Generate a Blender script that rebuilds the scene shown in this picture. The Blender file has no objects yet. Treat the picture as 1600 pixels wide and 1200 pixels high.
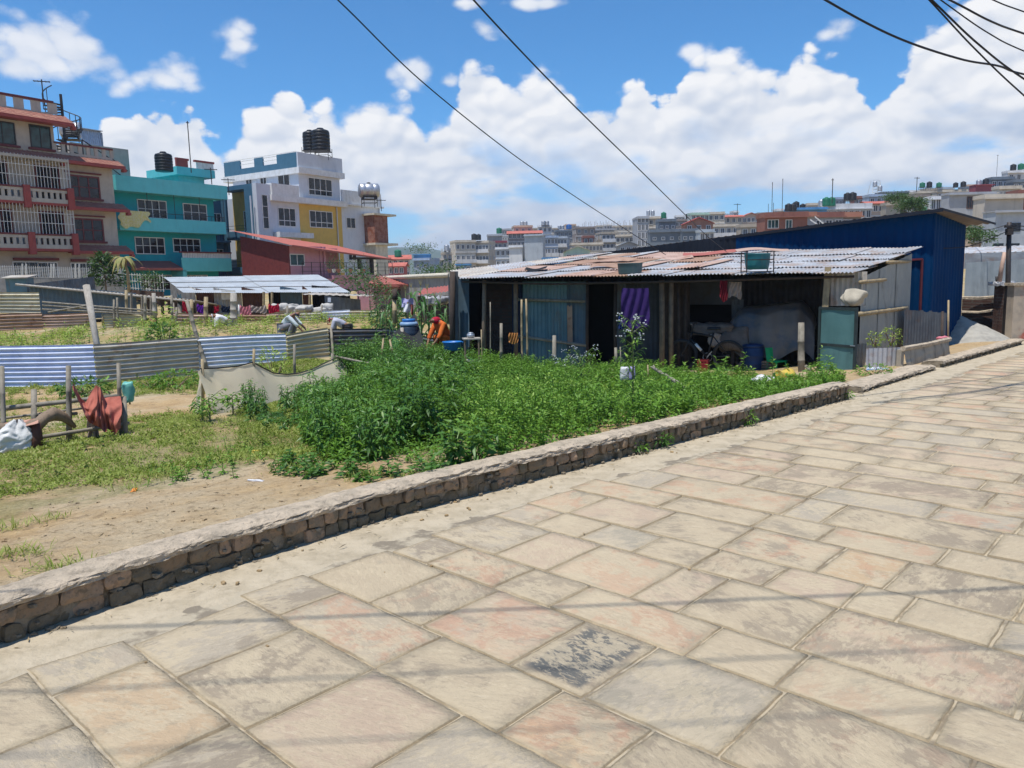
import bpy, math, random
import numpy as np
from mathutils import Vector, Matrix, noise as mnoise

# ---------------------------------------------------------------- camera
random.seed(7); RNG = np.random.default_rng(11)
R = math.radians
F = 1200.; CZ = 1.65; PIT = R(7.8); ROLL = R(1.35)
scene = bpy.context.scene
COL = scene.collection
cd = bpy.data.cameras.new('camera'); cam = bpy.data.objects.new('camera', cd); COL.objects.link(cam)
cd.sensor_width = 36.0; cd.lens = 36.0 * F / 1600.; cd.clip_start = .05; cd.clip_end = 9000
cam.matrix_world = Matrix.Translation((0, 0, CZ)) @ Matrix.Rotation(R(90) - PIT, 4, 'X') @ Matrix.Rotation(-ROLL, 4, 'Z')
scene.camera = cam

def ray(x, y):
    u = (x - 800) / F; v = (600 - y) / F
    c, s = math.cos(ROLL), math.sin(ROLL)
    ur = u * c + v * s; vr = -u * s + v * c
    return Vector((ur, math.cos(PIT) + vr * math.sin(PIT), -math.sin(PIT) + vr * math.cos(PIT)))
def P(x, y, Y):                     # photo pixel at a distance Y -> point
    d = ray(x, y); return d * (Y / d.y) + Vector((0, 0, CZ))
def G(x, y, z=0.):                  # photo pixel on the level z -> point
    d = ray(x, y); return d * ((z - CZ) / d.z) + Vector((0, 0, CZ))

# ---------------------------------------------------------------- sun, sky, exposure
SUN_EL, SUN_AZ = R(74), R(-138)
sd = bpy.data.lights.new('sun', 'SUN'); sd.energy = 4.6; sd.angle = R(.53); sd.color = (1, .955, .89)
sun = bpy.data.objects.new('sun', sd); COL.objects.link(sun)
sdir = Vector((math.sin(SUN_AZ) * math.cos(SUN_EL), math.cos(SUN_AZ) * math.cos(SUN_EL), math.sin(SUN_EL)))
sun.rotation_euler = sdir.to_track_quat('Z', 'Y').to_euler(); sun.location = (0, 0, 30)
scene.cycles.max_bounces = 5; scene.cycles.diffuse_bounces = 3; scene.cycles.glossy_bounces = 2; scene.cycles.transmission_bounces = 3; scene.cycles.transparent_max_bounces = 6; scene.cycles.use_denoising = True
vs = scene.view_settings
scene.display_settings.display_device = 'sRGB'
vs.view_transform = 'Standard'; vs.look = 'None'; vs.exposure = 0.22; vs.gamma = 1.0

class NT:
    """short hand for node trees"""
    def __init__(s, tree): s.t = tree; s.n = tree.nodes; s.l = tree.links; s.n.clear()
    def add(s, typ, ins=None, **kw):
        nd = s.n.new(typ)
        for k, v in kw.items(): setattr(nd, k, v)
        if ins:
            for k, v in ins.items():
                if isinstance(v, bpy.types.NodeSocket): s.l.new(v, nd.inputs[k])
                else: nd.inputs[k].default_value = v
        return nd
    def math(s, op, a, b=0., c=None, clamp=False):
        nd = s.n.new('ShaderNodeMath'); nd.operation = op; nd.use_clamp = clamp
        for i, v in enumerate((a, b) if c is None else (a, b, c)):
            if isinstance(v, bpy.types.NodeSocket): s.l.new(v, nd.inputs[i])
            else: nd.inputs[i].default_value = v
        return nd.outputs[0]
    def mix(s, f, a, b, blend='MIX'):
        nd = s.n.new('ShaderNodeMix'); nd.data_type = 'RGBA'; nd.blend_type = blend
        for k, v in ((0, f), (6, a), (7, b)):
            if isinstance(v, bpy.types.NodeSocket): s.l.new(v, nd.inputs[k])
            else: nd.inputs[k].default_value = v if k == 0 else (*v[:3], 1)
        return nd.outputs[2]
    def ramp(s, f, lo, hi, a=0., b=1., smooth=True):
        nd = s.n.new('ShaderNodeMapRange'); nd.interpolation_type = 'SMOOTHSTEP' if smooth else 'LINEAR'
        for k, v in ((0, f), (1, lo), (2, hi), (3, a), (4, b)):
            if isinstance(v, bpy.types.NodeSocket): s.l.new(v, nd.inputs[k])
            else: nd.inputs[k].default_value = v
        return nd.outputs[0]
    def noise(s, vec, scale, det=4., rough=.55, dist=0., col=False):
        nd = s.add('ShaderNodeTexNoise', {'Scale': scale, 'Detail': det, 'Roughness': rough, 'Distortion': dist})
        if vec is not None: s.l.new(vec, nd.inputs['Vector'])
        return nd.outputs['Color' if col else 'Fac']

world = bpy.data.worlds.new('World'); scene.world = world; world.use_nodes = True
world.cycles.sampling_method = 'MANUAL'; world.cycles.sample_map_resolution = 256
w = NT(world.node_tree)
sky = w.add('ShaderNodeTexSky', sky_type='NISHITA', sun_disc=False, sun_elevation=SUN_EL, sun_rotation=SUN_AZ,
            altitude=1300., air_density=1.0, dust_density=.3, ozone_density=4.5)
tc = w.add('ShaderNodeTexCoord').outputs['Generated']
sp = w.add('ShaderNodeSeparateXYZ', {0: tc})
azm = w.math('ARCTAN2', sp.outputs[0], sp.outputs[1]); el = w.math('ARCSINE', sp.outputs[2])
top = [(-400, 260), (-100, 250), (60, 300), (130, 232), (150, 215), (200, 196), (245, 172), (292, 164), (318, 208), (345, 222), (378, 196), (402, 158), (450, 150), (492, 172),
       (530, 172), (572, 146), (640, 160), (664, 204), (695, 186), (716, 128), (738, 96), (775, 100), (805, 132), (870, 118), (915, 150), (1000, 146), (1040, 168),
       (1075, 104), (1110, 78), (1165, 92), (1210, 112), (1260, 92), (1330, 98), (1368, 120), (1400, 96), (1450, 52), (1510, 14), (1600, -40), (1900, -90), (2300, 60)]
def azel(x, y):
    d = ray(x, y).normalized(); return math.atan2(d.x, d.y), math.asin(d.z)
fc = w.n.new('ShaderNodeFloatCurve'); cur = fc.mapping.curves[0]; AZR = 1.0
pts = [(0.0, .25)] + [((azel(*p)[0] + AZR) / (2 * AZR), azel(*p)[1] / .6) for p in top] + [(1., .3)]
while len(cur.points) > 2: cur.points.remove(cur.points[1])
for i, p in enumerate(pts):
    if i == 0: cur.points[0].location = p
    elif i == len(pts) - 1: cur.points[-1].location = p
    else: cur.points.new(*p)
fc.mapping.update()
w.l.new(w.ramp(azm, -AZR, AZR, 0, 1, smooth=False), fc.inputs[1])
eltop = w.math('MULTIPLY', fc.outputs[0], .6)
dv = w.add('ShaderNodeMapping', {'Vector': tc, 'Scale': (1, 1, 1.5)}).outputs[0]
warp = w.noise(dv, 9, 3, col=True)
wv = w.add('ShaderNodeVectorMath', {0: warp, 1: (-.5, -.5, -.5)}, operation='ADD').outputs[0]
wv = w.add('ShaderNodeVectorMath', {0: wv, 'Scale': .045}, operation='SCALE').outputs[0]
wv = w.add('ShaderNodeVectorMath', {0: dv, 1: wv}, operation='ADD').outputs[0]
fb = w.noise(dv, 30, 7, .66)
def puffs(vec, full=True):
    a = w.add('ShaderNodeTexVoronoi', {'Vector': vec, 'Scale': 17.}, feature='F1').outputs['Distance']; b = w.add('ShaderNodeTexVoronoi', {'Vector': vec, 'Scale': 44.}, feature='F1').outputs['Distance']
    p = w.math('ADD', w.math('MULTIPLY', w.math('SUBTRACT', .42, a), .055), w.math('MULTIPLY', w.math('SUBTRACT', .42, b), .026)); return a, b, p
v1, v2, p0_ = puffs(wv)
wu = w.add('ShaderNodeVectorMath', {0: wv, 1: (-.006, 0, .016)}, operation='ADD').outputs[0]
u1, u2, p1_ = puffs(wu)
relief = w.math('SUBTRACT', p1_, p0_)                               # > 0 on the underside of a puff
puff = w.math('ADD', p0_, w.math('MULTIPLY', w.math('SUBTRACT', fb, .5), .045))
bank = w.math('SUBTRACT', w.math('ADD', w.math('ADD', eltop, .006), puff), el)          # > 0 inside the bank
def blob(x, y, rx, ry, amp=.9):
    a0, e0 = azel(x, y)
    u = w.math('MULTIPLY', w.math('SUBTRACT', azm, a0), 1200. / rx); v = w.math('MULTIPLY', w.math('SUBTRACT', el, e0), 1200. / ry)
    r = w.math('SQRT', w.math('ADD', w.math('MULTIPLY', u, u), w.math('MULTIPLY', v, v)))
    return w.math('MULTIPLY', w.math('SUBTRACT', 1., r), amp * .035)
bl = None
for q in [(80, 84, 105, 46), (150, 104, 105, 38), (240, 116, 75, 26), (15, 98, 80, 44), (95, 58, 55, 24), (368, 62, 25, 36), (640, 117, 46, 20), (700, 128, 24, 13), (758, 46, 32, 26), (740, 5, 60, 10),
          (1310, 50, 30, 15), (850, 5, 60, 9), (-160, 60, 90, 50), (1080, 82, 26, 14)]:
    b_ = blob(*q); bl = b_ if bl is None else w.math('MAXIMUM', bl, b_)
bl = w.math('ADD', bl, w.math('MULTIPLY', puff, .8))
soft = w.noise(dv, 5, 2)
m_bank = w.ramp(bank, -.004, w.ramp(soft, .35, .65, .005, .024))
m_blob = w.math('MULTIPLY', w.ramp(bl, -.004, .026), .88)
# lower, further cloud with blue gaps between
low = w.noise(w.add('ShaderNodeMapping', {'Vector': tc, 'Scale': (1, 1, 3.2)}).outputs[0], 4.2, 6, .55)
gap = w.math('MULTIPLY', w.ramp(low, .47, .60), w.ramp(bank, .05, .16))
gap = w.math('MULTIPLY', gap, w.ramp(el, .30, .16))
mask = w.math('MAXIMUM', w.math('MULTIPLY', m_bank, w.math('SUBTRACT', 1., w.math('MULTIPLY', gap, .78))), m_blob)
# gray undersides: deeper into the bank and away from the bright heads
deep = w.ramp(bank, .03, .20)
sh = w.noise(w.add('ShaderNodeMapping', {'Vector': tc, 'Scale': (1, 1, 2.6), 'Location': (3.1, 0, .7)}).outputs[0], 6.0, 5, .5)
shade = w.math('MULTIPLY', w.ramp(sh, .42, .64), w.math('ADD', .25, w.math('MULTIPLY', deep, .75)))
loc = w.ramp(w.math('ADD', v1, w.math('MULTIPLY', v2, .5)), .25, .95)
rel = w.math('MULTIPLY', w.ramp(relief, -.012, .022, -.25, .85, smooth=False), w.ramp(bank, .0, .02, .35, 1.))
shade = w.math('ADD', w.math('MULTIPLY', shade, .72), w.math('ADD', w.math('MULTIPLY', loc, .16), w.math('MULTIPLY', rel, .46)), clamp=True)
ccol = w.mix(shade, (.97, .975, .99), (.46, .56, .73))
ccol = w.mix(w.math('MULTIPLY', w.ramp(el, .22, -.01), .70), ccol, (.56, .67, .84))
bgS = w.add('ShaderNodeBackground', {'Color': w.mix(1., sky.outputs[0], (.54, 1.16, 1.48), 'MULTIPLY'), 'Strength': .095})
bgC = w.add('ShaderNodeBackground', {'Color': ccol, 'Strength': .87})
mx = w.add('ShaderNodeMixShader', {0: mask, 1: bgS.outputs[0], 2: bgC.outputs[0]})
w.add('ShaderNodeOutputWorld', {0: mx.outputs[0]})

# ---------------------------------------------------------------- helpers: meshes
class MB:
    """collects faces, later linked as one mesh object"""
    def __init__(s): s.v = []; s.f = []; s.m = []; s.c = []; s.cur = 0; s.col = 1.
    def add(s, vs, fs):
        o = len(s.v); s.v += [tuple(p) for p in vs]; s.c += [s.col] * len(vs)
        for f in fs: s.f.append(tuple(i + o for i in f)); s.m.append(s.cur)
        return s
    def mat(s, i): s.cur = i; return s
    def box(s, c, d, rz=0., rx=0., ry=0., top=1.):
        M = Matrix.Rotation(rz, 3, 'Z') @ Matrix.Rotation(ry, 3, 'Y') @ Matrix.Rotation(rx, 3, 'X')
        vs = []
        for z in (-.5, .5):
            k = top if z > 0 else 1.
            for x, y in ((-.5, -.5), (.5, -.5), (.5, .5), (-.5, .5)):
                vs.append(Vector(c) + M @ Vector((x * d[0] * k, y * d[1] * k, z * d[2])))
        return s.add(vs, [(3, 2, 1, 0), (4, 5, 6, 7), (0, 1, 5, 4), (1, 2, 6, 5), (2, 3, 7, 6), (3, 0, 4, 7)])
    def b2(s, x0, x1, y0, y1, z0, z1):
        return s.box(((x0 + x1) / 2, (y0 + y1) / 2, (z0 + z1) / 2), (abs(x1 - x0), abs(y1 - y0), abs(z1 - z0)))
    def tube(s, pts, r, n=8, cap=True, wob=0.):
        pts = [Vector(p) for p in pts]; rs = r if isinstance(r, (list, tuple)) else [r] * len(pts)
        vs = []; fs = []; up = None
        for i, p in enumerate(pts):
            t = (pts[min(i + 1, len(pts) - 1)] - pts[max(i - 1, 0)])
            if t.length < 1e-9: t = Vector((0, 0, 1))
            t.normalize()
            if up is None: up = t.orthogonal().normalized()
            up = (up - t * up.dot(t));
            if up.length < 1e-6: up = t.orthogonal()
            up.normalize(); bi = t.cross(up)
            for k in range(n):
                a = 2 * math.pi * k / n; rr = rs[i] * (1 + wob * (random.random() - .5))
                vs.append(p + up * (math.cos(a) * rr) + bi * (math.sin(a) * rr))
        for i in range(len(pts) - 1):
            for k in range(n):
                k2 = (k + 1) % n; fs.append((i * n + k, i * n + k2, (i + 1) * n + k2, (i + 1) * n + k))
        if cap:
            fs.append(tuple(range(n))[::-1]); fs.append(tuple((len(pts) - 1) * n + k for k in range(n)))
        return s.add(vs, fs)
    def bar(s, a, b, r, n=6): return s.tube([a, b], r, n)
    def lathe(s, c, prof, n=20, sy=1.):
        vs = []; fs = []
        for (r, z) in prof:
            for k in range(n):
                a = 2 * math.pi * k / n; vs.append((c[0] + r * math.cos(a), c[1] + r * sy * math.sin(a), c[2] + z))
        for i in range(len(prof) - 1):
            for k in range(n):
                k2 = (k + 1) % n; fs.append((i * n + k, i * n + k2, (i + 1) * n + k2, (i + 1) * n + k))
        fs.append(tuple(range(n))[::-1]); fs.append(tuple((len(prof) - 1) * n + k for k in range(n)))
        return s.add(vs, fs)
    def quad(s, *p): return s.add(p, [tuple(range(len(p)))])
    def grid(s, fn, nu, nv):
        vs = [fn(i / nu, j / nv) for j in range(nv + 1) for i in range(nu + 1)]
        return s.add(vs, [(j * (nu + 1) + i, j * (nu + 1) + i + 1, (j + 1) * (nu + 1) + i + 1, (j + 1) * (nu + 1) + i) for j in range(nv) for i in range(nu)])
    def prism(s, poly, y0, y1):            # poly in x,z extruded along y
        n = len(poly); vs = [(x, y0, z) for x, z in poly] + [(x, y1, z) for x, z in poly]
        fs = [tuple(range(n)), tuple(range(n, 2 * n))[::-1]] + [(i, i + n, (i + 1) % n + n, (i + 1) % n) for i in range(n)]
        return s.add(vs, fs)
    def corr(s, o, u, v, pitch=.076, amp=.009, nv=3, bend=0., thick=False):
        """corrugated sheet: waves step along u, ridges run along v"""
        o, u, v = Vector(o), Vector(u), Vector(v); L = u.length; nw = max(1, round(L / pitch)); n = (u.cross(v)).normalized(); k = nw * 4
        ph = random.random() * 6
        def fn(a, b): return o + u * a + v * b + n * (amp * math.sin(2 * math.pi * nw * a) + bend * math.sin(ph + 3.1 * b + 2 * a))
        return s.grid(fn, k, nv)
    def rock(s, c, d, rz=0., seed=0, amp=.12, n=(3, 2, 2)):
        """a rough edged block: subdivided box pushed about by noise"""
        nx, ny, nz = n; idx = {}; vs = []; M = Matrix.Rotation(rz, 3, 'Z')
        def vid(i, j, k):
            if (i, j, k) not in idx:
                p = Vector(((i / nx - .5), (j / ny - .5), (k / nz - .5)))
                q = Vector((p.x * d[0], p.y * d[1], p.z * d[2]))
                e = sum(1 for t in p if abs(abs(t) - .5) < 1e-6)
                m = min(d); q -= Vector((math.copysign(1, p.x) * (abs(p.x) > .49), math.copysign(1, p.y) * (abs(p.y) > .49), math.copysign(1, p.z) * (abs(p.z) > .49))) * (m * .05 * (e - 1))
                w_ = mnoise.noise_vector(q * (1.2 / m) + Vector((seed * 7.3, seed * 3.1, 0))); q += w_ * (amp * m)
                idx[(i, j, k)] = len(vs); vs.append(Vector(c) + M @ q)
            return idx[(i, j, k)]
        fs = []
        for i in range(nx):
            for j in range(ny):
                fs.append((vid(i, j, 0), vid(i, j + 1, 0), vid(i + 1, j + 1, 0), vid(i + 1, j, 0)))
                fs.append((vid(i, j, nz), vid(i + 1, j, nz), vid(i + 1, j + 1, nz), vid(i, j + 1, nz)))
            for k in range(nz):
                fs.append((vid(i, 0, k), vid(i + 1, 0, k), vid(i + 1, 0, k + 1), vid(i, 0, k + 1)))
                fs.append((vid(i, ny, k), vid(i, ny, k + 1), vid(i + 1, ny, k + 1), vid(i + 1, ny, k)))
        for j in range(ny):
            for k in range(nz):
                fs.append((vid(0, j, k), vid(0, j, k + 1), vid(0, j + 1, k + 1), vid(0, j + 1, k)))
                fs.append((vid(nx, j, k), vid(nx, j + 1, k), vid(nx, j + 1, k + 1), vid(nx, j, k + 1)))
        return s.add(vs, fs)
    def shift(s, d): s.v = [(x + d[0], y + d[1], z + d[2]) for x, y, z in s.v]; return s
    def mesh(s, name, mats, smooth=False):
        me = bpy.data.meshes.new(name); me.from_pydata(s.v, [], s.f)
        for m in (mats if isinstance(mats, (list, tuple)) else [mats]): me.materials.append(m)
        if any(s.m): me.polygons.foreach_set('material_index', s.m)
        if any(c != 1. for c in s.c):
            at = me.attributes.new('tone', 'FLOAT', 'POINT'); at.data.foreach_set('value', s.c)
        if smooth: me.polygons.foreach_set('use_smooth', [True] * len(me.polygons))
        me.update(); return me

def tag(o, label=None, cat=None, group=None, kind=None):
    if label: o['label'] = label
    if cat: o['category'] = cat
    if group: o['group'] = group
    if kind: o['kind'] = kind
    return o
def thing(name, label, cat, loc=(0, 0, 0), rz=0., group=None):
    o = bpy.data.objects.new(name, None); COL.objects.link(o); o.empty_display_size = .2
    o.location = loc; o.rotation_euler = (0, 0, rz); return tag(o, label, cat, group)
def part(name, mb, m, parent, smooth=False, world=False, label=None):
    if world:
        q = parent; o_ = Vector(q.location)
        while q.parent: q = q.parent; o_ += Vector(q.location)
        mb.shift(-o_)
    me = mb if isinstance(mb, bpy.types.Mesh) else mb.mesh(name, m, smooth)
    o = bpy.data.objects.new(name, me); COL.objects.link(o); o.parent = parent
    if label: o['label'] = label
    return o
def single(name, mb, m, label, cat, group=None, smooth=False, loc=None):
    if loc is None:
        a = np.array(mb.v); loc = (float((a[:, 0].min() + a[:, 0].max()) / 2), float((a[:, 1].min() + a[:, 1].max()) / 2), float(a[:, 2].min()))
    mb.shift((-loc[0], -loc[1], -loc[2]))
    o = bpy.data.objects.new(name, mb.mesh(name, m, smooth)); COL.objects.link(o); o.location = loc
    return tag(o, label, cat, group)
def struct(name, mb, m, kind='structure', smooth=False):
    me = mb if isinstance(mb, bpy.types.Mesh) else mb.mesh(name, m, smooth)
    o = bpy.data.objects.new(name, me); COL.objects.link(o); return tag(o, kind=kind)
def dup(root, loc=None, rz=None, sc=None, label=None, group=None):
    r = root.copy(); COL.objects.link(r)
    if loc is not None: r.location = loc
    if rz is not None: r.rotation_euler = (0, 0, rz)
    if sc is not None: r.scale = (sc,) * 3 if not isinstance(sc, tuple) else sc
    if label: r['label'] = label
    if group: r['group'] = group
    for ch in list(root.children):
        c = ch.copy(); COL.objects.link(c); c.parent = r
        for g in ch.children:
            d = g.copy(); COL.objects.link(d); d.parent = c
    return r
def np_mesh(name, V, T, m, attr=None, smooth=False):
    """triangles or quads from numpy arrays"""
    me = bpy.data.meshes.new(name); k = T.shape[1]
    me.vertices.add(len(V)); me.vertices.foreach_set('co', V.astype(np.float32).ravel())
    me.loops.add(T.size); me.loops.foreach_set('vertex_index', T.astype(np.int32).ravel())
    me.polygons.add(len(T)); me.polygons.foreach_set('loop_start', np.arange(0, T.size, k, dtype=np.int32))
    if smooth: me.polygons.foreach_set('use_smooth', np.ones(len(T), bool))
    me.materials.append(m)
    for nm, vals in (attr or {}).items():
        a = me.attributes.new(nm, 'FLOAT', 'POINT'); a.data.foreach_set('value', vals.astype(np.float32))
    me.update(calc_edges=True); me.validate(); return me

# ---------------------------------------------------------------- helpers: materials
def newmat(name):
    m = bpy.data.materials.new(name); m.use_nodes = True; return m, NT(m.node_tree)
def out(n, bsdf, disp=None):
    n.add('ShaderNodeOutputMaterial', {0: bsdf})
def pm(name, col, col2=None, scale=4., rough=.8, bump=.15, bscale=None, metal=0., stain=None, samt=.5, sscale=(1, 1, .25), spec=.3, tone=False, thr=(.35, .7), bdist=.02):
    """painted / plain surface: two close colours mottled by noise, optional vertical stains, light bump"""
    m, n = newmat(name); co = n.add('ShaderNodeTexCoord').outputs['Object']
    col2 = col2 or tuple(c * .8 for c in col)
    c = n.mix(n.ramp(n.noise(co, scale, 6, .6), *thr), col, col2)
    if stain:
        mp = n.add('ShaderNodeMapping', {'Vector': co, 'Scale': sscale}).outputs[0]
        f = n.math('MULTIPLY', n.ramp(n.noise(mp, scale * 1.7, 7, .65), .48, .68), samt)
        c = n.mix(f, c, stain)
    if tone:
        a = n.add('ShaderNodeAttribute', attribute_name='tone').outputs['Fac']
        c = n.mix(1., c, n.add('ShaderNodeCombineColor', {0: a, 1: a, 2: a}).outputs[0], 'MULTIPLY')
    b = n.add('ShaderNodeBsdfPrincipled', {'Base Color': c, 'Roughness': rough, 'Metallic': metal, 'Specular IOR Level': spec})
    if bump:
        bp = n.add('ShaderNodeBump', {'Strength': bump, 'Distance': bdist, 'Height': n.noise(co, bscale or scale * 6, 6, .65)})
        n.l.new(bp.outputs[0], b.inputs['Normal'])
    out(n, b.outputs[0]); return m
def leafmat(name, c1, c2, c3, rough=.5, trans=.35):
    m, n = newmat(name)
    a = n.add('ShaderNodeAttribute', attribute_name='v').outputs['Fac']
    c = n.mix(n.ramp(a, .0, .6), c1, c2); c = n.mix(n.ramp(a, .75, 1.), c, c3)
    b = n.add('ShaderNodeBsdfPrincipled', {'Base Color': c, 'Roughness': rough, 'Specular IOR Level': .35})
    t = n.add('ShaderNodeBsdfTranslucent', {0: n.mix(.5, c, (.12, .22, .02))})
    mx_ = n.add('ShaderNodeMixShader', {0: trans, 1: b.outputs[0], 2: t.outputs[0]}); out(n, mx_.outputs[0]); return m
def brickmat(name, c1, c2, mortar, sc=1., bw=.22, bh=.075, axis='XZ'):
    m, n = newmat(name); co = n.add('ShaderNodeTexCoord').outputs['Object']
    s_ = n.add('ShaderNodeSeparateXYZ', {0: co}); v = n.add('ShaderNodeCombineXYZ', {0: n.math('ADD', s_.outputs[0], s_.outputs[1]), 1: s_.outputs[2]})
    br = n.add('ShaderNodeTexBrick', {'Vector': v.outputs[0], 'Color1': (*c1, 1), 'Color2': (*c2, 1), 'Mortar': (*mortar, 1), 'Scale': 1., 'Mortar Size': .012, 'Brick Width': bw * sc, 'Row Height': bh * sc})
    c = n.mix(n.ramp(n.noise(co, 2.2, 6), .4, .7), br.outputs[0], tuple(x * .6 for x in c1))
    b = n.add('ShaderNodeBsdfPrincipled', {'Base Color': c, 'Roughness': .9, 'Specular IOR Level': .2})
    bp = n.add('ShaderNodeBump', {'Strength': .6, 'Distance': .02, 'Height': n.math('SUBTRACT', n.noise(co, 30, 4), n.math('MULTIPLY', br.outputs[1], .8))})
    n.l.new(bp.outputs[0], b.inputs['Normal']); out(n, b.outputs[0]); return m
def glassmat(name, col, rough=.08):
    m, n = newmat(name); co = n.add('ShaderNodeTexCoord').outputs['Object']
    c = n.mix(n.ramp(n.noise(co, 1.6, 3), .42, .6), col, tuple(x * .35 for x in col))
    b = n.add('ShaderNodeBsdfPrincipled', {'Base Color': c, 'Roughness': rough, 'Specular IOR Level': .4}); out(n, b.outputs[0]); return m

MT = {}
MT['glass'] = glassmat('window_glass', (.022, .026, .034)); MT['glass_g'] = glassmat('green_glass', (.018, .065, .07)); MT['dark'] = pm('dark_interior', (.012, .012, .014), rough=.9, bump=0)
MT['white'] = pm('white_paint', (.72, .72, .71), (.62, .62, .60), 3, stain=(.42, .40, .36), samt=.35)
MT['cream'] = pm('cream_paint', (.62, .57, .46), (.52, .47, .38), 3, stain=(.3, .27, .22), samt=.5)
MT['beige'] = pm('beige_render', (.43, .39, .345), (.37, .335, .295), 2.2, stain=(.26, .23, .20), samt=.45)
MT['beige2'] = pm('beige_plaster', (.46, .415, .355), (.40, .36, .31), 2.2, stain=(.28, .25, .22), samt=.35)
MT['maroon'] = pm('maroon_paint', (.16, .035, .035), (.11, .025, .028), 4, rough=.55)
MT['redtrim'] = pm('red_trim', (.33, .065, .055), (.26, .055, .05), 3, rough=.6)
MT['teal'] = pm('teal_paint', (.005, .34, .38), (.008, .30, .34), 2., rough=.65, stain=(.02, .22, .25), samt=.25)
MT['teal_l'] = pm('light_teal_paint', (.13, .55, .58), (.11, .50, .53), 1.6, rough=.65, stain=(.12, .38, .40), samt=.3)
MT['ltblue'] = pm('pale_blue_render', (.58, .61, .66), (.52, .555, .61), 1.6, stain=(.38, .41, .45), samt=.3)
MT['yellow'] = pm('ochre_paint', (.62, .42, .11), (.55, .37, .10), 2., stain=(.35, .27, .12), samt=.3)
MT['blue_w'] = pm('slate_blue_paint', (.05, .14, .22), (.04, .12, .19), 2.)
MT['pink'] = pm('pink_render', (.52, .27, .31), (.46, .24, .28), 2., stain=(.33, .2, .2), samt=.3)
MT['conc'] = pm('bare_concrete', (.33, .32, .30), (.24, .235, .225), 2.5, stain=(.14, .135, .13), samt=.6, bump=.3)
MT['conc_d'] = pm('dark_concrete', (.17, .19, .205), (.12, .135, .15), 2.5, stain=(.08, .085, .09), samt=.6, bump=.3)
MT['brick'] = brickmat('red_brick', (.34, .11, .065), (.26, .085, .055), (.30, .26, .22))
MT['brick_d'] = brickmat('old_brick', (.12, .065, .05), (.08, .05, .045), (.13, .115, .10))
MT['steel'] = pm('galvanised_steel', (.48, .50, .53), (.36, .38, .41), 6, rough=.42, metal=.7, bump=.1)
MT['iron'] = pm('dark_iron', (.035, .035, .04), (.06, .05, .045), 12, rough=.6, metal=.3)
MT['blackplastic'] = pm('black_plastic', (.012, .014, .018), (.02, .022, .026), 6, rough=.42, bump=.05)
MT['greenplastic'] = pm('green_plastic', (.01, .19, .10), (.01, .15, .085), 6, rough=.45, bump=.05)
MT['blueplastic'] = pm('blue_plastic', (.02, .14, .42), (.015, .10, .33), 6, rough=.4, bump=.05)
MT['redroof'] = pm('red_tin', (.38, .115, .09), (.31, .10, .08), 3, rough=.7, stain=(.25, .11, .09), samt=.4)
MT['white_rail'] = pm('white_rail', (.70, .70, .68), (.55, .54, .5), 20, rough=.5)
# ---------------------------------------------------------------- terrain
A47 = R(47); SA, CA = math.sin(A47), math.cos(A47)
def ab(x, y): return -SA * x + CA * y, CA * x + SA * y
def xy(a, b): return -SA * a + CA * b, CA * a + SA * b
CB = np.array([-4, .84, 1.8, 3.2, 5.1, 7.05, 10.1, 10.9, 14.25, 19.1, 26]); CAc = np.array([4.0, 4.1, 4.2, 4.22, 4.03, 3.84, 3.52, 3.58, 3.45, 3.2, 2.9])
def acurb(b): return np.interp(b, CB, CAc)
def sm(x, lo, hi):
    t = np.clip((x - lo) / (hi - lo), 0, 1); return t * t * (3 - 2 * t)
def H(x, y):
    x = np.asarray(x, float); y = np.asarray(y, float)
    a, b = ab(x, y); d = a - acurb(b)
    z1 = np.interp(d, [-.1, .08, .12, .3, 1, 2, 3.5, 6, 8, 12, 18], [-.08, -.06, .12, .165, .11, .0, -.12, -.22, -.40, -.5, -.6])
    z2 = np.interp(d, [-.1, .08, .15, .3, 1, 2, 3.5, 8], [-.08, -.06, .0, .03, .0, -.12, -.28, -.34])
    t = sm(b, 8, 10.6); z = z1 * (1 - t) + z2 * t
    z = z + .02 * np.sin(x * 3.1 + y * 1.3) * np.cos(y * 2.3 - x) * sm(d, .3, 1.)
    e = y - (17.84 + (x + 12) * .43); ef = sm(e, .3, 7) * (x < 3)
    z = z + ef * .62
    z = z + sm(y, 36, 50) * .95 * sm(-x, -25, 0)
    hill = sm(y, 28, 95) * np.clip((x - 2) / 55, 0, 1.4) * 2.6
    return np.where(d > .12, z + hill, np.where(y > 24, hill, z1 * 0 - .07))
def Hs(x, y): return float(H(x, y))
def GH(px, py):                      # pixel on the terrain
    z = -.2
    for _ in range(12):
        p = G(px, py, z)
        if p.y < 0 or p.y > 200: break
        z = .5 * z + .5 * Hs(p.x, p.y)
    return Vector((p.x, p.y, Hs(p.x, p.y)))

def noise2(x, y, s, seed=0.):
    f = np.zeros(np.shape(x)); it = np.nditer(np.asarray(x), flags=['multi_index'])
    for _ in it:
        i = it.multi_index; f[i] = mnoise.fractal(Vector((x[i] * s, y[i] * s, seed)), 1., 2., 4)
    return f
def lawn(x, y):
    """how much green grows here (0 bare soil ... 1 cover), vectorised"""
    a, b = ab(x, y); d = a - acurb(b)
    g = sm(d, 1.5, 2.7) * .62
    e = np.exp(-(((x + 6.3) / 1.7) ** 2 + ((y - 13.6) / 1.2) ** 2)); g = g - e * 1.1          # dug bed
    e = np.exp(-(((x + 9.5) / 1.6) ** 2 + ((y - 15.6) / 1.0) ** 2)); g = g - e * .5
    g = g + .25 * np.exp(-(((x + 3.2) / 1.0) ** 2 + ((y - 8.2) / 1.2) ** 2))
    return g

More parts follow.
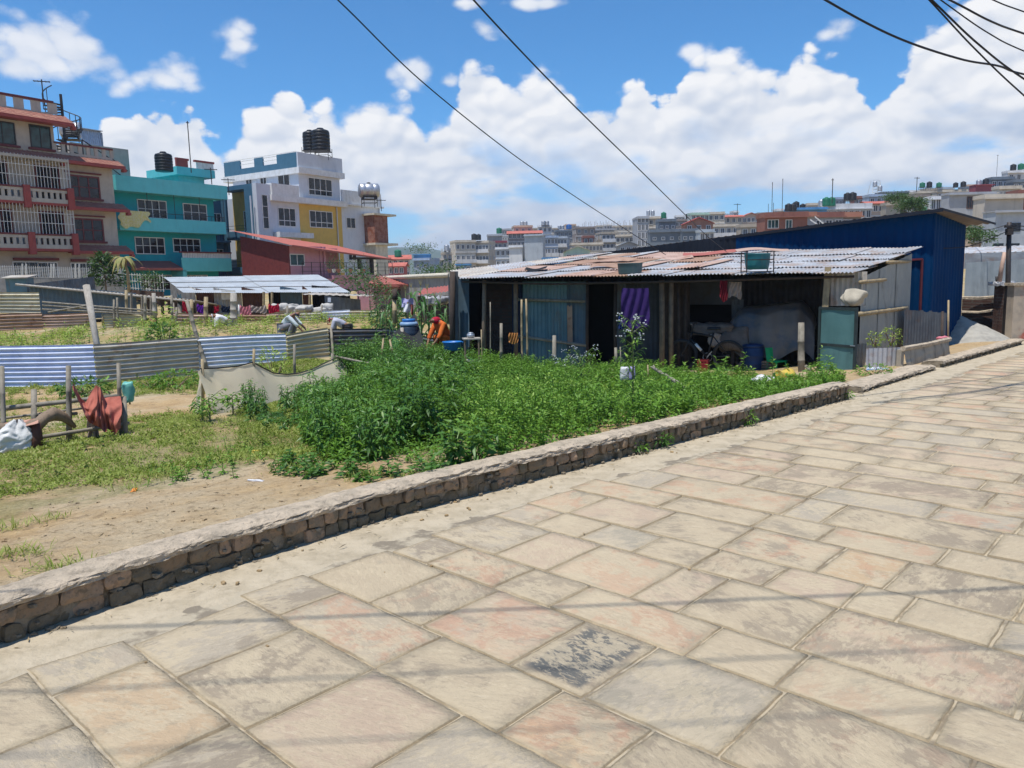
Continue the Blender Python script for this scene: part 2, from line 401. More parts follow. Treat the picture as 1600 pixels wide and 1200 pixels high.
m, n = newmat('soil'); co = n.add('ShaderNodeTexCoord').outputs['Object']
big = n.noise(co, .55, 5, .6); med = n.noise(co, 3.2, 7, .68); fine = n.noise(co, 22, 6, .7)
c = n.mix(n.ramp(med, .36, .66), (.50, .35, .18), (.38, .255, .13)); c = n.mix(n.ramp(big, .42, .66), c, (.50, .40, .26))
c = n.mix(n.math('MULTIPLY', n.ramp(n.noise(co, 7, 8, .75, 1.2), .55, .60), .5), c, (.17, .115, .065))
c = n.mix(n.math('MULTIPLY', n.ramp(fine, .55, .62), .4), c, (.58, .47, .32)); c = n.mix(n.math('MULTIPLY', n.ramp(n.noise(co, 34, 7, .75), .56, .60), .35), c, (.20, .14, .08))
veg = n.add('ShaderNodeAttribute', attribute_name='veg').outputs['Fac']
vm = n.ramp(n.math('ADD', veg, n.math('MULTIPLY', n.math('SUBTRACT', n.noise(co, 2.6, 8, .72), .5), 2.2)), .35, .75)
c = n.mix(n.math('MULTIPLY', vm, .5), c, n.mix(n.ramp(n.noise(co, 30, 5, .7), .4, .6), (.10, .125, .03), (.26, .25, .10)))
b = n.add('ShaderNodeBsdfPrincipled', {'Base Color': c, 'Roughness': .95, 'Specular IOR Level': .15})
hh = n.math('ADD', n.math('MULTIPLY', med, 1.), n.math('MULTIPLY', fine, .3))
hh = n.math('ADD', hh, n.math('MULTIPLY', n.noise(co, 9, 8, .75, 1.5), .6))
bp = n.add('ShaderNodeBump', {'Strength': .9, 'Distance': .07, 'Height': hh}); n.l.new(bp.outputs[0], b.inputs['Normal']); out(n, b.outputs[0]); MT['soil'] = m

def height_grid(name, xs, ys, dz, m, kind='structure', fl=None):
    X, Y = np.meshgrid(xs, ys); Z = H(X, Y) + dz; nx, ny = len(xs), len(ys)
    i = np.arange(nx * ny).reshape(ny, nx)
    Q = np.stack([i[:-1, :-1], i[:-1, 1:], i[1:, 1:], i[1:, :-1]], -1).reshape(-1, 4)
    me = np_mesh(name, np.stack([X, Y, Z], -1).reshape(-1, 3), Q, m, {'veg': lawn(X, Y).ravel()}, True)
    return struct(name, me, m, kind)
height_grid('ground', np.concatenate([np.linspace(-2300, -60, 24), np.arange(-56, 90, 1.5), np.linspace(94, 2300, 26)]),
            np.concatenate([np.linspace(-1500, -30, 12), np.arange(-28, 140, 1.5), np.linspace(145, 2500, 30)]), -.22, MT['soil'])
# nearer soil, fine enough to follow the wall behind it
xs = np.arange(-26, 13.01, .14); ys = np.arange(-2, 47, .14)
height_grid('field', xs, ys, 0., MT['soil'])

# far hills
def hills():
    mb = MB(); N = 160; rows = 8
    for k in range(2):
        dist = 1500 + k * 260
        def fn(u, v):
            az = -1.3 + 2.6 * u; x, y = math.sin(az) * (dist + v * 320), math.cos(az) * (dist + v * 320)
            h = 34 + 42 * math.exp(-((az + .13) / .12) ** 2) + 20 * math.exp(-((az + .55) / .3) ** 2) + 12 * mnoise.fractal(Vector((az * 6, k * 3.3, 0)), 1, 2, 4) + 5 * mnoise.noise(Vector((az * 40, v * 3, k)))
            return (x, y, -5 + (h + k * 8) * math.sin(min(v * 1.6, 1) * math.pi / 2))
        mb.grid(fn, N, rows)
    return mb
m, n = newmat('hill_forest'); co = n.add('ShaderNodeTexCoord').outputs['Object']
c = n.mix(n.ramp(n.noise(co, .01, 7), .4, .6), (.035, .07, .04), (.08, .11, .06))
out(n, n.add('ShaderNodeBsdfPrincipled', {'Base Color': c, 'Roughness': .95, 'Specular IOR Level': .1}).outputs[0])
struct('hills', hills(), m, smooth=True)

# ---------------------------------------------------------------- the stone paved road
m, n = newmat('flagstone')
uv = n.add('ShaderNodeAttribute', attribute_name='suv').outputs['Vector']
r1 = n.add('ShaderNodeAttribute', attribute_name='r1').outputs['Fac']; r2 = n.add('ShaderNodeAttribute', attribute_name='r2').outputs['Fac']; r3 = n.add('ShaderNodeAttribute', attribute_name='r3').outputs['Fac']
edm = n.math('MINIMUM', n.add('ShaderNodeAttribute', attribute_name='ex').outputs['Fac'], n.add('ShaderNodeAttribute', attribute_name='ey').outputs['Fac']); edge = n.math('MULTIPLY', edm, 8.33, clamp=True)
co = n.add('ShaderNodeTexCoord').outputs['Object']
st = n.add('ShaderNodeMapping', {'Vector': uv, 'Scale': (1.6, 3.6, 1.)}).outputs[0]
streak = n.noise(st, 2.6, 9, .70, .35); streak2 = n.noise(st, 9, 8, .72, .6); patch = n.noise(uv, 2.3, 7, .62, .5); patch2 = n.noise(uv, 4.3, 8, .66, .3); grain = n.noise(uv, 60, 5, .7)
base = n.mix(n.ramp(r1, .45, .55), (.40, .35, .275), (.36, .33, .285))
base = n.mix(n.ramp(r1, .70, .74), base, (.405, .335, .275))
base = n.mix(n.ramp(r1, .92, .95), base, (.43, .34, .24))
dk = n.mix(n.ramp(r2, .3, .7), (.215, .22, .20), (.245, .215, .18))
f = n.math('MULTIPLY', n.ramp(n.math('ADD', n.math('ADD', n.math('MULTIPLY', patch, .6), n.math('MULTIPLY', streak, .5)), n.math('MULTIPLY', r2, .14)),   .615, .69), n.ramp(r2, .15, .8, .35, .78))
c = n.mix(f, base, dk)
pk = n.math('MULTIPLY', n.ramp(n.math('ADD', patch2, n.math('MULTIPLY', r3, .16)), .615, .70), n.ramp(r3, .45, .85, 0, .5)); c = n.mix(pk, c, (.43, .255, .185))
# the near black slate slab and a bluish one
sl = n.math('MULTIPLY', n.math('GREATER_THAN', r2, .97), n.math('MULTIPLY', n.ramp(edge, .25, .55), n.ramp(n.math('ADD', n.math('MULTIPLY', streak2, .8), n.math('MULTIPLY', streak, .3)), .66, .56)))
c = n.mix(sl, c, (.10, .108, .115))
# trodden dust lies over everything
dust = n.math('MULTIPLY', n.ramp(n.math('ADD', n.math('MULTIPLY', n.noise(uv, 3.6, 9, .7, .4), .6), n.math('MULTIPLY', streak2, .4)), .485, .53), n.ramp(n.noise(co, .8, 3), .3, .7, .40, .80))
c = n.mix(dust, c, (.46, .41, .32))
flk = n.noise(n.add('ShaderNodeMapping', {'Vector': uv, 'Scale': (1., 2.6, 1.)}).outputs[0], 17, 9, .74, .5)
c = n.mix(n.math('MULTIPLY', n.ramp(flk, .57, .61), .22), c, (.19, .17, .145)); c = n.mix(n.math('MULTIPLY', n.ramp(flk, .43, .40), .30), c, (.55, .50, .41))
c = n.mix(n.math('MULTIPLY', n.ramp(edge, .30, .0), n.ramp(n.noise(co, 5, 6, .7), .3, .55)), c, (.45, .395, .30))
c = n.mix(n.math('MULTIPLY', n.ramp(streak2, .57, .64), .28), c, (.25, .215, .17))
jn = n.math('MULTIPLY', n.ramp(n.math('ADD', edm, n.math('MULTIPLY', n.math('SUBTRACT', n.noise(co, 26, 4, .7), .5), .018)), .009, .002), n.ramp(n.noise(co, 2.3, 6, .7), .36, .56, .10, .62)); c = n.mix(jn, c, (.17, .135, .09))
c = n.mix(n.math('MULTIPLY', n.ramp(grain, .58, .75), .30), c, (.20, .18, .15))
c = n.mix(n.math('MULTIPLY', n.ramp(n.noise(co, .35, 4), .45, .65), .25), c, (.52, .46, .36))
c = n.mix(1., c, (1.08, 1.0, .86), 'MULTIPLY')
b = n.add('ShaderNodeBsdfPrincipled', {'Base Color': c, 'Roughness': .8, 'Specular IOR Level': .25})
hh = n.math('ADD', n.math('MULTIPLY', streak, .7), n.math('ADD', n.math('MULTIPLY', streak2, .5), n.math('MULTIPLY', grain, .16))); hh = n.math('ADD', hh, n.math('MULTIPLY', flk, .45)); hh = n.math('ADD', hh, n.math('MULTIPLY', patch2, .7))
bp = n.add('ShaderNodeBump', {'Strength': .8, 'Distance': .022, 'Height': hh}); n.l.new(bp.outputs[0], b.inputs['Normal']); out(n, b.outputs[0]); MT['flag'] = m
MT['sand'] = pm('sandy_mortar', (.47, .40, .29), (.38, .32, .225), 5, rough=.95, bump=.7, bscale=34, stain=(.28, .235, .165), samt=.55, sscale=(1, 1, 1), spec=.15)

rowb = [-1.9, -1.35, -.75, -.25, .33, .85, 1.25, 1.86, 2.25, 2.81, 3.17, 3.73, 4.1, 4.61, 4.97]
brk = {5: [3.42, 2.65], 6: [3.17, 2.58, 2.03], 7: [3.38, 2.58, 1.85, 1.43], 8: [3.16, 2.74, 2.16, 1.76, 1.17], 9: [3.35, 2.8, 2.4, 1.63, 1.22, .65], 10: [3.14, 2.73, 2.16, 1.88, 1.3, .46],
       11: [3.33, 2.93, 2.52, 2.13, 1.7, 1.29, 1.04, .65], 12: [3.31, 2.73, 2.15, 1.57, 1.21, .63], 13: [2.9, 2.19, 1.76], 14: [3.2, 2.15, 1.87]}
while rowb[-1] < 27: rowb.append(rowb[-1] + random.choice([.36, .4, .52, .56, .48]))
slabV, slabT = [], []; A = {k: [] for k in ('r1', 'r2', 'r3', 'ex', 'ey')}; UVs = []
forced = {(8, 2.16): (.2, .99, .1), (7, 3.38): (.5, .2, .99), (9, .65): (.3, .75, .5), (8, 1.17): (.3, .93, .6), (10, 1.3): (.75, .7, .7)}
for k in range(len(rowb) - 1):
    b0, b1 = rowb[k], rowb[k + 1]; bm = (b0 + b1) / 2
    ed = float(acurb(bm)) - .46 + random.uniform(-.05, .05) if bm > 5.2 else 3.70 + random.uniform(-.05, .06)
    cuts = [ed] + list(brk.get(k, [])); a = cuts[-1]; amin = -11 - max(0, bm - 8) * .9
    while a > amin: a -= random.choice([.38, .5, .58, .66, .8, .95, .55]); cuts.append(a)
    for j in range(len(cuts) - 1):
        a1, a0 = cuts[j], cuts[j + 1]
        x_, y_ = xy((a0 + a1) / 2, bm)
        if y_ < -1.2 or x_ < -6 or abs(x_) > abs(y_) * .9 + 3.5 + 2: continue
        g = .003 + random.random() * .004
        dist = math.hypot(x_, y_); nn = 8 if dist < 7 else (4 if dist < 12 else 2)
        q = [(a0 + g + random.uniform(0, .005), b0 + g + random.uniform(0, .005)), (a1 - g - random.uniform(0, .005), b0 + g + random.uniform(0, .005)),
             (a1 - g - random.uniform(0, .005), b1 - g - random.uniform(0, .005)), (a0 + g + random.uniform(0, .005), b1 - g - random.uniform(0, .005))]
        if cuts[j] == ed: q[1] = (q[1][0] + random.uniform(-.06, .04), q[1][1]); q[2] = (q[2][0] + random.uniform(-.06, .04), q[2][1])
        z0 = random.uniform(-.0015, .0035); tx, ty = random.uniform(-.004, .004), random.uniform(-.004, .004)
        base_i = len(slabV); th = random.choice([0, math.pi / 2, .4, -.5, .2, 1.2]) + random.uniform(-.15, .15); ox, oy = random.random() * 90, random.random() * 90
        fr = None
        for (kk, aa), vv in forced.items():
            if kk == k and abs(a1 - aa) < .02: fr = vv
        rv = fr or (random.random(), random.random() * .95, random.random())
        for jj in range(-1, nn + 2):
            for ii in range(-1, nn + 2):
                u = min(max(ii / nn, 0), 1); v = min(max(jj / nn, 0), 1); rim = ii < 0 or jj < 0 or ii > nn or jj > nn
                aa = (q[0][0] * (1 - u) + q[1][0] * u) * (1 - v) + (q[3][0] * (1 - u) + q[2][0] * u) * v
                bb = (q[0][1] * (1 - u) + q[1][1] * u) * (1 - v) + (q[3][1] * (1 - u) + q[2][1] * u) * v
                ex = min(u, 1 - u) * (a1 - a0); ey = min(v, 1 - v) * (b1 - b0); e = min(ex, ey)
                nz = mnoise.noise_vector(Vector((aa * 9, bb * 9, 3))) ; ww = .006 if e < .01 else 0
                aa += nz.x * ww; bb += nz.y * ww
                X, Y = xy(aa, bb)
                z = z0 + tx * (u - .5) + ty * (v - .5) + .0035 * mnoise.noise(Vector((aa * 4, bb * 4, ox)))
                if e < .004: z -= .001
                if rim: z -= .03
                slabV.append((X, Y, z)); A['r1'].append(rv[0]); A['r2'].append(rv[1]); A['r3'].append(rv[2]); A['ex'].append(ex); A['ey'].append(ey)
                UVs.append((math.cos(th) * aa - math.sin(th) * bb + ox, math.sin(th) * aa + math.cos(th) * bb + oy, 0))
        W = nn + 3
        for jj in range(W - 1):
            for ii in range(W - 1):
                o_ = base_i + jj * W + ii; slabT.append((o_, o_ + W, o_ + W + 1, o_ + 1))
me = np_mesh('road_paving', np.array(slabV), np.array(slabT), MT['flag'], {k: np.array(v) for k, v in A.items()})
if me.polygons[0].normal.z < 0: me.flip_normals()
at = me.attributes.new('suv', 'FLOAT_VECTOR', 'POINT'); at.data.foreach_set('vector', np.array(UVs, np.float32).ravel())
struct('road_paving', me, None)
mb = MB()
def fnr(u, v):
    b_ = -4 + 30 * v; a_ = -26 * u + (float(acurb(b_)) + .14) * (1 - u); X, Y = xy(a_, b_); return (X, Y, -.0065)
mb.grid(lambda u, v: fnr(u, v), 40, 90); mb.shift((0, 0, -.001)); struct('road', mb, pm('joint_dirt_shade', (.22, .185, .135), (.42, .36, .26), 4.5, rough=.95, bump=.6, bscale=60, thr=(.42, .54)))  # dirt in the joints, its dark tone also standing in for joint shadow
mb = MB()
def fns(u, v):
    b_ = -4 + 30 * v; e_ = float(acurb(b_)); o_ = .72; a_ = e_ + .14 - u * o_; X, Y = xy(a_, b_); return (X, Y, -.001 - .012 * max(0, (u - .45) / .55) + .0045 * mnoise.noise(Vector((X * 5, Y * 5, 0))) + .003 * mnoise.noise(Vector((X * 17, Y * 17, 0))))
mb.grid(fns, 16, 500); struct('road_margin', mb, MT['sand'])

# ---------------------------------------------------------------- low brick wall along the road
m, n = newmat('kerb_brick'); co = n.add('ShaderNodeTexCoord').outputs['Object']
tn = n.add('ShaderNodeAttribute', attribute_name='tone').outputs['Fac']
c = n.mix(n.ramp(tn, .3, 1.), (.15, .125, .08), (.44, .29, .18)); c = n.mix(n.ramp(n.noise(co, 9, 7, .7), .42, .66), c, (.22, .18, .125))
c = n.mix(n.math('MULTIPLY', n.ramp(n.noise(co, 26, 6, .7), .5, .7), .6), c, (.09, .075, .05))
c = n.mix(n.math('MULTIPLY', n.ramp(n.noise(co, 3, 5), .56, .7), .5), c, (.075, .09, .04))
b = n.add('ShaderNodeBsdfPrincipled', {'Base Color': c, 'Roughness': .95, 'Specular IOR Level': .15})
bp = n.add('ShaderNodeBump', {'Strength': .9, 'Distance': .015, 'Height': n.noise(co, 45, 7, .75)}); n.l.new(bp.outputs[0], b.inputs['Normal']); out(n, b.outputs[0]); MT['kbrick'] = m
MT['coping'] = pm('rough_concrete', (.54, .445, .33), (.38, .32, .24), 7, rough=.95, bump=1., bscale=28, stain=(.21, .175, .13), samt=.7, sscale=(1, 1, 1), spec=.15, bdist=.03)
MT['mortar_d'] = pm('dirty_mortar', (.30, .25, .18), (.16, .13, .09), 12, rough=.95, bump=1., bscale=40, spec=.1)
def low_wall(b_start, b_end, h, wdt, label, courses=2, rough=1.):
    x0, y0 = xy(float(acurb(b_start)), b_start)
    t = thing('low_brick_wall', label, 'low wall', (x0, y0, -.02)); bk, cp, mo = MB(), MB(), MB()
    ch = (h - .035) / courses
    for ci in range(courses):
        b_ = b_start; z = ci * ch + ch / 2
        while b_ < b_end:
            if random.random() < .05: b_ += random.uniform(.06, .16); continue
            soldier = (5.6 < b_ < 9.2 and ci == courses - 1) or (random.random() < .35)
            L = random.uniform(.07, .11) if soldier else random.uniform(.12, .215)
            if b_ > 9.4: L *= .75
            bm = b_ + L / 2; am = float(acurb(bm)); am2 = float(acurb(bm + .05)); X, Y = xy(am + .055 + random.uniform(-.014, .018) + (.012 if ci == 0 else 0), bm)
            ang = math.atan2(*reversed((xy(am2, bm + .05)[0] - xy(am, bm)[0], xy(am2, bm + .05)[1] - xy(am, bm)[1])))
            bk.col = random.uniform(.45, 1.) if ci == courses - 1 and courses > 1 else random.uniform(.0, .5); near = b_ < 6
            if random.random() < .1: bk.col = 1.25
            bk.rock((X, Y, z), (L - .007, .12, ch - .006), ang + random.uniform(-.07, .07), seed=random.random() * 50, amp=.15 * rough, n=(5, 2, 3) if near else (3, 1, 2))
            b_ += L
    N = int((b_end - b_start) / .026)
    prof = [(.035, .0), (.028, h * .5), (.03, h - .05), (-.012, h - .048), (-.02, h - .022), (-.006, h - .004), (.06, h + .006), (.14, h + .004), (.21, h - .004), (wdt, h - .03), (wdt + .04, h - .09), (wdt + .03, 0)]
    def sweep(mbx, pr, amp):
        def fn(u, v):
            b_ = b_start + (b_end - b_start) * u; k_ = v * (len(pr) - 1); i = min(int(k_ + 1e-6), len(pr) - 2); f_ = k_ - i; o_ = pr[i][0] * (1 - f_) + pr[i + 1][0] * f_; z_ = pr[i][1] * (1 - f_) + pr[i + 1][1] * f_; i = k_
            nz = mnoise.noise_vector(Vector((b_ * 17, i * 1.9, 5))) * 1.1 + mnoise.noise_vector(Vector((b_ * 48, i * 4.1, 2))) * .6; n2 = mnoise.noise_vector(Vector((b_ * 3.1, i * .9, 9)))
            o2 = o_ + (nz.x * .014 + n2.x * .016) * amp; z2 = z_ + (nz.y * .006 + n2.y * .010) * amp * (z_ > .02)
            if amp > .9 and i <= 3: z2 += .018 * max(0, mnoise.noise(Vector((b_ * 6, 0, 2)))) 
            X, Y = xy(float(acurb(b_)) + o2, b_); return (X, Y, z2)
        mbx.grid(fn, N, (len(pr) - 1) * 3)
    sweep(mo, prof[:3], .6); sweep(cp, prof[3:], 1.)
    for bb in (b_start, b_end):
        pts = []
        for (o_, z_) in prof[0:1] + prof[2:]:
            X, Y = xy(float(acurb(bb)) + o_, bb); pts.append((X, Y, z_))
        mo.add(pts, [tuple(range(len(pts))) if bb == b_end else tuple(range(len(pts)))[::-1]])
    cr = MB()
    for _ in range(int((b_end - b_start) * 26)):
        b_ = random.uniform(b_start, b_end); z = random.choice([random.uniform(0, .03), random.uniform(.02, h - .05)]); X, Y = xy(float(acurb(b_)) + (-.015 if z < .03 else .008) + random.uniform(-.015, .01), b_); s_ = random.uniform(.012, .035); cr.rock((X, Y, z), (s_ * 1.4, s_, s_ * .8), random.random() * 3, _, .35, (2, 2, 2))
    o = t.location
    for mb_, nm, mm in ((cr, 'crumbling_mortar', MT['mortar_d']), (bk, 'brickwork', MT['kbrick']), (mo, 'mortar', MT['mortar_d']), (cp, 'coping', MT['coping'])):
        mb_.shift((-o.x, -o.y, 0)); part(nm, mb_, mm, t, smooth=False)
    return t
low_wall(-3., 10.15, .235, .30, 'long low brick wall with a rough concrete top between the stone road and the planted field', 2, 1.5)
low_wall(10.75, 13.9, .10, .42, 'broken ankle high kerb of crumbling brick in front of the small planter wall', 1, 1.5)
low_wall(14.3, 19.6, .13, .30, 'low concrete kerb curving past the gravel heap to the compound wall', 1, 1.3)
# ---------------------------------------------------------------- buildings
def plane_map(O, f):
    """returns a function: pixel -> (s along the facade, z) on the upright plane through O along f"""
    O = Vector(O[:2]); f = Vector(f[:2]).normalized(); nrm = Vector((-f.y, f.x))
    def q(px, py, off=0.):
        d = ray(px, py); o = O + nrm * off; den = d.x * nrm.x + d.y * nrm.y
        t = (o.x * nrm.x + o.y * nrm.y) / den; p = d * t
        return (p.x - O.x) * f.x + (p.y - O.y) * f.y, p.z + CZ
    return q
WC = {}
def window(parent, x, z, wd, h, cols=2, rows=1, y=0., fm='white', gm='glass', fw=.06, face='F', arched=0, bars=0, label=None, transom=None):
    """a framed window on a facade in local coordinates (x centre, z bottom); frame is the part, the pane its sub-part"""
    key = (round(wd, 2), round(h, 2), cols, rows, fm, gm, fw, bars, transom)
    if key not in WC:
        a = MB(); hw = wd / 2
        a.b2(-hw - fw, -hw, -.05, .06, -fw, h + fw); a.b2(hw, hw + fw, -.05, .06, -fw, h + fw); a.b2(-hw, hw, -.05, .06, -fw, 0); a.b2(-hw, hw, -.05, .06, h, h + fw)
        for i in range(1, cols): xx = -hw + wd * i / cols; a.b2(xx - fw * .4, xx + fw * .4, -.035, .05, 0, h)
        for j in range(1, rows): zz = h * j / rows; a.b2(-hw, hw, -.03, .045, zz - fw * .3, zz + fw * .3)
        if transom: a.b2(-hw, hw, -.04, .05, h * transom - fw * .45, h * transom + fw * .45)
        for j in range(bars): xx = -hw + wd * (j + .5) / bars; a.bar((xx, -.07, 0), (xx, -.07, h), .008, 4)
        g = MB().b2(-hw, hw, -.012, .05, 0, h)
        WC[key] = (a.mesh('window', MT[fm]), g.mesh('pane', MT[gm]))
    fr, pn = WC[key]
    o = part('window', fr, None, parent); p_ = part('pane', pn, None, o)
    if face == 'F': o.location = (x, y, z)
    elif face == 'L': o.location = (y, x, z); o.rotation_euler = (0, 0, R(-90))
    elif face == 'R': o.location = (y, x, z); o.rotation_euler = (0, 0, R(90))
    return o
def wall_block(x0, x1, y0, y1, z0, z1): return MB().b2(x0, x1, y0, y1, z0, z1)
AZF = R(32.4); FD = Vector((math.sin(AZF), math.cos(AZF), 0)); RZF = R(90) - AZF     # facades of the row on the left run this way
def px_rect(q, x0, y0, x1, y1, off=0.):
    s0, z0 = q(x0, y1, off); s1, z1 = q(x1, y0, off); s0b, z0b = q(x1, y1, off); s1b, z1b = q(x0, y0, off)
    return (s0 + s1) / 2, abs(s1 - s0), (z0 + z0b) / 2, (z1 + z1b) / 2 - (z0 + z0b) / 2

# ---- tall beige house at the left edge
O1 = P(187, 397, 52); q1 = plane_map(O1, FD)
zt = {k: q1(187, y)[1] for k, y in (('f1', 392), ('f2', 327), ('f3', 260))}
F1_, F2_, F3_ = zt['f1'], zt['f2'], zt['f3']; F4_ = q1(82, 158)[1] - 1.33; gz = Hs(O1.x, O1.y)
b1 = thing('apartment_house', 'four storey beige apartment house with red tiled bands and barred balconies, left edge', 'house', (O1.x, O1.y, gz), RZF)
F1_ -= gz; F2_ -= gz; F3_ -= gz; F4_ -= gz
sL = -17.
sT = q1(84, 210)[0]; sB = q1(97, 300)[0]                    # right edges of the top storey and of the balcony bay
wl = MB(); wl.b2(sL, 0, 0, 9, -1, F3_); wl.b2(sL, sT, 0.0, 8, F3_, F4_); part('wall', wl, MT['beige2'], b1)
tile = pm('terracotta_tile', (.36, .15, .11), (.29, .12, .09), 3, stain=(.50, .33, .22), samt=.8, sscale=(.4, 1, 4)); MT['tile'] = tile
def awning(x0, x1, z, dep=.75, rise=.42, m='tile'):
    a = MB(); n_ = max(2, int((x1 - x0) / .28))
    for r_ in range(4):                                   # courses of tiles, each lapping the next
        t0, t1 = r_ / 4, (r_ + 1.12) / 4
        y0, y1 = -dep + dep * t0, -dep + dep * t1; z0, z1 = z + rise * t0 + .035, z + rise * t1 + .01
        a.add([(x0, y0, z0), (x1, y0, z0), (x1, y1, z1), (x0, y1, z1), (x0, y0, z0 - .035), (x1, y0, z0 - .035), (x1, y1, z1 - .035), (x0, y1, z1 - .035)],
              [(0, 1, 2, 3), (7, 6, 5, 4), (0, 4, 5, 1), (1, 5, 6, 2), (3, 7, 4, 0)])
    for i in range(n_ + 1):
        xx = x0 + (x1 - x0) * i / n_; a.add([(xx - .03, -dep, z + .06), (xx + .03, -dep, z + .06), (xx + .03, 0, z + rise + .05), (xx - .03, 0, z + rise + .05)], [(0, 1, 2, 3)])
    o = part('tiled_awning', a, MT[m], b1)
    f_ = MB(); f_.b2(x0 - .05, x1 + .05, -dep - .08, -dep + .04, z - .16, z + .03); f_.b2(x0, x1, -dep + .04, 0, z - .10, z - .02); part('fascia', f_, MT['redtrim'], o)
    c_ = MB().b2(x1 - .12, x1 + .10, -dep - .1, -dep + .22, z - .34, z - .16); part('corner_block', c_, MT['redtrim'], o)
awning(sB, .45, F1_ - .1); awning(sB, .45, F2_ - .1); awning(sT, .4, F3_ - .12); awning(sL, sT + .02, F3_ - .12); awning(sL, sT + .75, F4_ - .05, .95, .55)
def parapet_cut(x0, x1, z, h, y=0.02, step=.52, m1='beige2', m2='maroon', xgap=.28):
    a = MB(); a.b2(x0, x1, y, y + .14, z, z + h * .22); n_ = int((x1 - x0) / step)
    for i in range(n_ + 1):
        xx = x0 + (x1 - x0) * i / n_; a.b2(xx - (step - xgap) / 2, xx + (step - xgap) / 2, y + .01, y + .13, z + h * .22, z + h * .86)
    o = part('parapet', a, MT[m1], b1); c_ = MB().b2(x0 - .06, x1 + .06, y - .05, y + .19, z + h * .86, z + h); part('rail', c_, MT[m2], o)
parapet_cut(sL, sT + .1, F4_ + .38, .95, .0, .95, xgap=.42); parapet_cut(sT, .1, F3_ + .32, .75, .0, .5)
def win_px(b, q, rect, zoff=0., **k):
    x, wd, z, h = px_rect(q, *rect); return window(b, x, z - zoff, wd, h, **k), (x, wd, z - zoff, h)
def trim(b, r, m='maroon', up=.14, dn=.10, ex=.22):
    x, wd, z, h = r
    part('sill', MB().b2(x - wd / 2 - ex, x + wd / 2 + ex, -.16, .02, z - .10 - dn, z - .07), MT[m], b)
    part('lintel', MB().b2(x - wd / 2 - ex, x + wd / 2 + ex, -.14, .02, z + h + .1 + up * .8, z + h + .1 + up * .8 + .09), MT[m], b)
for rc, co_ in (((50, 198, 76, 230), 2), ((-14, 191, 20, 223), 3)):
    _, r_ = win_px(b1, q1, rc, gz, cols=2, fm='iron', gm='glass_g'); trim(b1, r_)
for rc in ((109, 277, 152, 308), (116, 344, 158, 375)):
    _, r_ = win_px(b1, q1, rc, gz, cols=3, rows=2, fm='maroon', gm='glass', fw=.10); trim(b1, r_)
for rc in ((24, 410, 58, 443), (63, 411, 88, 443), (114, 412, 156, 443)):
    _, r_ = win_px(b1, q1, rc, gz, cols=2, fm='white', gm='glass', bars=4)
part('lintel', MB().b2(q1(20, 405)[0], q1(90, 405)[0], -.2, .02, q1(55, 407)[1] - gz, q1(55, 403)[1] - gz), MT['maroon'], b1)
part('lintel', MB().b2(q1(110, 405)[0], q1(160, 405)[0], -.2, .02, q1(135, 409)[1] - gz, q1(135, 405)[1] - gz), MT['maroon'], b1)
# barred balconies bay (two storeys), it stands 1.1 m in front
for z0_ in (F1_, F2_):
    bal = part('balcony', MB().b2(sL, sB, -1.1, 0, z0_ - .14, z0_), MT['redtrim'], b1)
    a = MB(); a.b2(sL, sB, -1.1, -.98, z0_, z0_ + .24); a.b2(sL, sB, -1.1, -.98, z0_ + .62, z0_ + .78)
    nn_ = int((sB - sL) / .34)
    for i in range(nn_): xx = sL + (sB - sL) * (i + .5) / nn_; a.b2(xx - .09, xx + .09, -1.08, -1.0, z0_ + .24, z0_ + .62)
    a.b2(sB - .12, sB, -1.0, 0, z0_, z0_ + .78); part('balustrade', a, MT['beige2'], bal)
    part('rail', MB().b2(sL, sB + .04, -1.14, -.94, z0_ + .78, z0_ + .88), MT['maroon'], bal)
    for k_ in range(4):
        xx = sB - .1 - k_ * 2.55; part('post', MB().b2(xx - .19, xx + .19, -1.2, -.9, z0_ - .35, z0_ + .95), MT['redtrim'], bal)
    g_ = MB(); nb = int((sB - sL) / .19)
    for i in range(nb + 1): xx = sL + (sB - sL) * i / nb; g_.bar((xx, -1.04, z0_ + .88), (xx, -1.04, z0_ + 2.72), .018, 4)
    for i in range(7): g_.bar((sB - .05, -1.04 + i * .17, z0_ + .88), (sB - .05, -1.04 + i * .17, z0_ + 2.72), .015, 4)
    for zz in (1.5, 2.1): g_.b2(sL, sB, -1.06, -1.02, z0_ + zz, z0_ + zz + .03)
    part('grille', g_, MT['white_rail'], bal)
    for xx, ww in ((-9.1, 1.5), (-6.0, 1.3)):
        window(b1, sB + xx + 5.2, z0_ + .35, ww, 1.9, cols=3, rows=1, fm='maroon', gm='dark', fw=.08)
part('slab', MB().b2(sL, sB, -1.1, 0, F3_ - .30, F3_ - .14), MT['beige2'], b1)
# roof things of the beige house: they are bolted on, a spiral stair up to the top roof
a = MB(); cx, cy = sT + 2.4, 3.2; N_ = 26
for i in range(N_):
    t_ = i / N_; an = t_ * 2 * math.pi * 1.6; z_ = F3_ + .1 + t_ * 4.1
    a.box((cx + .55 * math.cos(an), cy + .55 * math.sin(an), z_), (1.0, .3, .04), an)
    a.bar((cx + 1.05 * math.cos(an), cy + 1.05 * math.sin(an), z_), (cx + 1.05 * math.cos(an), cy + 1.05 * math.sin(an), z_ + .85), .025, 4)
a.tube([(cx + 1.05 * math.cos(i / 40 * math.pi * 3.2), cy + 1.05 * math.sin(i / 40 * math.pi * 3.2), F3_ + .95 + i / 40 * 4.1) for i in range(41)], .035, 5)
a.bar((cx, cy, F3_), (cx, cy, F4_ + 2.6), .09, 8); part('spiral_stair', a, MT['iron'], b1)
a = MB().b2(sT + 3.2, sT + 7.3, 4, 8, F3_, F3_ + 1.9); part('roof_room', a, MT['beige'], b1)
a = MB()
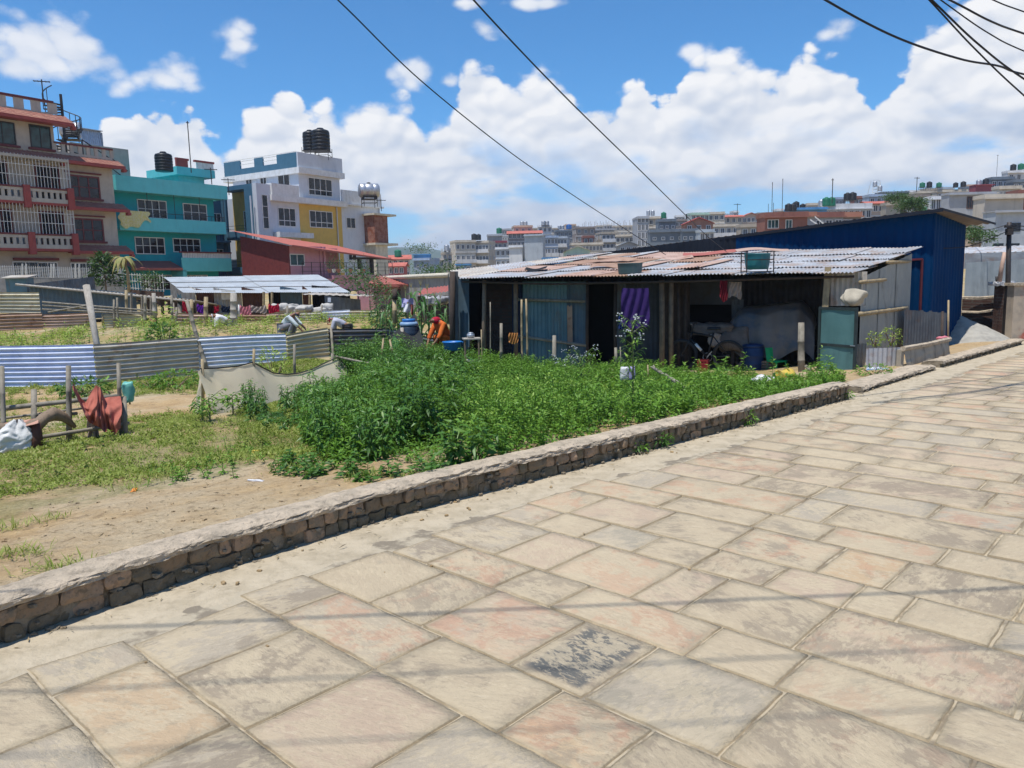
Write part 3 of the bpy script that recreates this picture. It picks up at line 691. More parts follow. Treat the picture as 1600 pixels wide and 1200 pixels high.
for i in range(5): a.bar((-.9 + i * .45, 1.6, F3_ + .2), (-.9 + i * .45, 1.6, F3_ + 1.7 - i * .25), .035, 4)
a.bar((-.9, 1.6, F3_ + 1.7), (.9, 1.6, F3_ + .7), .04, 4); a.bar((.9, 1.6, F3_ + .1), (2.1, 1.6, F3_ - .7), .04, 4); a.bar((.9, 1.6, F3_ + .8), (2.1, 1.6, F3_), .04, 4); part('stair_rail', a, MT['iron'], b1)

def antenna(px, py, Y, h, wd, label, rz=.4):
    p = P(px, py, Y); a = MB().bar((0, 0, 0), (0, 0, h), .035, 5); b_ = MB()
    b_.box((0, 0, h - .12), (wd, .05, .05), rz)
    for i in range(5):
        t_ = (i - 2) / 4 * wd * .9; b_.box((math.cos(rz) * t_, math.sin(rz) * t_, h - .12), (.035, wd * .35, .035), rz)
    t = thing('roof_antenna', label, 'antenna', (p.x, p.y, p.z), 0, 'aerials on the roofs'); part('mast', a, MT['iron'], t); part('boom', b_, MT['iron'], t); return t
antenna(68, 156, 49, 1.2, .9, 'small dark aerial on the top roof of the beige apartment house')
TKC = {}
def tank(px, py, Y, r=.55, h=1.25, m='blackplastic', label='', stand=0., lying=False, group='water tanks on the roofs'):
    """roof water tank standing with its foot at the pixel"""
    p = P(px, py, Y); t = thing('water_tank', label, 'water tank', (p.x, p.y, p.z), 0 if not lying else R(random.uniform(10, 40)), group)
    key = (round(r, 2), round(h, 2), m, lying)
    if key not in TKC:
        a, l = MB(), MB()
        if lying:
            prof = [(r * .2, 0), (r * .75, .05), (r, .16), (r, h * .3), (r * .96, h * .32), (r, h * .34), (r, h * .66), (r * .96, h * .68), (r, h * .7), (r, h - .16), (r * .75, h - .05), (r * .2, h)]
            a.lathe((0, 0, 0), prof, 20); a.v = [(z - h / 2, y, x + r + .12) for x, y, z in a.v]; a.f = [f[::-1] for f in a.f]
            l.b2(-h * .3, h * .3, -.03, .03, .0, .05)
            for sx in (-h * .3, h * .3): l.b2(sx - .04, sx + .04, -r * .8, r * .8, 0, .22)
            l.lathe((0, 0, 2 * r + .08), [(.16, 0), (.18, .1), (.05, .13)], 12)
        else:
            prof = [(r * .96, 0)]; n_ = 5
            for i in range(n_): z0_ = h * .78 * i / n_; prof += [(r, z0_ + .02), (r, z0_ + h * .12), (r * .95, z0_ + h * .135), (r * .95, z0_ + h * .15)]
            prof += [(r, h * .80), (r * .9, h * .9), (r * .45, h * .97)]; a.lathe((0, 0, 0), prof, 20)
            l.lathe((0, 0, h * .965), [(r * .36, 0), (r * .38, .06), (r * .3, .11), (.03, .13)], 14)
        TKC[key] = (a.mesh('barrel', MT[m], True), l.mesh('lid' if not lying else 'cradle', MT[m] if not lying else MT['iron'], False))
    a, l = TKC[key]; part('barrel', a, None, t); part('lid' if not lying else 'cradle', l, None, t)
    if stand:
        key2 = ('s', round(r, 2), round(stand, 2))
        if key2 not in TKC:
            s_ = MB(); k_ = r * .95
            for sx in (-k_, k_):
                for sy in (-k_, k_): s_.bar((sx, sy, -stand), (sx, sy, .25 if r > .5 else 0), .03, 4)
            for zz in (-stand * .5, -.03): 
                for q_ in ((-k_, -k_, k_, -k_), (k_, -k_, k_, k_), (k_, k_, -k_, k_), (-k_, k_, -k_, -k_)): s_.bar((q_[0], q_[1], zz), (q_[2], q_[3], zz), .028, 4)
            s_.b2(-k_, k_, -k_, k_, -.05, -.01); TKC[key2] = s_.mesh('stand', MT['iron'])
        part('stand', TKC[key2], None, t)
    return t
tank(112, 218, 57, .55, 1.5, 'steel', 'shiny steel tank lying in an iron cage above the spiral stair of the beige house', 1.2, True)
p = P(145, 232, 56); t = thing('roof_box', 'grey corrugated box on the roof of the beige house', 'roof box', p, RZF); part('shell', MB().corr((-.7, 0, 0), (1.5, 0, 0), (0, .2, 1.3), .15, .02, 2).corr((.8, 0, 0), (0, 1.2, 0), (0, 0, 1.2), .15, .02, 2), MT['steel'], t); part('top', MB().b2(-.75, .85, 0, 1.3, 1.28, 1.33), MT['steel'], t)

# ---- teal house
O2 = P(180, 272, 53.2); q2 = plane_map(O2, FD); gz = Hs(O2.x, O2.y); b2 = thing('teal_house', 'three storey teal painted house with white barred windows beside the beige apartment house', 'house', (O2.x, O2.y, gz), RZF)
Z = lambda px, py, off=0.: q2(px, py, off)[1] - gz; S = lambda px, py=330, off=0.: q2(px, py, off)[0]
sR = S(355, 300); zt1 = Z(355, 291); zb1 = Z(355, 312); W_ = 1.1
part('wall', MB().b2(.15, sR - .5, W_, 9, -1, zt1 - .3), MT['teal'], b2)
part('roof_slab', MB().b2(0, sR, 0, W_, zb1, zb1 + .12).b2(0, sR, 0, .12, zb1 + .12, zt1).b2(sR - .12, sR, .12, 9, zb1, zt1).b2(0, .12, .12, 9, zb1, zt1), MT['teal_l'], b2)
zt2, zb2 = Z(350, 347), Z(350, 366)
bal = part('balcony', MB().b2(0, sR - .35, 0, W_, zb2, zb2 + .12).b2(0, sR - .35, 0, .12, zb2 + .12, zt2).b2(sR - .47, sR - .35, .12, W_, zb2 + .12, zt2), MT['teal_l'], b2)
a = MB(); a.bar((.1, .06, zt2 + .35), (sR - .4, .06, zt2 + .35), .022, 5)
for i in range(9): a.bar((.2 + i * (sR - .7) / 8, .06, zt2), (.2 + i * (sR - .7) / 8, .06, zt2 + .36), .02, 5)
for i in range(4): a.bar((2.2 + i * 2.1, .06, zt2), (2.2 + i * 2.1, .06, zb1), .022, 5)
part('rail', a, MT['iron'], bal)
def wpx(b, q, rc, off, zo, **k):
    x, wd, z, h = px_rect(q, *rc, off=off); return window(b, x, z - zo, wd, h, y=off, **k)
wpx(b2, q2, (217, 314, 258, 340), W_, gz, cols=4, rows=2); wpx(b2, q2, (288, 320, 321, 344), W_, gz, cols=3, rows=2)
wpx(b2, q2, (213, 372, 255, 396), W_, gz, cols=4, rows=2); wpx(b2, q2, (272, 374, 311, 393), W_, gz, cols=4, rows=2)
wpx(b2, q2, (223, 431, 268, 452), W_, gz, cols=4, rows=2); wpx(b2, q2, (291, 431, 323, 450), W_, gz, cols=4, rows=2)
s3 = S(276, 400, .3); zt3, zm3, zb3 = Z(352, 398, .3), Z(352, 404, .3), Z(352, 424, .3)
bal = part('balcony', MB().b2(s3, sR - .3, -.3, W_, zb3, zb3 + .12).b2(s3, sR - .3, -.3, -.18, zb3 + .12, zm3).b2(s3, s3 + .3, -.3, W_, zb3 - .5, zb3 + .1), MT['teal_l'], b2)
a = MB(); n_ = 30
for i in range(n_): xx = s3 + .1 + (sR - .4 - s3) * i / n_; a.b2(xx, xx + .09, -.28, -.2, zm3, zm3 + .36)
part('baluster', a, MT['white'], bal); part('rail', MB().b2(s3 - .1, sR - .25, -.34, -.14, zm3 + .36, zm3 + .46), MT['maroon'], bal)
s4 = S(201, 415, 0); a = MB(); z_ = Z(240, 419)
a.add([(s4, -.3, z_), (s3, -.3, z_), (s3, W_, z_ + .55), (s4, W_, z_ + .55)], [(0, 1, 2, 3)]); a.b2(s4, s3, -.32, -.25, z_ - .16, z_); part('awning', a, MT['redroof'], b2)
# roof room of the teal house
s5, s6 = S(268, 268, 4), S(308, 268, 4); z5 = zt1
part('roof_room', MB().b2(s5, s6, 3.2, 6, z5 - .5, z5 + .9).b2(s5 - .5, s6 + .6, 2.6, 6.5, z5 + .9, z5 + 1.5), MT['teal_l'], b2)
a = MB()
for i in range(12): xx = s5 + 1.3 + (s6 - s5 - .9) * i / 11; a.b2(xx, xx + .12, 2.62, 2.72, z5 + 1.5, z5 + 2.0)
o = part('parapet', a, MT['white'], b2); part('rail', MB().b2(s5 + 1.1, s6 + .6, 2.58, 2.78, z5 + 2.0, z5 + 2.15).b2(s5 - .5, s5 + .6, 2.58, 2.78, z5 + 2., z5 + 2.15).b2(s5 - .5, s5 + .5, 2.6, 2.75, z5 + 1.5, z5 + 2.), MT['redtrim'], o)
tank(257, 268, 58, .62, 1.35, 'blackplastic', 'black water tank on the roof of the teal house')
antenna(299, 270, 57, 3.6, .2, 'tall thin mast on the roof of the teal house'); antenna(331, 288, 59, 1.2, .9, 'small dark aerial at the right end of the teal house roof'); antenna(358, 305, 62, 1.3, 1.0, 'dark aerial between the teal house and the white house')
a = MB().grid(lambda u, v: (S(184) + 2.2 * u + .1 * math.sin(9 * v), -.10 - .05 * math.sin(14 * u) * v, zt2 + .40 - (.95 + .25 * math.sin(5 * u) + .12 * math.sin(13 * u)) * v), 26, 10)
a.v = [(O2.x + FD.x * x - (-FD.y) * 0 + (-FD.y) * y * 1.0, O2.y + FD.y * x + FD.x * y, z + gz) for x, y, z in a.v]
cl = pm('yellow_print_cloth', (.60, .55, .20), (.66, .62, .42), 9, rough=.9, stain=(.45, .4, .12), samt=.5)
single('hanging_cloth', a, cl, 'pale yellow patterned cloth hung over the top balcony rail of the teal house', 'cloth', smooth=True)

# ---- white and ochre house, with the slate blue wing at its left
O3 = P(466, 268, 67); q3 = plane_map(O3, FD); gz = Hs(O3.x, O3.y)
b3 = thing('white_house', 'white house with an ochre panel and blue side wall beside the teal house', 'house', (O3.x, O3.y, gz), RZF)
Z = lambda px, py, off=0.: q3(px, py, off)[1] - gz; S = lambda px, py=330, off=0.: q3(px, py, off)[0]
zp, zs0, zs1 = Z(466, 238), Z(466, 262), Z(466, 271); zm0, zm1 = Z(466, 309), Z(466, 318)
sE, sF, sW = S(536, 320), S(594, 330), S(421, 340); DL = 9.5
part('upper_wall', MB().b2(0, sE - .3, 0, DL - 1, zm0, zs0), MT['ltblue'], b3)
o = part('roof_slab', MB().b2(-.25, sE + .05, -.35, DL, zs1, zs0 + .02), MT['white'], b3)
part('parapet', MB().b2(-.15, sE - .05, -.2, -.05, zs0, zp).b2(sE - .2, sE - .05, -.05, DL - .1, zs0, zp), MT['ltblue'], o)
a = MB(); a.b2(-.15, 0, -.05, DL - .1, zs0, zs0 + .55)
for y0_, y1_ in ((-.05, 2.4), (4.2, 5.3), (7.2, DL - .1)): a.b2(-.15, 0, y0_, y1_, zs0 + .55, zp)
part('side_parapet', a, pm('slate_blue_light', (.06, .16, .24), (.05, .14, .21), 2), o)
a = MB()
for y0_ in (2.4, 5.3): a.b2(-.1, -.06, y0_, y0_ + 1.9, zp - .12, zp - .06).b2(-.1, -.06, y0_, y0_ + 1.9, zp - .4, zp - .35)
a.b2(-.1, -.05, 0, DL, zp + .05, zp + .09); part('rail', a, MT['white_rail'], o)
wpx(b3, q3, (483, 280, 517, 305), 0, gz, cols=4, transom=.3)
for yy, ww in ((1.8, 1.5), (4.4, .8), (6.3, .8)): window(b3, yy, zm0 + 1.0, ww * .9, 1.3, cols=2, y=0, face='L')
# middle storeys
part('wall', MB().b2(sW, S(468, 340), 0, DL, -1, zm0), MT['ltblue'], b3)
part('wall', MB().b2(S(468, 340), sE - .25, -.004, DL - .02, -1, zm0 - .01), MT['yellow'], b3)
part('wall', MB().b2(sE - .25, sF, .02, DL - 1, -1, zm0 + .1), MT['ltblue'], b3)
part('floor_slab', MB().b2(sW - .1, sE + .05, -.55, 0, zm1, zm0), MT['white'], b3)
part('terrace_parapet', MB().b2(sW + .0, S(461, 300), -.5, -.35, zm0, zm0 + .9).b2(sW, sW + .15, -.35, 3.5, zm0, zm0 + .9), MT['white'], b3)
part('parapet', MB().b2(sE - .2, sF + .1, -.1, .05, zm0 - .1, zm0 + 1.1).b2(sF - .05, sF + .1, .05, DL - 1, zm0 - .1, zm0 + 1.1).b2(sE - .2, sF + .3, -.25, .1, zm0 - .25, zm0 - .1), MT['white'], b3)
wpx(b3, q3, (436, 326, 460, 353), 0, gz, cols=3, transom=.3); wpx(b3, q3, (485, 331, 518, 355), 0, gz, cols=4, transom=.3)
wpx(b3, q3, (542, 341, 554, 356), 0, gz, cols=2); wpx(b3, q3, (575, 344, 585, 358), 0, gz, cols=2); wpx(b3, q3, (545, 398, 556, 406), 0, gz, cols=2); wpx(b3, q3, (577, 398, 586, 406), 0, gz, cols=2)
part('sunshade', MB().b2(S(426, 370), S(479, 370), -.9, 0, Z(452, 372), Z(452, 364)), MT['white'], b3)
# the fin and the recessed side bay
zc = Z(421, 289)
part('fin_wall', MB().b2(sW - 1.4, sW, -.3, .2, -1, zc), MT['ltblue'], b3); window(b3, sW - .65, Z(415, 357), .5, 2.6, cols=1, rows=3, y=-.3)
part('blue_wing', MB().b2(sW - 1.4, sW - 1.1, .2, 1.2, -1, zc).b2(sW - 1.4, sW, 1.2, 4.2, zc - .35, zc).b2(sW - 1.4, sW - 1.2, 3.6, 4.2, -1, zc - .35).b2(sW - 5.6, sW - 1.4, 4.2, 10, -1, zc - .9), MT['blue_w'], b3)
part('side_wall', MB().b2(sW - .2, sW - .01, 1.2, 4.2, -1, zc - .35), MT['yellow'], b3)
for z_ in (zm1 - 2.9, zm1 - 5.8): 
    o = part('side_balcony', MB().b2(sW - 1.5, sW - .2, 1.2, 3.6, z_ - .15, z_).b2(sW - 1.55, sW - 1.45, 1.2, 3.6, z_, z_ + .5), MT['blue_w'], b3)
    a = MB(); a.bar((sW - 1.5, 1.2, z_ + .95), (sW - 1.5, 3.6, z_ + .95), .02, 4); a.bar((sW - 1.5, 1.2, z_ + .7), (sW - 1.5, 3.6, z_ + .7), .015, 4); part('rail', a, MT['iron'], o)
    window(b3, 2.4, z_ + .6, .8, 1.6, cols=2, y=sW - .2, face='L')
for k_, z_ in enumerate((zm1 - 2.5, zm1 - 5.4)):
    for xx in (-5.0, -3.4, -2.2): window(b3, sW + xx + .3, z_, .7, 1.6, cols=2, y=4.2)
    o = part('side_balcony', MB().b2(sW - 6.0, sW - 1.4, 3.2, 4.2, z_ - .75, z_ - .6), MT['blue_w'], b3)
    a = MB(); a.bar((sW - 6, 3.2, z_ + .3), (sW - 1.4, 3.2, z_ + .3), .02, 4)
    for i in range(12): a.bar((sW - 6 + i * .4, 3.2, z_ - .6), (sW - 6 + i * .4, 3.2, z_ + .3), .015, 4)
    part('rail', a, MT['iron'], o)
a = MB().bar((sW - 1.7, .1, -1), (sW - 1.7, .1, zc - 1), .07, 6).bar((sF - .2, -.1, -1), (sF - .2, -.1, zm0 + .6), .06, 6).bar((sE - .9, -.08, -1), (sE - .9, -.08, zm1), .05, 6); part('drainpipe', a, MT['ltblue'], b3)
tank(485, 236, 70, .62, 1.75, 'blackplastic', 'narrower of two black tanks in the iron frame above the white house', .9); tank(502, 236, 69.5, .80, 1.9, 'blackplastic', 'larger right hand black tank in the iron frame above the white house', .9)
tank(577, 311, 70, .62, 1.9, 'steel', 'shiny steel tank lying on the roof at the right end of the white house', .7, True)
antenna(596, 330, 72, 1.1, .9, 'thin aerial at the right corner of the white house')
# unfinished red brick tower peeping behind
p = P(601, 380, 74); t = thing('brick_tower', 'unfinished red brick stair tower behind the right corner of the white house', 'tower', (p.x, p.y, Hs(p.x, p.y)), RZF)
hz = p.z - Hs(p.x, p.y)
part('wall', MB().b2(-1.3, .55, 0, 2, hz, hz + 2.55), MT['brick'], t); part('slab', MB().b2(-1.6, 1.5, -.3, 2.4, hz + 2.55, hz + 2.72), MT['cream'], t); part('slab', MB().b2(-1.6, 1.6, -.3, 2.4, hz - .2, hz), MT['cream'], t); part('base_wall', MB().b2(-1.3, .4, 0, 2, -1, hz - .2), MT['cream'], t)

# ---- pink annexe with the red tin roof and terrace
O4 = P(452, 430, 55); q4 = plane_map(O4, FD); gz = Hs(O4.x, O4.y); b4 = thing('pink_annexe', 'pink house with maroon side wall and sloping red tin roof before the white house', 'house', (O4.x, O4.y, gz), RZF)
Z = lambda px, py, off=0.: q4(px, py, off)[1] - gz; S = lambda px, py=400, off=0.: q4(px, py, off)[0]
zr, zf = Z(452, 384), Z(452, 429); sP, sQ = S(509, 400), S(541, 400)
part('wall', MB().b2(.1, sP, 0, 4, -1, zr), MT['pink'], b4); part('wall', MB().b2(sP, sQ, .9, 4, -1, zr - .05), MT['pink'], b4)
part('side_wall', MB().add([(0, -.05, -1), (0, 5, -1), (0, 5, zr + .9), (0, -.05, zr), (.1, -.05, -1), (.1, 5, -1), (.1, 5, zr + .9), (.1, -.05, zr)], [(0, 1, 2, 3), (4, 7, 6, 5), (3, 2, 6, 7), (0, 3, 7, 4)]), MT['maroon'], b4)
a = MB(); sX = S(600, 390) + .8
a.corr((-.4, -.9, zr - .02), (sX, 0, -.9), (0, 6.4, 1.35), .2, .02, 2); part('roof', a, MT['redroof'], b4)
part('fascia', MB().add([(-.4, -.92, zr - .12), (sX - .4, -.92, zr - 1.02), (sX - .4, -.92, zr - .92), (-.4, -.92, zr + .02)], [(0, 1, 2, 3)]), MT['redroof'], b4)
wpx(b4, q4, (454, 398, 474, 414), 0, gz, cols=2, fm='white', gm='glass_g')
part('column', MB().b2(sP - .3, sP - .1, -.12, .02, -1, zr).b2(S(506) - .45, S(506) - .3, -.08, .02, -1, zr), MT['pink'], b4)
part('terrace', MB().b2(S(505) - .2, sX - 1, -1.2, .9, zf - .35, zf - .1).b2(0, sX - 1.5, -1.1, 3, -1, zf - .35), MT['pink'], b4)
a = MB()
for i in range(12): xx = .2 + i * (sX - 1.4) / 11; a.bar((xx, -1.15, zf - .2), (xx, -1.15, zf + .85), .025, 4)
for zz in (.2, .5, .82): a.bar((.1, -1.15, zf + zz), (sX - 1.2, -1.15, zf + zz), .02, 4)
part('rail', a, MT['iron'], b4)
a = MB()
for px in (556, 575): xx = S(px, 410); a.b2(xx - .12, xx + .12, -.5, -.26, zf - .1, zr - .75)
a.b2(S(541), sX - .6, -.55, -.3, zr - .9, zr - .75); part('post', a, MT['iron'], b4)
# ---------------------------------------------------------------- corrugated fences and the sheds of the field
def sheetmat(name, c1, c2, rust, ramt=.5, metal=.55, rough=.42, sc=2.2, ssc=(1, 1, 1), thr=(.5, .66), spec=.5):
    m, n = newmat(name); co = n.add('ShaderNodeTexCoord').outputs['Object']
    tn = n.add('ShaderNodeAttribute', attribute_name='tone').outputs['Fac']
    c = n.mix(n.ramp(n.noise(co, sc, 6, .6), .35, .65), c1, c2)
    rr = n.noise(n.add('ShaderNodeMapping', {'Vector': co, 'Scale': ssc}).outputs[0], sc * 1.4, 8, .7, .4)
    f = n.math('MULTIPLY', n.ramp(rr, *thr), ramt)
    c = n.mix(f, c, rust)
    b = n.add('ShaderNodeBsdfPrincipled', {'Base Color': c, 'Specular IOR Level': spec, 'Metallic': n.math('MULTIPLY', n.math('SUBTRACT', 1., f), metal), 'Roughness': n.math('ADD', rough, n.math('MULTIPLY', f, .4))})
    bp = n.add('ShaderNodeBump', {'Strength': .15, 'Distance': .01, 'Height': n.noise(co, 14, 5, .6)}); n.l.new(bp.outputs[0], b.inputs['Normal']); out(n, b.outputs[0]); return m
MT['gi'] = sheetmat('galvanised_sheet', (.66, .70, .78), (.55, .59, .68), (.24, .20, .16), .15, .0, .5)
MT['gi_blue'] = sheetmat('bluish_galvanised_sheet', (.60, .66, .84), (.46, .52, .72), (.22, .20, .19), .12, .0, .5)
MT['gi_old'] = sheetmat('weathered_sheet', (.50, .46, .39), (.36, .33, .29), (.26, .15, .085), .6, .0, .6)
MT['gi_dark'] = sheetmat('dark_weathered_sheet', (.105, .12, .135), (.06, .07, .085), (.13, .08, .055), .5, .2, .6)
MT['cream_sheet'] = sheetmat('cream_sheet', (.56, .50, .35), (.46, .41, .29), (.30, .15, .07), .45, .05, .6)
MT['rusty'] = sheetmat('rusty_sheet', (.40, .26, .18), (.30, .18, .12), (.20, .08, .04), .7, .1, .7)
MT['pinkrust'] = sheetmat('pinkish_rusty_sheet', (.50, .36, .29), (.42, .28, .22), (.26, .12, .07), .6, .1, .7)
MT['roofgi'] = sheetmat('sunbleached_roof_sheet', (.50, .51, .52), (.36, .37, .385), (.27, .17, .11), .6, .15, .5, 1.6, (1, 1, 1), (.46, .60))
MT['bluegrey'] = sheetmat('bluegrey_sheet', (.085, .14, .18), (.06, .105, .145), (.12, .10, .08), .35, .1, .55)
MT['tealsheet'] = sheetmat('teal_grey_sheet', (.10, .20, .235), (.07, .15, .185), (.15, .11, .08), .4, .1, .5, ssc=(2, 2, .3))
MT['bamboo'] = pm('bamboo', (.36, .28, .16), (.25, .19, .11), 9, rough=.6, stain=(.13, .10, .065), samt=.5)
MT['bamboo_g'] = pm('grey_bamboo', (.27, .24, .19), (.19, .17, .13), 9, rough=.7, stain=(.11, .09, .07), samt=.5)
MT['wood'] = pm('weathered_wood', (.24, .175, .12), (.16, .12, .085), 7, rough=.85, stain=(.09, .07, .05), samt=.6, sscale=(4, 4, .4))
MT['wood_d'] = pm('dark_wood', (.07, .05, .04), (.045, .035, .03), 7, rough=.85, sscale=(4, 4, .4))
MT['wood_l'] = pm('grey_timber', (.40, .37, .32), (.30, .27, .23), 7, rough=.85, stain=(.16, .14, .12), samt=.5, sscale=(4, 4, .4))

def bamboo(a, b, r, taper=.85, n=8, mb=None):
    """a cane with swollen nodes"""
    a, b = Vector(a), Vector(b); L = (b - a).length; k = max(2, int(L / .27)); pts, rs = [], []
    bend = Vector((random.uniform(-1, 1), random.uniform(-1, 1), 0)) * .012 * L
    for i in range(k + 1):
        t = i / k; p = a.lerp(b, t) + bend * math.sin(math.pi * t); d = (b - a).normalized(); rr = r * (1 - (1 - taper) * t)
        if 0 < i < k: pts += [p - d * .014, p, p + d * .014]; rs += [rr, rr * 1.16, rr]
        else: pts.append(p); rs.append(rr)
    return (mb or MB()).tube(pts, rs, n)

fence_pts = [(-8, 541, 607), (152, 537, 603), (312, 527, 588), (450, 521, 579), (516, 513, 572), (602, 514, 566)]
fz = -.58
def fence_sheet(p0, p1, m, h0, h1, label, rows=1, lap=0.):
    """one long sheet with its ridges running level"""
    u = Vector(p1) - Vector(p0); u.z = 0; nrm = Vector((u.y, -u.x, 0)).normalized()
    o = Vector((p0[0], p0[1], 0)) + nrm * lap; L = u.length; nw = max(5, round(h0 / .108)); kz = nw * 6
    ph = random.random() * 6
    def fn(a, b):
        z0 = p0[2] * (1 - a) + p1[2] * a; h = h0 * (1 - a) + h1 * a
        p = o + u * a + nrm * (.030 * math.sin(2 * math.pi * nw * b) + .03 * math.sin(ph + 5 * a) * b); p.z = z0 + h * b + .012 * math.sin(ph + 4 * a); return p
    mb = MB().grid(lambda a, b: fn(a, b), 14, kz); base = (o + u * .5); base.z = min(p0[2], p1[2])
    mb.shift(-base); ob = bpy.data.objects.new('fence_sheet', mb.mesh('fence_sheet', m, True)); COL.objects.link(ob); ob.location = base
    return tag(ob, label, 'fence sheet', 'corrugated sheets of the field fence')
def fpt(px, py_b, z=fz): p = G(px, py_b, z); return (p.x, p.y, z)
def ftop(px, py_t, base): return P(px, py_t, base[1]).z - base[2]
fm_ = [('gi_blue', 'blue white corrugated fence sheet at the left edge of the photo'), ('gi_old', 'brownish corrugated fence sheet between the two slanting poles'), ('gi', 'silvery blue corrugated fence sheet right of the second slanting pole'),
       ('cream_sheet', 'cream yellow tilted corrugated fence sheet in front of the bending workers'), ('gi_dark', 'dark grey corrugated fence sheet beside the black net')]
for i in range(5):
    x0, t0, b0_ = fence_pts[i]; x1, t1, b1_ = fence_pts[i + 1]
    A0, A1 = fpt(x0, b0_), fpt(x1, b1_)
    if i == 0: A0 = (A0[0] - (A1[0] - A0[0]) * .25, A0[1] - (A1[1] - A0[1]) * .25, A0[2])
    h0, h1 = ftop(x0, t0, fpt(x0, b0_)), ftop(x1, t1, A1)
    if i == 3: h0 -= .0; h1 = ftop(x1, 511, A1)
    if i == 3: h0 = ftop(x0, 523, A0)
    fence_sheet(A0, A1, MT[fm_[i][0]], h0, h1, fm_[i][1], lap=.02 * (i % 2))
# return of the fence towards the shack
A0, A1 = G(602, 566, fz), P(735, 575, 17.6); A0 = (A0.x, A0.y, fz); A1 = (A1.x, A1.y, -.45)
mid = tuple((A0[i] + A1[i]) / 2 for i in range(3))
fence_sheet(A0, mid, MT['gi_dark'], .95, .85, 'dark corrugated fence sheet behind the blue drum', lap=0.)
fence_sheet(mid, A1, MT['gi_dark'], .8, .62, 'dark low corrugated fence sheet below the blue basin', lap=.03)
def pole(p0, p1, r, m='bamboo_g', label='', name='pole', cat='pole', group=None, bam=True, taper=.85):
    mb = bamboo(p0, p1, r, taper) if bam else MB().tube([p0, Vector(p0).lerp(Vector(p1), .5) + Vector((random.uniform(-.02, .02), 0, 0)), p1], [r, r * .95, r * taper], 7)
    return single(name, mb, MT[m], label, cat, group, smooth=True)
def ppole(px0, py0, Y0, px1, py1, Y1, r, **k): return pole(P(px0, py0, Y0), P(px1, py1, Y1), r, **k)
ppole(163, 602, 17.9, 135, 446, 18.6, .075, m='wood_l', bam=False, taper=1.1, label='thick grey pole leaning left against the fence at the brown sheet', group='leaning fence poles')
ppole(325, 583, 18.9, 292, 470, 19.3, .055, m='bamboo_g', label='thin grey pole leaning left over the silvery fence sheet', group='leaning fence poles')
ppole(521, 578, 20.2, 517, 512, 20.8, .04, m='bamboo_g', label='dark stake between the cream and the dark fence sheets', group='leaning fence poles')

# ---- second fence far side of the field: sheets with level ridges, each its own thing
def fsheet2(x0, t0, b0_, x1, t1, b1_, Y0, Y1, m, label):
    A0 = P(x0, b0_, Y0); A1 = P(x1, b1_, Y1); h0 = P(x0, t0, Y0).z - A0.z; h1 = P(x1, t1, Y1).z - A1.z
    fence_sheet(tuple(A0), tuple(A1), MT[m], h0, h1, label)
L2 = [(-30, 458, 490, 64, 456, 490, 26.0, 26.6, 'cream_sheet', 'tall cream corrugated sheets stacked above the far fence at the left edge'),
      (-30, 491, 518, 68, 489, 515, 25.8, 26.4, 'rusty', 'rust streaked corrugated sheet below the tall cream sheets'),
      (66, 491, 512, 146, 489, 512, 26.6, 27.2, 'pinkrust', 'tan corrugated far fence sheet behind the left slanting pole'),
      (160, 491, 512, 222, 490, 511, 27.0, 27.5, 'cream_sheet', 'pale cream far fence sheet below the dark shed'),
      (270, 489, 520, 350, 490, 518, 27.2, 27.9, 'pinkrust', 'brown striped far fence sheet behind the pair of bamboo posts'),
      (322, 492, 518, 372, 491, 518, 27.7, 28.2, 'gi_old', 'grey striped far fence sheet behind the worker in white'),
      (368, 491, 517, 420, 491, 516, 28.2, 28.5, 'rusty', 'reddish brown far fence sheet below the pink cloth'),
      (418, 490, 516, 448, 489, 514, 28.3, 28.6, 'pinkrust', 'pinkish far fence sheet below the red cloths'),
      (446, 488, 514, 506, 487, 512, 28.5, 28.9, 'gi_old', 'grey far fence sheet behind the two bending workers'),
      (504, 486, 512, 548, 483, 510, 28.8, 29.2, 'gi', 'silvery far fence sheet above the worker with the red cap'),
      (546, 485, 505, 590, 484, 504, 29.2, 29.6, 'cream_sheet', 'cream far fence sheet with a rusty left edge near the maize'),
      (588, 484, 506, 640, 483, 506, 29.6, 30.0, 'cream_sheet', 'greyish cream far fence sheet behind the maize plants')]
for a_ in L2: fsheet2(*a_)
G2 = 'posts of the far fence'
for px, t, b_, Y, r, m, lb in [(268, 461, 515, 27, .05, 'bamboo_g', 'grey post left of the purple cloth'), (276, 480, 522, 26.6, .045, 'bamboo_g', 'short grey stake below the leaning pole top'), (299, 468, 522, 26.9, .07, 'bamboo', 'thick pale bamboo post beside the leaning pole top'),
                           (322, 464, 524, 26.4, .085, 'bamboo', 'stout bamboo post right of the purple cloth'), (365, 458, 522, 26.6, .13, 'wood_l', 'thickest grey wooden post in front of the shed'), (373, 476, 495, 27.2, .03, 'white_rail', 'thin pale stake at the pink cloth'),
                           (449, 478, 519, 27, .045, 'bamboo_g', 'dark stake left of the bending worker'), (503, 476, 508, 28, .035, 'bamboo_g', 'thin stake left of the dark little shed'), (227, 461, 512, 26.8, .06, 'bamboo_g', 'leaning grey post with the red cloth'),
                           (178, 468, 512, 27, .04, 'bamboo_g', 'thin dark stake in front of the dark shed'), (183, 465, 512, 27, .04, 'bamboo_g', 'thin dark stake next to the split bamboo rail'), (197, 453, 512, 27.5, .06, 'bamboo', 'bamboo post at the right part of the dark shed'),
                           (240, 458, 500, 27.5, .08, 'wood_l', 'pale post at the end of the dark shed'), (160, 490, 508, 27, .035, 'bamboo', 'short pale stake on the cream fence')]:
    ppole(px + random.uniform(-1, 2), b_, Y, px, t, Y, r, m=m, label=lb, group=G2, name='fence_post', cat='post')
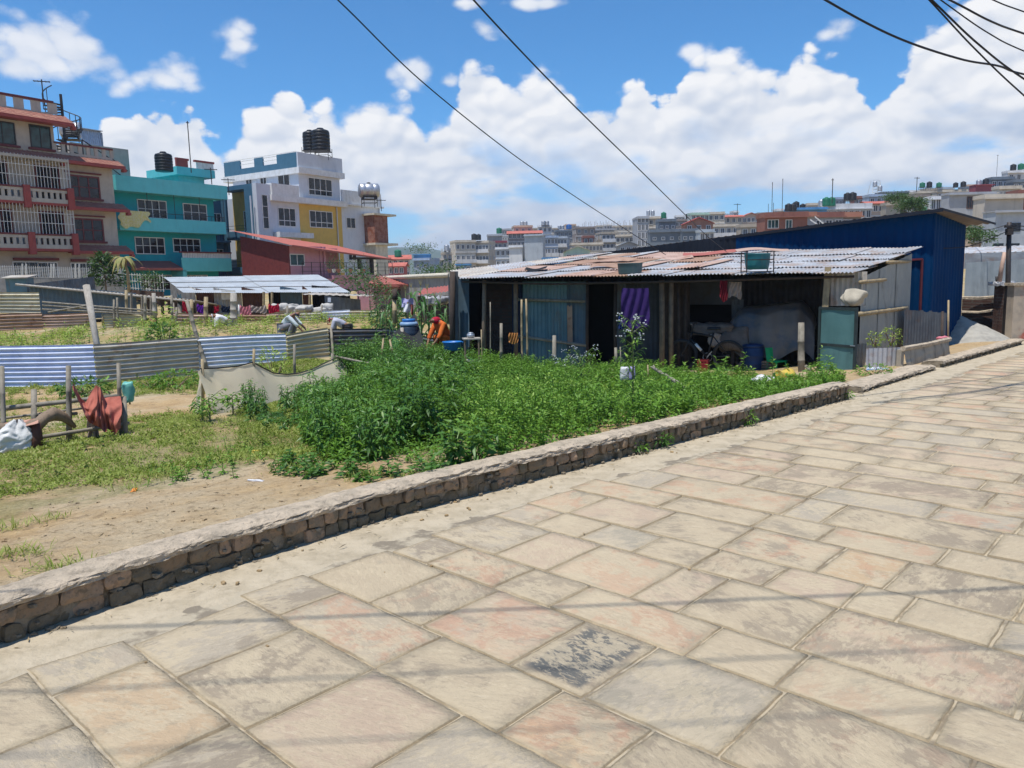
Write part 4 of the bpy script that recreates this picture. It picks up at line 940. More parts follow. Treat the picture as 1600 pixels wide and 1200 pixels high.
t = thing('bamboo_rail', 'split bamboo rails tied along the far fence under the dark shed', 'rail', P(150, 490, 26.9))
for y0, y1 in ((476, 483), (481, 487), (487, 489)): part('cane', bamboo(P(66, y0 - 4, 26.4), P(246, y1 + 3, 27.6), .035), MT['bamboo_g'], t, True, True)
part('cane', bamboo(P(75, 488, 26.4), P(142, 476, 26.8), .03), MT['bamboo_g'], t, True, True)

# ---- dark sheet shed at the left
def quad_wall(mb, a, b, za0, zb0, za1, zb1, pitch=.2, amp=.02):
    a, b = Vector((a[0], a[1], 0)), Vector((b[0], b[1], 0)); u = b - a; nrm = Vector((u.y, -u.x, 0)).normalized(); nw = max(2, round(u.length / pitch))
    return mb.grid(lambda s, t: (a + u * s + nrm * (amp * math.sin(6.283 * nw * s)) + Vector((0, 0, (za0 * (1 - s) + zb0 * s) * (1 - t) + (za1 * (1 - s) + zb1 * s) * t))), nw * 4, 1)
a0, a1 = P(45, 444, 31), P(212, 458, 31.5); d0 = P(50, 500, 31).z
t = thing('sheet_shed', 'low dark blue grey corrugated shed below the beige apartment house', 'shed', (a0.x, a0.y, d0))
mb = MB(); quad_wall(mb, a0, a1, d0, d0, a0.z, a1.z, .16, .02); part('front_wall', mb, MT['bluegrey'], t, world=True)
mb = MB(); quad_wall(mb, a0, a0 + Vector((.5, 4, 0)), d0, d0, a0.z, a0.z + .3, .16, .02); part('side_wall', mb, MT['gi_dark'], t, world=True)
mb = MB().corr(a0 + Vector((-.3, -.35, .03)), (a1 - a0) + Vector((2.6, .3, -.35)), (.3, 4.2, -.5), .15, .02, 4); part('roof', mb, MT['gi_old'], t, world=True)
mb = MB().bar(a0 + Vector((-.3, -.36, .0)), a1 + Vector((2.4, -.1, -.4)), .045); part('eave_pole', mb, MT['wood_l'], t, world=True)
b0_ = a1 + Vector((2.5, .2, 0)); mb = MB()
for i in range(9):
    xx = a1.x + .15 + i * .28; mb.box((xx, a1.y + .1, (d0 + a1.z - .05) / 2 - .1), (.12, .03, a1.z - d0 - .3 - i * .035), 0)
part('slat_wall', mb, MT['wood_d'], t, world=True)
for px, tp in ((205, 458), (222, 462), (236, 466)): part('post', MB().bar(P(px, 500, 30.8), P(px, tp, 30.8), .05), MT['bamboo_g'], t, world=True)
p = P(31, 440, 32); t = thing('sheet_hut', 'tiny pale blue sheet hut left of the dark shed', 'hut', p); part('wall', MB().box((0, 0, .0 - .6), (.75, .8, 1.5), .2), MT['tealsheet'], t); part('roof', MB().box((0, 0, .2), (1.0, 1.1, .04), .2, .1), MT['gi_old'], t)

# ---- white iron railing in front of the beige house
p0, p1 = P(-5, 432, 44), P(193, 436, 47); zt_ = P(-5, 414, 44).z
t = thing('iron_railing', 'white iron railing on a wall in front of the beige apartment house', 'railing', ((p0.x + p1.x) / 2, (p0.y + p1.y) / 2, p0.z - 1.5))
mb = MB(); u = p1 - p0; N_ = 60
for i in range(N_ + 1): q = p0 + u * (i / N_); mb.bar(q, (q.x, q.y, q.z + (zt_ - p0.z)), .012, 4)
for k_ in range(8): mb.bar(p0 + Vector((0, 0, k_ * (zt_ - p0.z) / 8)), p1 + Vector((0, 0, k_ * (zt_ - p0.z) / 8)), .012, 4)
part('bars', mb, MT['white_rail'], t, world=True)
for px in (35, 41, 80, 84, 118, 124, 162): part('post', MB().bar(P(px, 434, 44.5), P(px, 412, 44.5), .045, 5), MT['white_rail'], t, world=True)
mb = MB(); q = (u.normalized()); mb.add([p0, p1, p1 + Vector((0, 0, -2)), p0 + Vector((0, 0, -2)), p0 + Vector((-.1, .2, 0)), p1 + Vector((-.1, .2, 0))], [(0, 3, 2, 1), (0, 1, 5, 4)]); part('base_wall', mb, MT['conc'], t, world=True)
p0, p1 = P(196, 452, 45), P(256, 456, 42); t = thing('iron_railing', 'short white iron railing in front of the teal house', 'railing', p0)
mb = MB()
for i in range(15): q = p0.lerp(p1, i / 14); mb.bar(q, q + Vector((0, 0, .95)), .02, 4)
for k_ in (.1, .5, .85): mb.bar(p0 + Vector((0, 0, k_)), p1 + Vector((0, 0, k_)), .02, 4)
part('bars', mb, MT['white_rail'], t, world=True); part('base_wall', MB().add([p0, p1, p1 - Vector((0, 0, 2)), p0 - Vector((0, 0, 2))], [(0, 3, 2, 1)]), MT['brick_d'], t, world=True)

# ---- long shed with the bright tin roof
e0, e1, r0, r1 = P(286, 455, 33.5), P(549, 456, 35), P(255, 433, 37.5), P(497, 430, 40); g_ = P(400, 505, 34).z
t = thing('long_shed', 'long low shed with a bright corrugated roof and brown doors in the field', 'shed', (e0.x, e0.y, g_))
def bil(u, v): return e0.lerp(e1, u).lerp(r0.lerp(r1, u), v)
ix = 0; MT['shelter_tin'] = sheetmat('grey_tin', (.44, .47, .49), (.36, .39, .41), (.26, .22, .18), .35, .1, .5)
for c_, (v0, v1) in enumerate(((0, .36), (.32, .66), (.62, 1.))):
    for s0 in (0., .5):
        mb = MB(); nn_ = 90; s1 = s0 + .5 + (.01 if s0 == 0 else 0); dz = .03 * (2 - c_) * -1 + (.03 if s0 else 0)
        mb.grid(lambda u, v: bil(s0 + (s1 - s0) * u, v0 + (v1 - v0) * v) + Vector((0, 0, .006 * math.sin(u * nn_ * 1.57 * 2) + dz)), nn_ * 4, 2)
        part('roof_sheet', mb, MT['shelter_tin'], t, world=True); ix += 1
W0, W1 = e0 + Vector((.2, .8, 0)), e1 + Vector((-.2, .8, 0))
def wseg(px0, px1, m, nm, off=0., pitch=.15):
    def onw(px):
        lo, hi = 0., 1.
        for _ in range(30):
            md = (lo + hi) / 2; q = W0.lerp(W1, md); xx = 800 + (q.x / q.y) * 1200
            if xx < px: lo = md
            else: hi = md
        return W0.lerp(W1, lo) + Vector((0, off, 0))
    a, b = onw(px0), onw(px1); mb = MB(); quad_wall(mb, a, b, g_ - .3, g_ - .3, e0.z + .12, e1.z + .12, pitch, .014); part(nm, mb, MT[m], t, world=True)
MT['doorbrown'] = pm('brown_door', (.13, .055, .035), (.09, .04, .03), 6, stain=(.05, .03, .02), samt=.5)
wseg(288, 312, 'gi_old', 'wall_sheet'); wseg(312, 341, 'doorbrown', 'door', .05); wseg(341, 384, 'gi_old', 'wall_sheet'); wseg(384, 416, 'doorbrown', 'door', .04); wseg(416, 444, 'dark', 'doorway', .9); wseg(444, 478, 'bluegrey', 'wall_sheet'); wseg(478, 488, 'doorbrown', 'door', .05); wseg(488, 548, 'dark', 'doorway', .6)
mb = MB(); quad_wall(mb, (W0.x, W0.y), (r0.x + .3, r0.y), g_ - .3, g_ + .2, e0.z + .1, r0.z - .1, .15, .014); part('side_wall', mb, MT['gi_old'], t, world=True)
for px in (412, 425, 484): part('post', MB().bar(P(px, 498, 33.7), P(px, 456, 33.7), .06), MT['bamboo'], t, world=True)
part('door_grille', MB().box(P(357, 461, 34.2), (.6, .05, .4), .1), MT['cream'], t, world=True)
# dark lean-to at its right end
c0, c1 = P(507, 462, 31), P(563, 466, 32.5); t = thing('little_shed', 'small dark grey shed with a flat roof at the right end of the long shed', 'shed', (c0.x, c0.y, P(507, 500, 31).z))
zb = P(507, 500, 31).z; mb = MB(); quad_wall(mb, c0, c1, zb, zb, c0.z, c1.z - .05, .3, .01); part('front_wall', mb, MT['conc_d'], t, world=True)
mb = MB(); quad_wall(mb, c0, c0 + Vector((-.5, 3, 0)), zb, zb, c0.z, c0.z + .1, .3, .01); part('side_wall', mb, MT['conc_d'], t, world=True)
part('panel', MB().add([c0.lerp(c1, .0) + Vector((0, -.06, -.75)), c1 + Vector((0, -.06, -.7)), c1 + Vector((0, -.06, -1.25)), c0 + Vector((0, -.06, -1.3))], [(0, 3, 2, 1)]), MT['tealsheet'], t, world=True)
part('roof', MB().corr(c0 + Vector((-.9, -.3, .08)), c1 - c0 + Vector((1.3, 0, 0)), (0, 2.5, .02), .3, .015, 2), MT['gi_old'], t, world=True)
part('poster', MB().add([P(512, 465, 30.9), P(517, 465, 30.9), P(517, 472, 30.9), P(512, 472, 30.9)], [(0, 3, 2, 1)]), MT['ltblue'], t, world=True)

# ---- cloths on the fence line and the pile of sacks
def cloth_px(x0, y0, x1, y1, Y, m, label, sag=.08, folds=5, name='hanging_cloth', cat='cloth', amp=.05, uneven=.12, grp=None, rip=0.):
    a = P(x0, y0, Y); b = P(x1, y0, Y); hgt = a.z - P(x0, y1, Y).z; ph = random.random() * 6; wd = (b - a).length
    def fn(u, v):
        f = math.sin(u * folds * 6.283 + ph + .6 * math.sin(v * 3)) * amp * (.25 + .75 * v) + .02 * math.sin(u * 23 + v * 9)
        z = -hgt * v * (1 + uneven * math.sin(u * 5 + ph)) - sag * math.sin(math.pi * u) * (1 - v * .5)
        q = a.lerp(b, u) ; xs = (u - .5) * wd * .10 * math.sin(v * 2.6); return (q.x + xs, q.y + f, q.z + z)
    mb = MB().grid(fn, 26, 12); o = single(name, mb, m if not isinstance(m, str) else MT[m], label, cat, grp, smooth=True); return o
def fab(name, c, c2=None): MT[name] = pm(name, c, c2 or tuple(x * .72 for x in c), 7, rough=.9, bump=.3, bscale=50, spec=.1); return MT[name]
fab('red_cloth', (.50, .025, .06)); fab('purple_cloth', (.20, .035, .38)); fab('pink_cloth', (.60, .20, .24)); fab('tan_cloth', (.38, .31, .27)); fab('navy_cloth', (.02, .03, .06)); fab('terra_cloth', (.40, .135, .10), (.32, .10, .075)); fab('white_cloth', (.68, .68, .69), (.58, .59, .62)); fab('lilac_cloth', (.38, .36, .58))
GC = 'washing hung along the far fence'
cloth_px(285, 469, 294, 487, 28, 'red_cloth', 'dark red cloth hanging left of the leaning pole top', grp=GC); cloth_px(308, 474, 320, 488, 28, 'purple_cloth', 'bright purple cloth hung on the far fence', grp=GC); cloth_px(334, 476, 341, 487, 28, 'red_cloth', 'small red patterned cloth between two posts', grp=GC)
cloth_px(346, 476, 362, 488, 28.3, 'navy_cloth', 'navy cloth hung left of the thick wooden post', grp=GC); cloth_px(374, 476, 391, 492, 28, 'pink_cloth', 'pink cloth hung right of the thick wooden post', grp=GC, amp=.02); cloth_px(392, 476, 415, 488, 28.5, 'tan_cloth', 'tan cloth hung between the pink and the red cloths', grp=GC, amp=.02)
cloth_px(419, 474, 435, 488, 28.5, 'red_cloth', 'largest red floral cloth hung in front of the dark doorway', grp=GC); cloth_px(233, 496, 243, 512, 26.6, 'pink_cloth', 'crumpled pink cloth hanging from the leaning grey post', grp=GC)
cloth_px(277, 458, 283, 476, 33.3, 'tealsheet', 'pale green cloth hanging at the left end of the long shed')
mb = MB()
for i in range(9): mb.rock((random.uniform(-1.2, 1.4), random.uniform(-.2, .5), random.uniform(0, .25)), (.62, .45, .22), random.random() * 3, i, .5, (5, 4, 3))
p = P(478, 488, 30); t = single('sack_heap', mb.shift(p), pm('dusty_sack', (.50, .48, .44), (.34, .33, .31), 3, rough=.8), 'heap of white sacks behind the far fence', 'sack heap', smooth=True)

# ---- walls and low roofs in the gap left of the shack
p0, p1 = P(596, 436, 40), P(703, 432, 30); t = thing('compound_wall', 'long grey plastered compound wall topped by a pale pipe left of the shack', 'wall', (p0.x, p0.y, p0.z - 2.6))
part('wall', MB().add([p0, p1, p1 - Vector((0, 0, 2.6)), p0 - Vector((0, 0, 2.6)), p0 + Vector((0, .25, 0)), p1 + Vector((0, .25, 0))], [(0, 3, 2, 1), (0, 1, 5, 4)]), MT['conc'], t, world=True)
part('pipe', MB().bar(p0 + Vector((0, -.1, .06)), p1 + Vector((0, -.1, .06)), .09, 8), MT['cream'], t, world=True)
e0, e1 = P(573, 443, 36), P(663, 446, 35); t = thing('red_roof_shed', 'low pink shed with a flat red tin roof beside the maize', 'shed', (e0.x, e0.y, e0.z - 2.2))
part('roof', MB().corr(e0, e1 - e0, (0, 3, .35), .2, .02, 2), MT['redroof'], t, world=True); part('fascia', MB().box((e0 + e1) / 2 + Vector((0, 0, -.04)), ((e1 - e0).length, .05, .12), -.1), MT['redroof'], t, world=True)
q = P(610, 447, 36.8); part('wall', MB().box((q.x + .1, q.y, q.z - 1.1), (3.4, .15, 2.2)), MT['pink'], t, world=True); part('wall_end', MB().box((q.x + 2.7, q.y + .3, q.z - 1.1), (2.2, .15, 2.2)), MT['conc'], t, world=True); part('window', MB().box((q.x + .5, q.y - .1, q.z - .5), (.75, .08, .65)), MT['glass'], t, world=True)
e0, e1 = P(652, 461, 27), P(703, 455, 26.5); t = thing('rusty_lean_to', 'low dark lean-to with a rust red roof left of the shack', 'shed', (e0.x, e0.y, e0.z - 1.5))
part('roof', MB().corr(e0, e1 - e0, (0, 2, .2), .15, .02, 2), MT['redroof'], t, world=True); part('wall', MB().box((e0 + e1) / 2 + Vector((0, .4, -.7)), (1.2, .1, 1.2)), MT['wood_d'], t, world=True)
p = P(683, 470, 25); single('tarpaulin_bundle', MB().rock(p, (.80, .5, .24), .2, 3, .55, (6, 5, 4)), pm('dirty_tarpaulin', (.40, .40, .41), (.05, .05, .055), 2.2, rough=.6), 'white and black tarpaulin bundle under the rusty lean-to', 'bundle', smooth=True)
p0 = P(675, 447, 34); t = thing('balustrade', 'short white concrete balustrade above the compound wall', 'balustrade', p0)
mb = MB()
for i in range(9): mb.box((i * .2 - .1, 0, .15), (.07, .07, .4))
part('baluster', mb, MT['white'], t); part('rail', MB().box((.7, 0, .38), (2.0, .12, .07)), MT['white'], t)
# ---------------------------------------------------------------- the shack
SA_, SB_ = Vector((-1.75, 17.55, 0)), Vector((6.3, 14.05, 0)); fS = (SB_ - SA_).normalized(); nS = Vector((-fS.y, fS.x, 0)); gS = -.32
qS = plane_map(SA_, fS)
def SW(px, off=0., py=500): s, z = qS(px, py, off); return s
def SP(px, py, off=0.): s, z = qS(px, py, off); return SA_ + fS * s + nS * off + Vector((0, 0, z))
shack = thing('tin_shack', 'long dark shack of patched corrugated sheets under a low tin roof', 'shack', (SA_.x, SA_.y, gS))
def spart(nm, mb, m, par=None, smooth=False, label=None): return part(nm, mb, MT[m] if isinstance(m, str) else m, par or shack, smooth, True, label)
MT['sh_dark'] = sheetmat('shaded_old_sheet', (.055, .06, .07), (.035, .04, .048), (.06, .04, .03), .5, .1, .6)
def swall(px0, px1, y0, y1, off, m, nm='wall_sheet', pitch=.09, amp=.010, zb=None, lean=0., seg=1):
    a, b = SP(px0, y1, off), SP(px1, y1, off); a2, b2_ = SP(px0, y0, off), SP(px1, y0, off)
    if zb is not None: a.z = b.z = zb
    u = b - a; nw = max(1, round(u.length / pitch)); mb = MB(); nr = nS
    mb.grid(lambda s, t: a.lerp(b, s).lerp(a2.lerp(b2_, s), t) + nr * (-amp * math.sin(6.283 * nw * s) + lean * t + .006 * math.sin(7 * s + 4 * t)), nw * 4, 4)
    return spart(nm, mb, m)
def sbox(px0, px1, y0, y1, off, d, m, nm, zb=None):
    a, b = SP(px0, y1, off), SP(px1, y0, off); z0 = a.z if zb is None else zb; c = (a + b) / 2; L = (Vector((b.x, b.y, 0)) - Vector((a.x, a.y, 0))).length
    return spart(nm, MB().box((c.x, c.y, (z0 + b.z) / 2), (L, d, b.z - z0), math.atan2(fS.y, fS.x)), m)
# front wall from left to right, .55 m behind the eave
o_ = .55
swall(704, 716, 424, 560, .1, 'gi_dark', 'wall_sheet', zb=gS); swall(716, 733, 436, 560, .35, 'bluegrey', 'wall_panel', .4, .004, zb=gS)
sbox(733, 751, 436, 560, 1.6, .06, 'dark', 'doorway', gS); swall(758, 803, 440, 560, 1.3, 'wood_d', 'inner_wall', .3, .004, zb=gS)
MT['brownbrick'] = brickmat('brown_brick', (.095, .06, .05), (.075, .05, .045), (.07, .06, .055)); sbox(760, 801, 452, 548, 1.15, .05, 'brownbrick', 'brick_wall', gS)
swall(800, 816, 440, 560, .6, 'navy_cloth', 'wall_panel', .5, .004, zb=gS)
swall(811, 858, 440, 570, .62, 'tealsheet', zb=gS); swall(856, 886, 440, 572, .58, 'tealsheet', zb=gS, pitch=.075); swall(884, 916, 440, 572, .63, 'bluegrey', zb=gS)
spart('cross_rail', bamboo(SP(809, 468, .5), SP(914, 471, .5), .033), 'bamboo_g', smooth=True); spart('cross_rail', bamboo(SP(809, 525, .48), SP(916, 540, .48), .035), 'bamboo_g', smooth=True)
spart('rust_patch', MB().grid(lambda u, v: SP(886 + 8 * u, 478, .565) + Vector((0, 0, -.82 * v + .02 * math.sin(9 * u))), 4, 8), MT['rusty'])
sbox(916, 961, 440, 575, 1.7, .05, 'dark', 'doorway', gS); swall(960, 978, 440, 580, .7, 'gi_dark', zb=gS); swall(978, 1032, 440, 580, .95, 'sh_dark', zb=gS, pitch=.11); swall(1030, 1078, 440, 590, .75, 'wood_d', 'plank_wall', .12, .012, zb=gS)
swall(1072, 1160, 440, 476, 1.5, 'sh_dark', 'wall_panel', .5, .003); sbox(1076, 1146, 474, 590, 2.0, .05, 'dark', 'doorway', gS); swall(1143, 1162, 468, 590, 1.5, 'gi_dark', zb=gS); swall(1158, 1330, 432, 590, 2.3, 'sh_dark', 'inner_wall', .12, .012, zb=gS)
for px, y0, y1, r, m, off in ((707, 424, 560, .06, 'wood_d', .02), (757, 438, 566, .045, 'wood', .1), (806, 440, 566, .05, 'wood', .3), (918, 440, 572, .035, 'wood_d', .5), (962, 440, 580, .035, 'wood_d', .5), (1034, 438, 585, .055, 'wood', .25), (1049, 438, 587, .05, 'wood', .35), (1060, 440, 587, .035, 'wood_d', .45), (1072, 438, 585, .04, 'wood_d', .6)):
    a, b = SP(px, y1, off), SP(px, y0, off); a.z = gS; spart('post', MB().tube([a, a.lerp(b, .5) + Vector((random.uniform(-.02, .02), 0, 0)), b], r, 8), m, smooth=True)
a, b = SP(1287, 500, .02), SP(1294, 428, .02); spart('post', MB().box(((a + b) / 2), (.11, .09, (b - a).length + .25), math.atan2(fS.y, fS.x), 0, .04), 'bamboo')
spart('eave_beam', MB().tube([SP(722, 440, -.05), SP(860, 444, -.05), SP(1060, 440, -.05), SP(1335, 432, -.05)], .022, 6), 'wood_d', smooth=True)
# floor plinth
spart('plinth', MB().grid(lambda u, v: SA_ + fS * (-.1 + 8.9 * u) + nS * (.1 + 4.6 * v) + Vector((0, 0, gS + .03)), 2, 2), 'mortar_d')
spart('plinth_edge', MB().grid(lambda u, v: SA_ + fS * (4.3 + 4.5 * u) + nS * (.1) + Vector((0, 0, gS - .2 + .23 * v)), 2, 2), 'mortar_d')
# back and side walls
rBL, rBM, rBR, rFL, rFR = P(703, 425, 20.5), P(925, 399, 22.5), P(1443, 388, 16.2), P(721, 438, 17.15), P(1336, 430, 13.95)
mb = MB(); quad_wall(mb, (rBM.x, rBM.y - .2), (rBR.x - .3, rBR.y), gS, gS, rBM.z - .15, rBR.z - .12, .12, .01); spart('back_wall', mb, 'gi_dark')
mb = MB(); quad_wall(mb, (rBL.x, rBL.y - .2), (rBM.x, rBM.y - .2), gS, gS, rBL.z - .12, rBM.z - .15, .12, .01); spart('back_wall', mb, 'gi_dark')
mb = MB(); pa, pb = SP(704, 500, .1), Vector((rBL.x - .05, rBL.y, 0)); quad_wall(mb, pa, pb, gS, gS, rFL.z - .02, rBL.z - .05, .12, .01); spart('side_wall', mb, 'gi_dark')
# grey end wall along the street
MT['greytin'] = sheetmat('grey_painted_tin', (.285, .30, .275), (.235, .25, .235), (.13, .12, .10), .55, .0, .6, 1.6, (1, 1, .4), (.56, .70))
E0, E1 = Vector((6.42, 14.12, 0)), Vector((8.28, 16.0, 0)); qE = plane_map(E0, (E1 - E0))
fE = (E1 - E0).normalized(); nE = Vector((fE.y, -fE.x, 0))
def EP(px, py, off=0.): s, z = qE(px, py, -off); return E0 + fE * s + nE * off + Vector((0, 0, z))
zA, zB = EP(1342, 434).z, EP(1419, 396).z
for k_, (s0, s1) in enumerate(((0, .34), (.33, .68), (.67, 1.))):
    mb = MB(); a, b = E0.lerp(E1, s0), E0.lerp(E1, s1); dz = lambda s: zA + (zB - zA) * s
    a = a + nE * .008 * k_; b = b + nE * .008 * k_
    quad_wall(mb, a, b, -.1, -.1, dz(s0), dz(s1), .26, .006); spart('end_wall_sheet', mb, 'greytin')
for a_ in ((1341, 513, 1417, 481), (1344, 441, 1384, 437), (1386, 410, 1422, 408)):
    spart('bamboo_rail', bamboo(EP(a_[0], a_[1] - 22 if a_[1] > 500 else a_[1], .05), EP(a_[2], a_[3], .05), .042 if a_[1] > 500 else .035), 'bamboo', smooth=True)
spart('shutter', MB().corr(SP(1296, 478, .15), fS * .62, (0, 0, .62), .09, .012, 1), 'gi_old')
# roof: sheets in lapped rows
def rsurf(u, v):
    f = rFL.lerp(rFR, u); bk = rBM.lerp(rBR, u); p = f.lerp(bk, v); p.z += -.02 * math.sin(math.pi * v); return p
rowsR = [(0., .30), (.24, .56), (.50, .80), (.75, 1.0)]
def pick(u, c_):
    if c_ == 0: return 'rusty' if .36 < u < .5 else ('pinkrust' if (.28 < u < .36 or .62 < u < .66) else 'roofgi')
    if c_ == 1: return random.choice(['roofgi', 'roofgi', 'pinkrust']) if u < .6 else 'roofgi'
    if c_ == 2: return random.choice(['pinkrust', 'roofgi', 'rusty', 'gi_old']) if u < .55 else 'roofgi'
    return random.choice(['pinkrust', 'roofgi', 'gi_old']) if u < .5 else 'roofgi'
for c_, (v0, v1) in enumerate(rowsR):
    u = -.0; k_ = 0
    while u < .985:
        du = .088 + random.uniform(-.008, .012); u1 = min(u + du + .006, 1.0); ext = -.02 + random.uniform(-.035, .02) * (1 if c_ else .3)
        tilt = random.uniform(-.015, .02); lift = .02 * c_ * 0 + .022 + .012 * (k_ % 2); nw = max(4, round((u1 - u) * 8.8 / .075))
        if c_ and random.random() < .25 and u < .6: lift += .03; tilt += .04
        mb = MB(); us, u1s = u, u1
        mb.grid(lambda s, t: rsurf(us + (u1s - us) * s, max(v0 + ext, -.02) + (v1 - v0 - ext) * t) + Vector((0, 0, lift + (.035 * (1 - t)) + tilt * (s - .5) + .0135 * math.sin(6.283 * nw * s))), nw * 5, 3)
        o = spart('roof_sheet', mb, pick((u + u1) / 2, c_), smooth=True); u = u1 - .006; k_ += 1
# the lower left wing of the roof
for k_ in range(4):
    t0, t1 = k_ / 4, (k_ + 1.05) / 4; mb = MB()
    A_, B_ = rFL.lerp(rFL.lerp(rBM, .98), 0), None
    def fn(s, t, t0=t0, t1=t1):
        tt = t0 + (t1 - t0) * s; near = rFL.lerp(rBM, tt); far = rBL.lerp(rBM, tt); q = near.lerp(far, t); q.z += .012 * math.sin(s * 6.283 * 14) + .02 + .008 * (k_ % 2) + .02; return q
    mb.grid(fn, 70, 3); spart('roof_sheet', mb, ['gi_old', 'roofgi', 'gi_old', 'pinkrust'][k_], smooth=True)
for (u, v, ln, wd, rz, m) in ((.13, .22, .5, .28, .2, 'dark'), (.24, .55, 1.3, .5, -.25, 'rusty'), (.42, .62, .9, .35, .3, 'pinkrust'), (.50, .80, 1.5, .45, .15, 'redroof'), (.33, .30, .9, .5, .1, 'rusty'), (.62, .88, 1.2, .35, .25, 'pinkrust'), (.2, .75, 1.1, .4, .3, 'rusty')):
    c = rsurf(u, v) + Vector((0, 0, .10)); mb = MB(); ang = math.atan2(fS.y, fS.x) + rz
    mb.grid(lambda s, t: c + Vector((math.cos(ang), math.sin(ang), 0)) * ((s - .5) * ln) + Vector((-math.sin(ang), math.cos(ang), .12)) * ((t - .5) * wd) + Vector((0, 0, .03 * math.sin(5 * s + u * 20) + .025 * t)), 10, 3)
    spart('loose_sheet', mb, m, smooth=True, label='loose bent sheet lying on the patched roof')
# ---- things on and in the shack
def frame_tub(px0, px1, y0, y1, Y, m, label, framed=True):
    a, b = P(px0, y1, Y), P(px1, y1, Y); c = (a + b) / 2; wd = (b.x - a.x); h = P(px0, y0, Y).z - a.z
    t = thing('roof_tub', label, 'tub', tuple(c)); mb = MB(); r = wd / 2
    mb.lathe((0, 0, 0), [(r * .86, 0), (r * .93, h * .3), (r * .97, h * .6), (r, h * .93), (r * 1.02, h * .95), (r * 1.02, h), (r * .95, h), (r * .9, h * .2)], 20, .7); part('shell', mb, MT[m], t, True)
    if framed:
        f = MB()
        for sx in (-1, 1):
            for sy in (-1, 1): f.bar((sx * r * 1.04, sy * r * .72, -.06), (sx * r * 1.04, sy * r * .72, h * 1.12), .012, 4)
        for z_ in (-.04, h * .6): f.bar((-r * 1.04, -r * .72, z_), (r * 1.04, -r * .72, z_), .012, 4); f.bar((-r * 1.04, r * .72, z_), (r * 1.04, r * .72, z_), .012, 4)
        part('frame', f, MT['iron'], t)
    return t
MT['tubteal'] = pm('teal_plastic', (.02, .17, .20), (.015, .13, .16), 5, rough=.5, stain=(.10, .16, .16), samt=.4)
MT['tubgrey'] = pm('greygreen_plastic', (.05, .095, .10), (.04, .08, .085), 5, rough=.5, stain=(.10, .12, .12), samt=.4)
frame_tub(1163, 1203, 396, 421, 14.6, 'tubteal', 'teal plastic tub in a thin iron frame on the shack roof'); frame_tub(965, 1004, 411, 433, 15.9, 'tubgrey', 'grey green oval tub standing near the roof edge above the doorway', False)
cloth_px(972, 450, 1013, 511, 15.45, fab('violet_cloth', (.050, .026, .13)), 'violet shawl hanging from the eave beside the open doorway', .01, 3, amp=.014, uneven=.03); cloth_px(967, 492, 979, 512, 15.5, fab('blue_cloth', (.02, .04, .16)), 'small blue cloth half behind the violet shawl', .01, 1, amp=.02)
cloth_px(1125, 438, 1136, 468, 14.9, fab('dim_red_cloth', (.20, .02, .03)), 'dark red bag hanging under the eave above the bicycle', .01, 1, name='hanging_bag', cat='bag', amp=.03); cloth_px(1139, 440, 1158, 465, 15.0, 'tan_cloth', 'grey brown cloth hanging beside the dark red bag', .01, 2, amp=.03)
# green two panel door leaf
MT['doorteal'] = pm('green_door_paint', (.085, .185, .18), (.07, .16, .158), 3, rough=.6, stain=(.05, .10, .10), samt=.4)
MT['doorframe'] = pm('dark_door_frame', (.03, .045, .045), (.02, .03, .03), 8, rough=.6)
a, b = P(1277, 592, 13.6), P(1336, 594, 12.9); top_ = P(1284, 479, 13.6).z; h = top_ - a.z; u = Vector((b.x - a.x, b.y - a.y, 0)); wd = u.length; rz_ = math.atan2(u.y, u.x)
t = thing('door_leaf', 'green sheet metal door leaf of two panels propped at the end of the shack', 'door', (a.x, a.y, a.z), rz_)
f = MB(); f.b2(0, .045, -.02, .02, 0, h).b2(wd - .045, wd, -.02, .02, 0, h)
for z_ in (0, h * .47, h - .05): f.b2(.045, wd - .045, -.02, .02, z_, z_ + .045)
part('frame', f, MT['doorframe'], t)
for z0, z1 in ((.045, h * .47), (h * .47 + .045, h - .05)): part('panel', MB().grid(lambda s, q: (.045 + (wd - .09) * s, -.004 + .006 * math.sin(7 * s + 3 * q), z0 + (z1 - z0) * q), 8, 6), MT['doorteal'], t, True)
part('latch', MB().box((wd - .05, -.03, h * .5), (.09, .015, .015)), MT['steel'], t)
p = P(1332, 478, 13.3); mb = MB().grid(lambda u, v: ((.19 + .06 * math.sin(u * 18.8 + 4 * v) + .05 * mnoise.noise(Vector((math.cos(u * 6.283) * 2, math.sin(u * 6.283) * 2, v * 5)))) * math.sin(3.1 * (.12 + .86 * v)) ** .7 * math.cos(u * 6.283), .15 * math.sin(3.1 * (.12 + .86 * v)) * math.sin(u * 6.283), .30 * v + .22 * v * (1 - v) * math.sin(u * 12.6 + 2) + .05 * math.sin(u * 31 + 8 * v) * v * (1 - v)), 40, 16); mb.shift(p); single('crumpled_sack', mb, fab('sack_beige', (.45, .40, .31)), 'crumpled pale sack perched on top of the green door', 'sack', smooth=True)
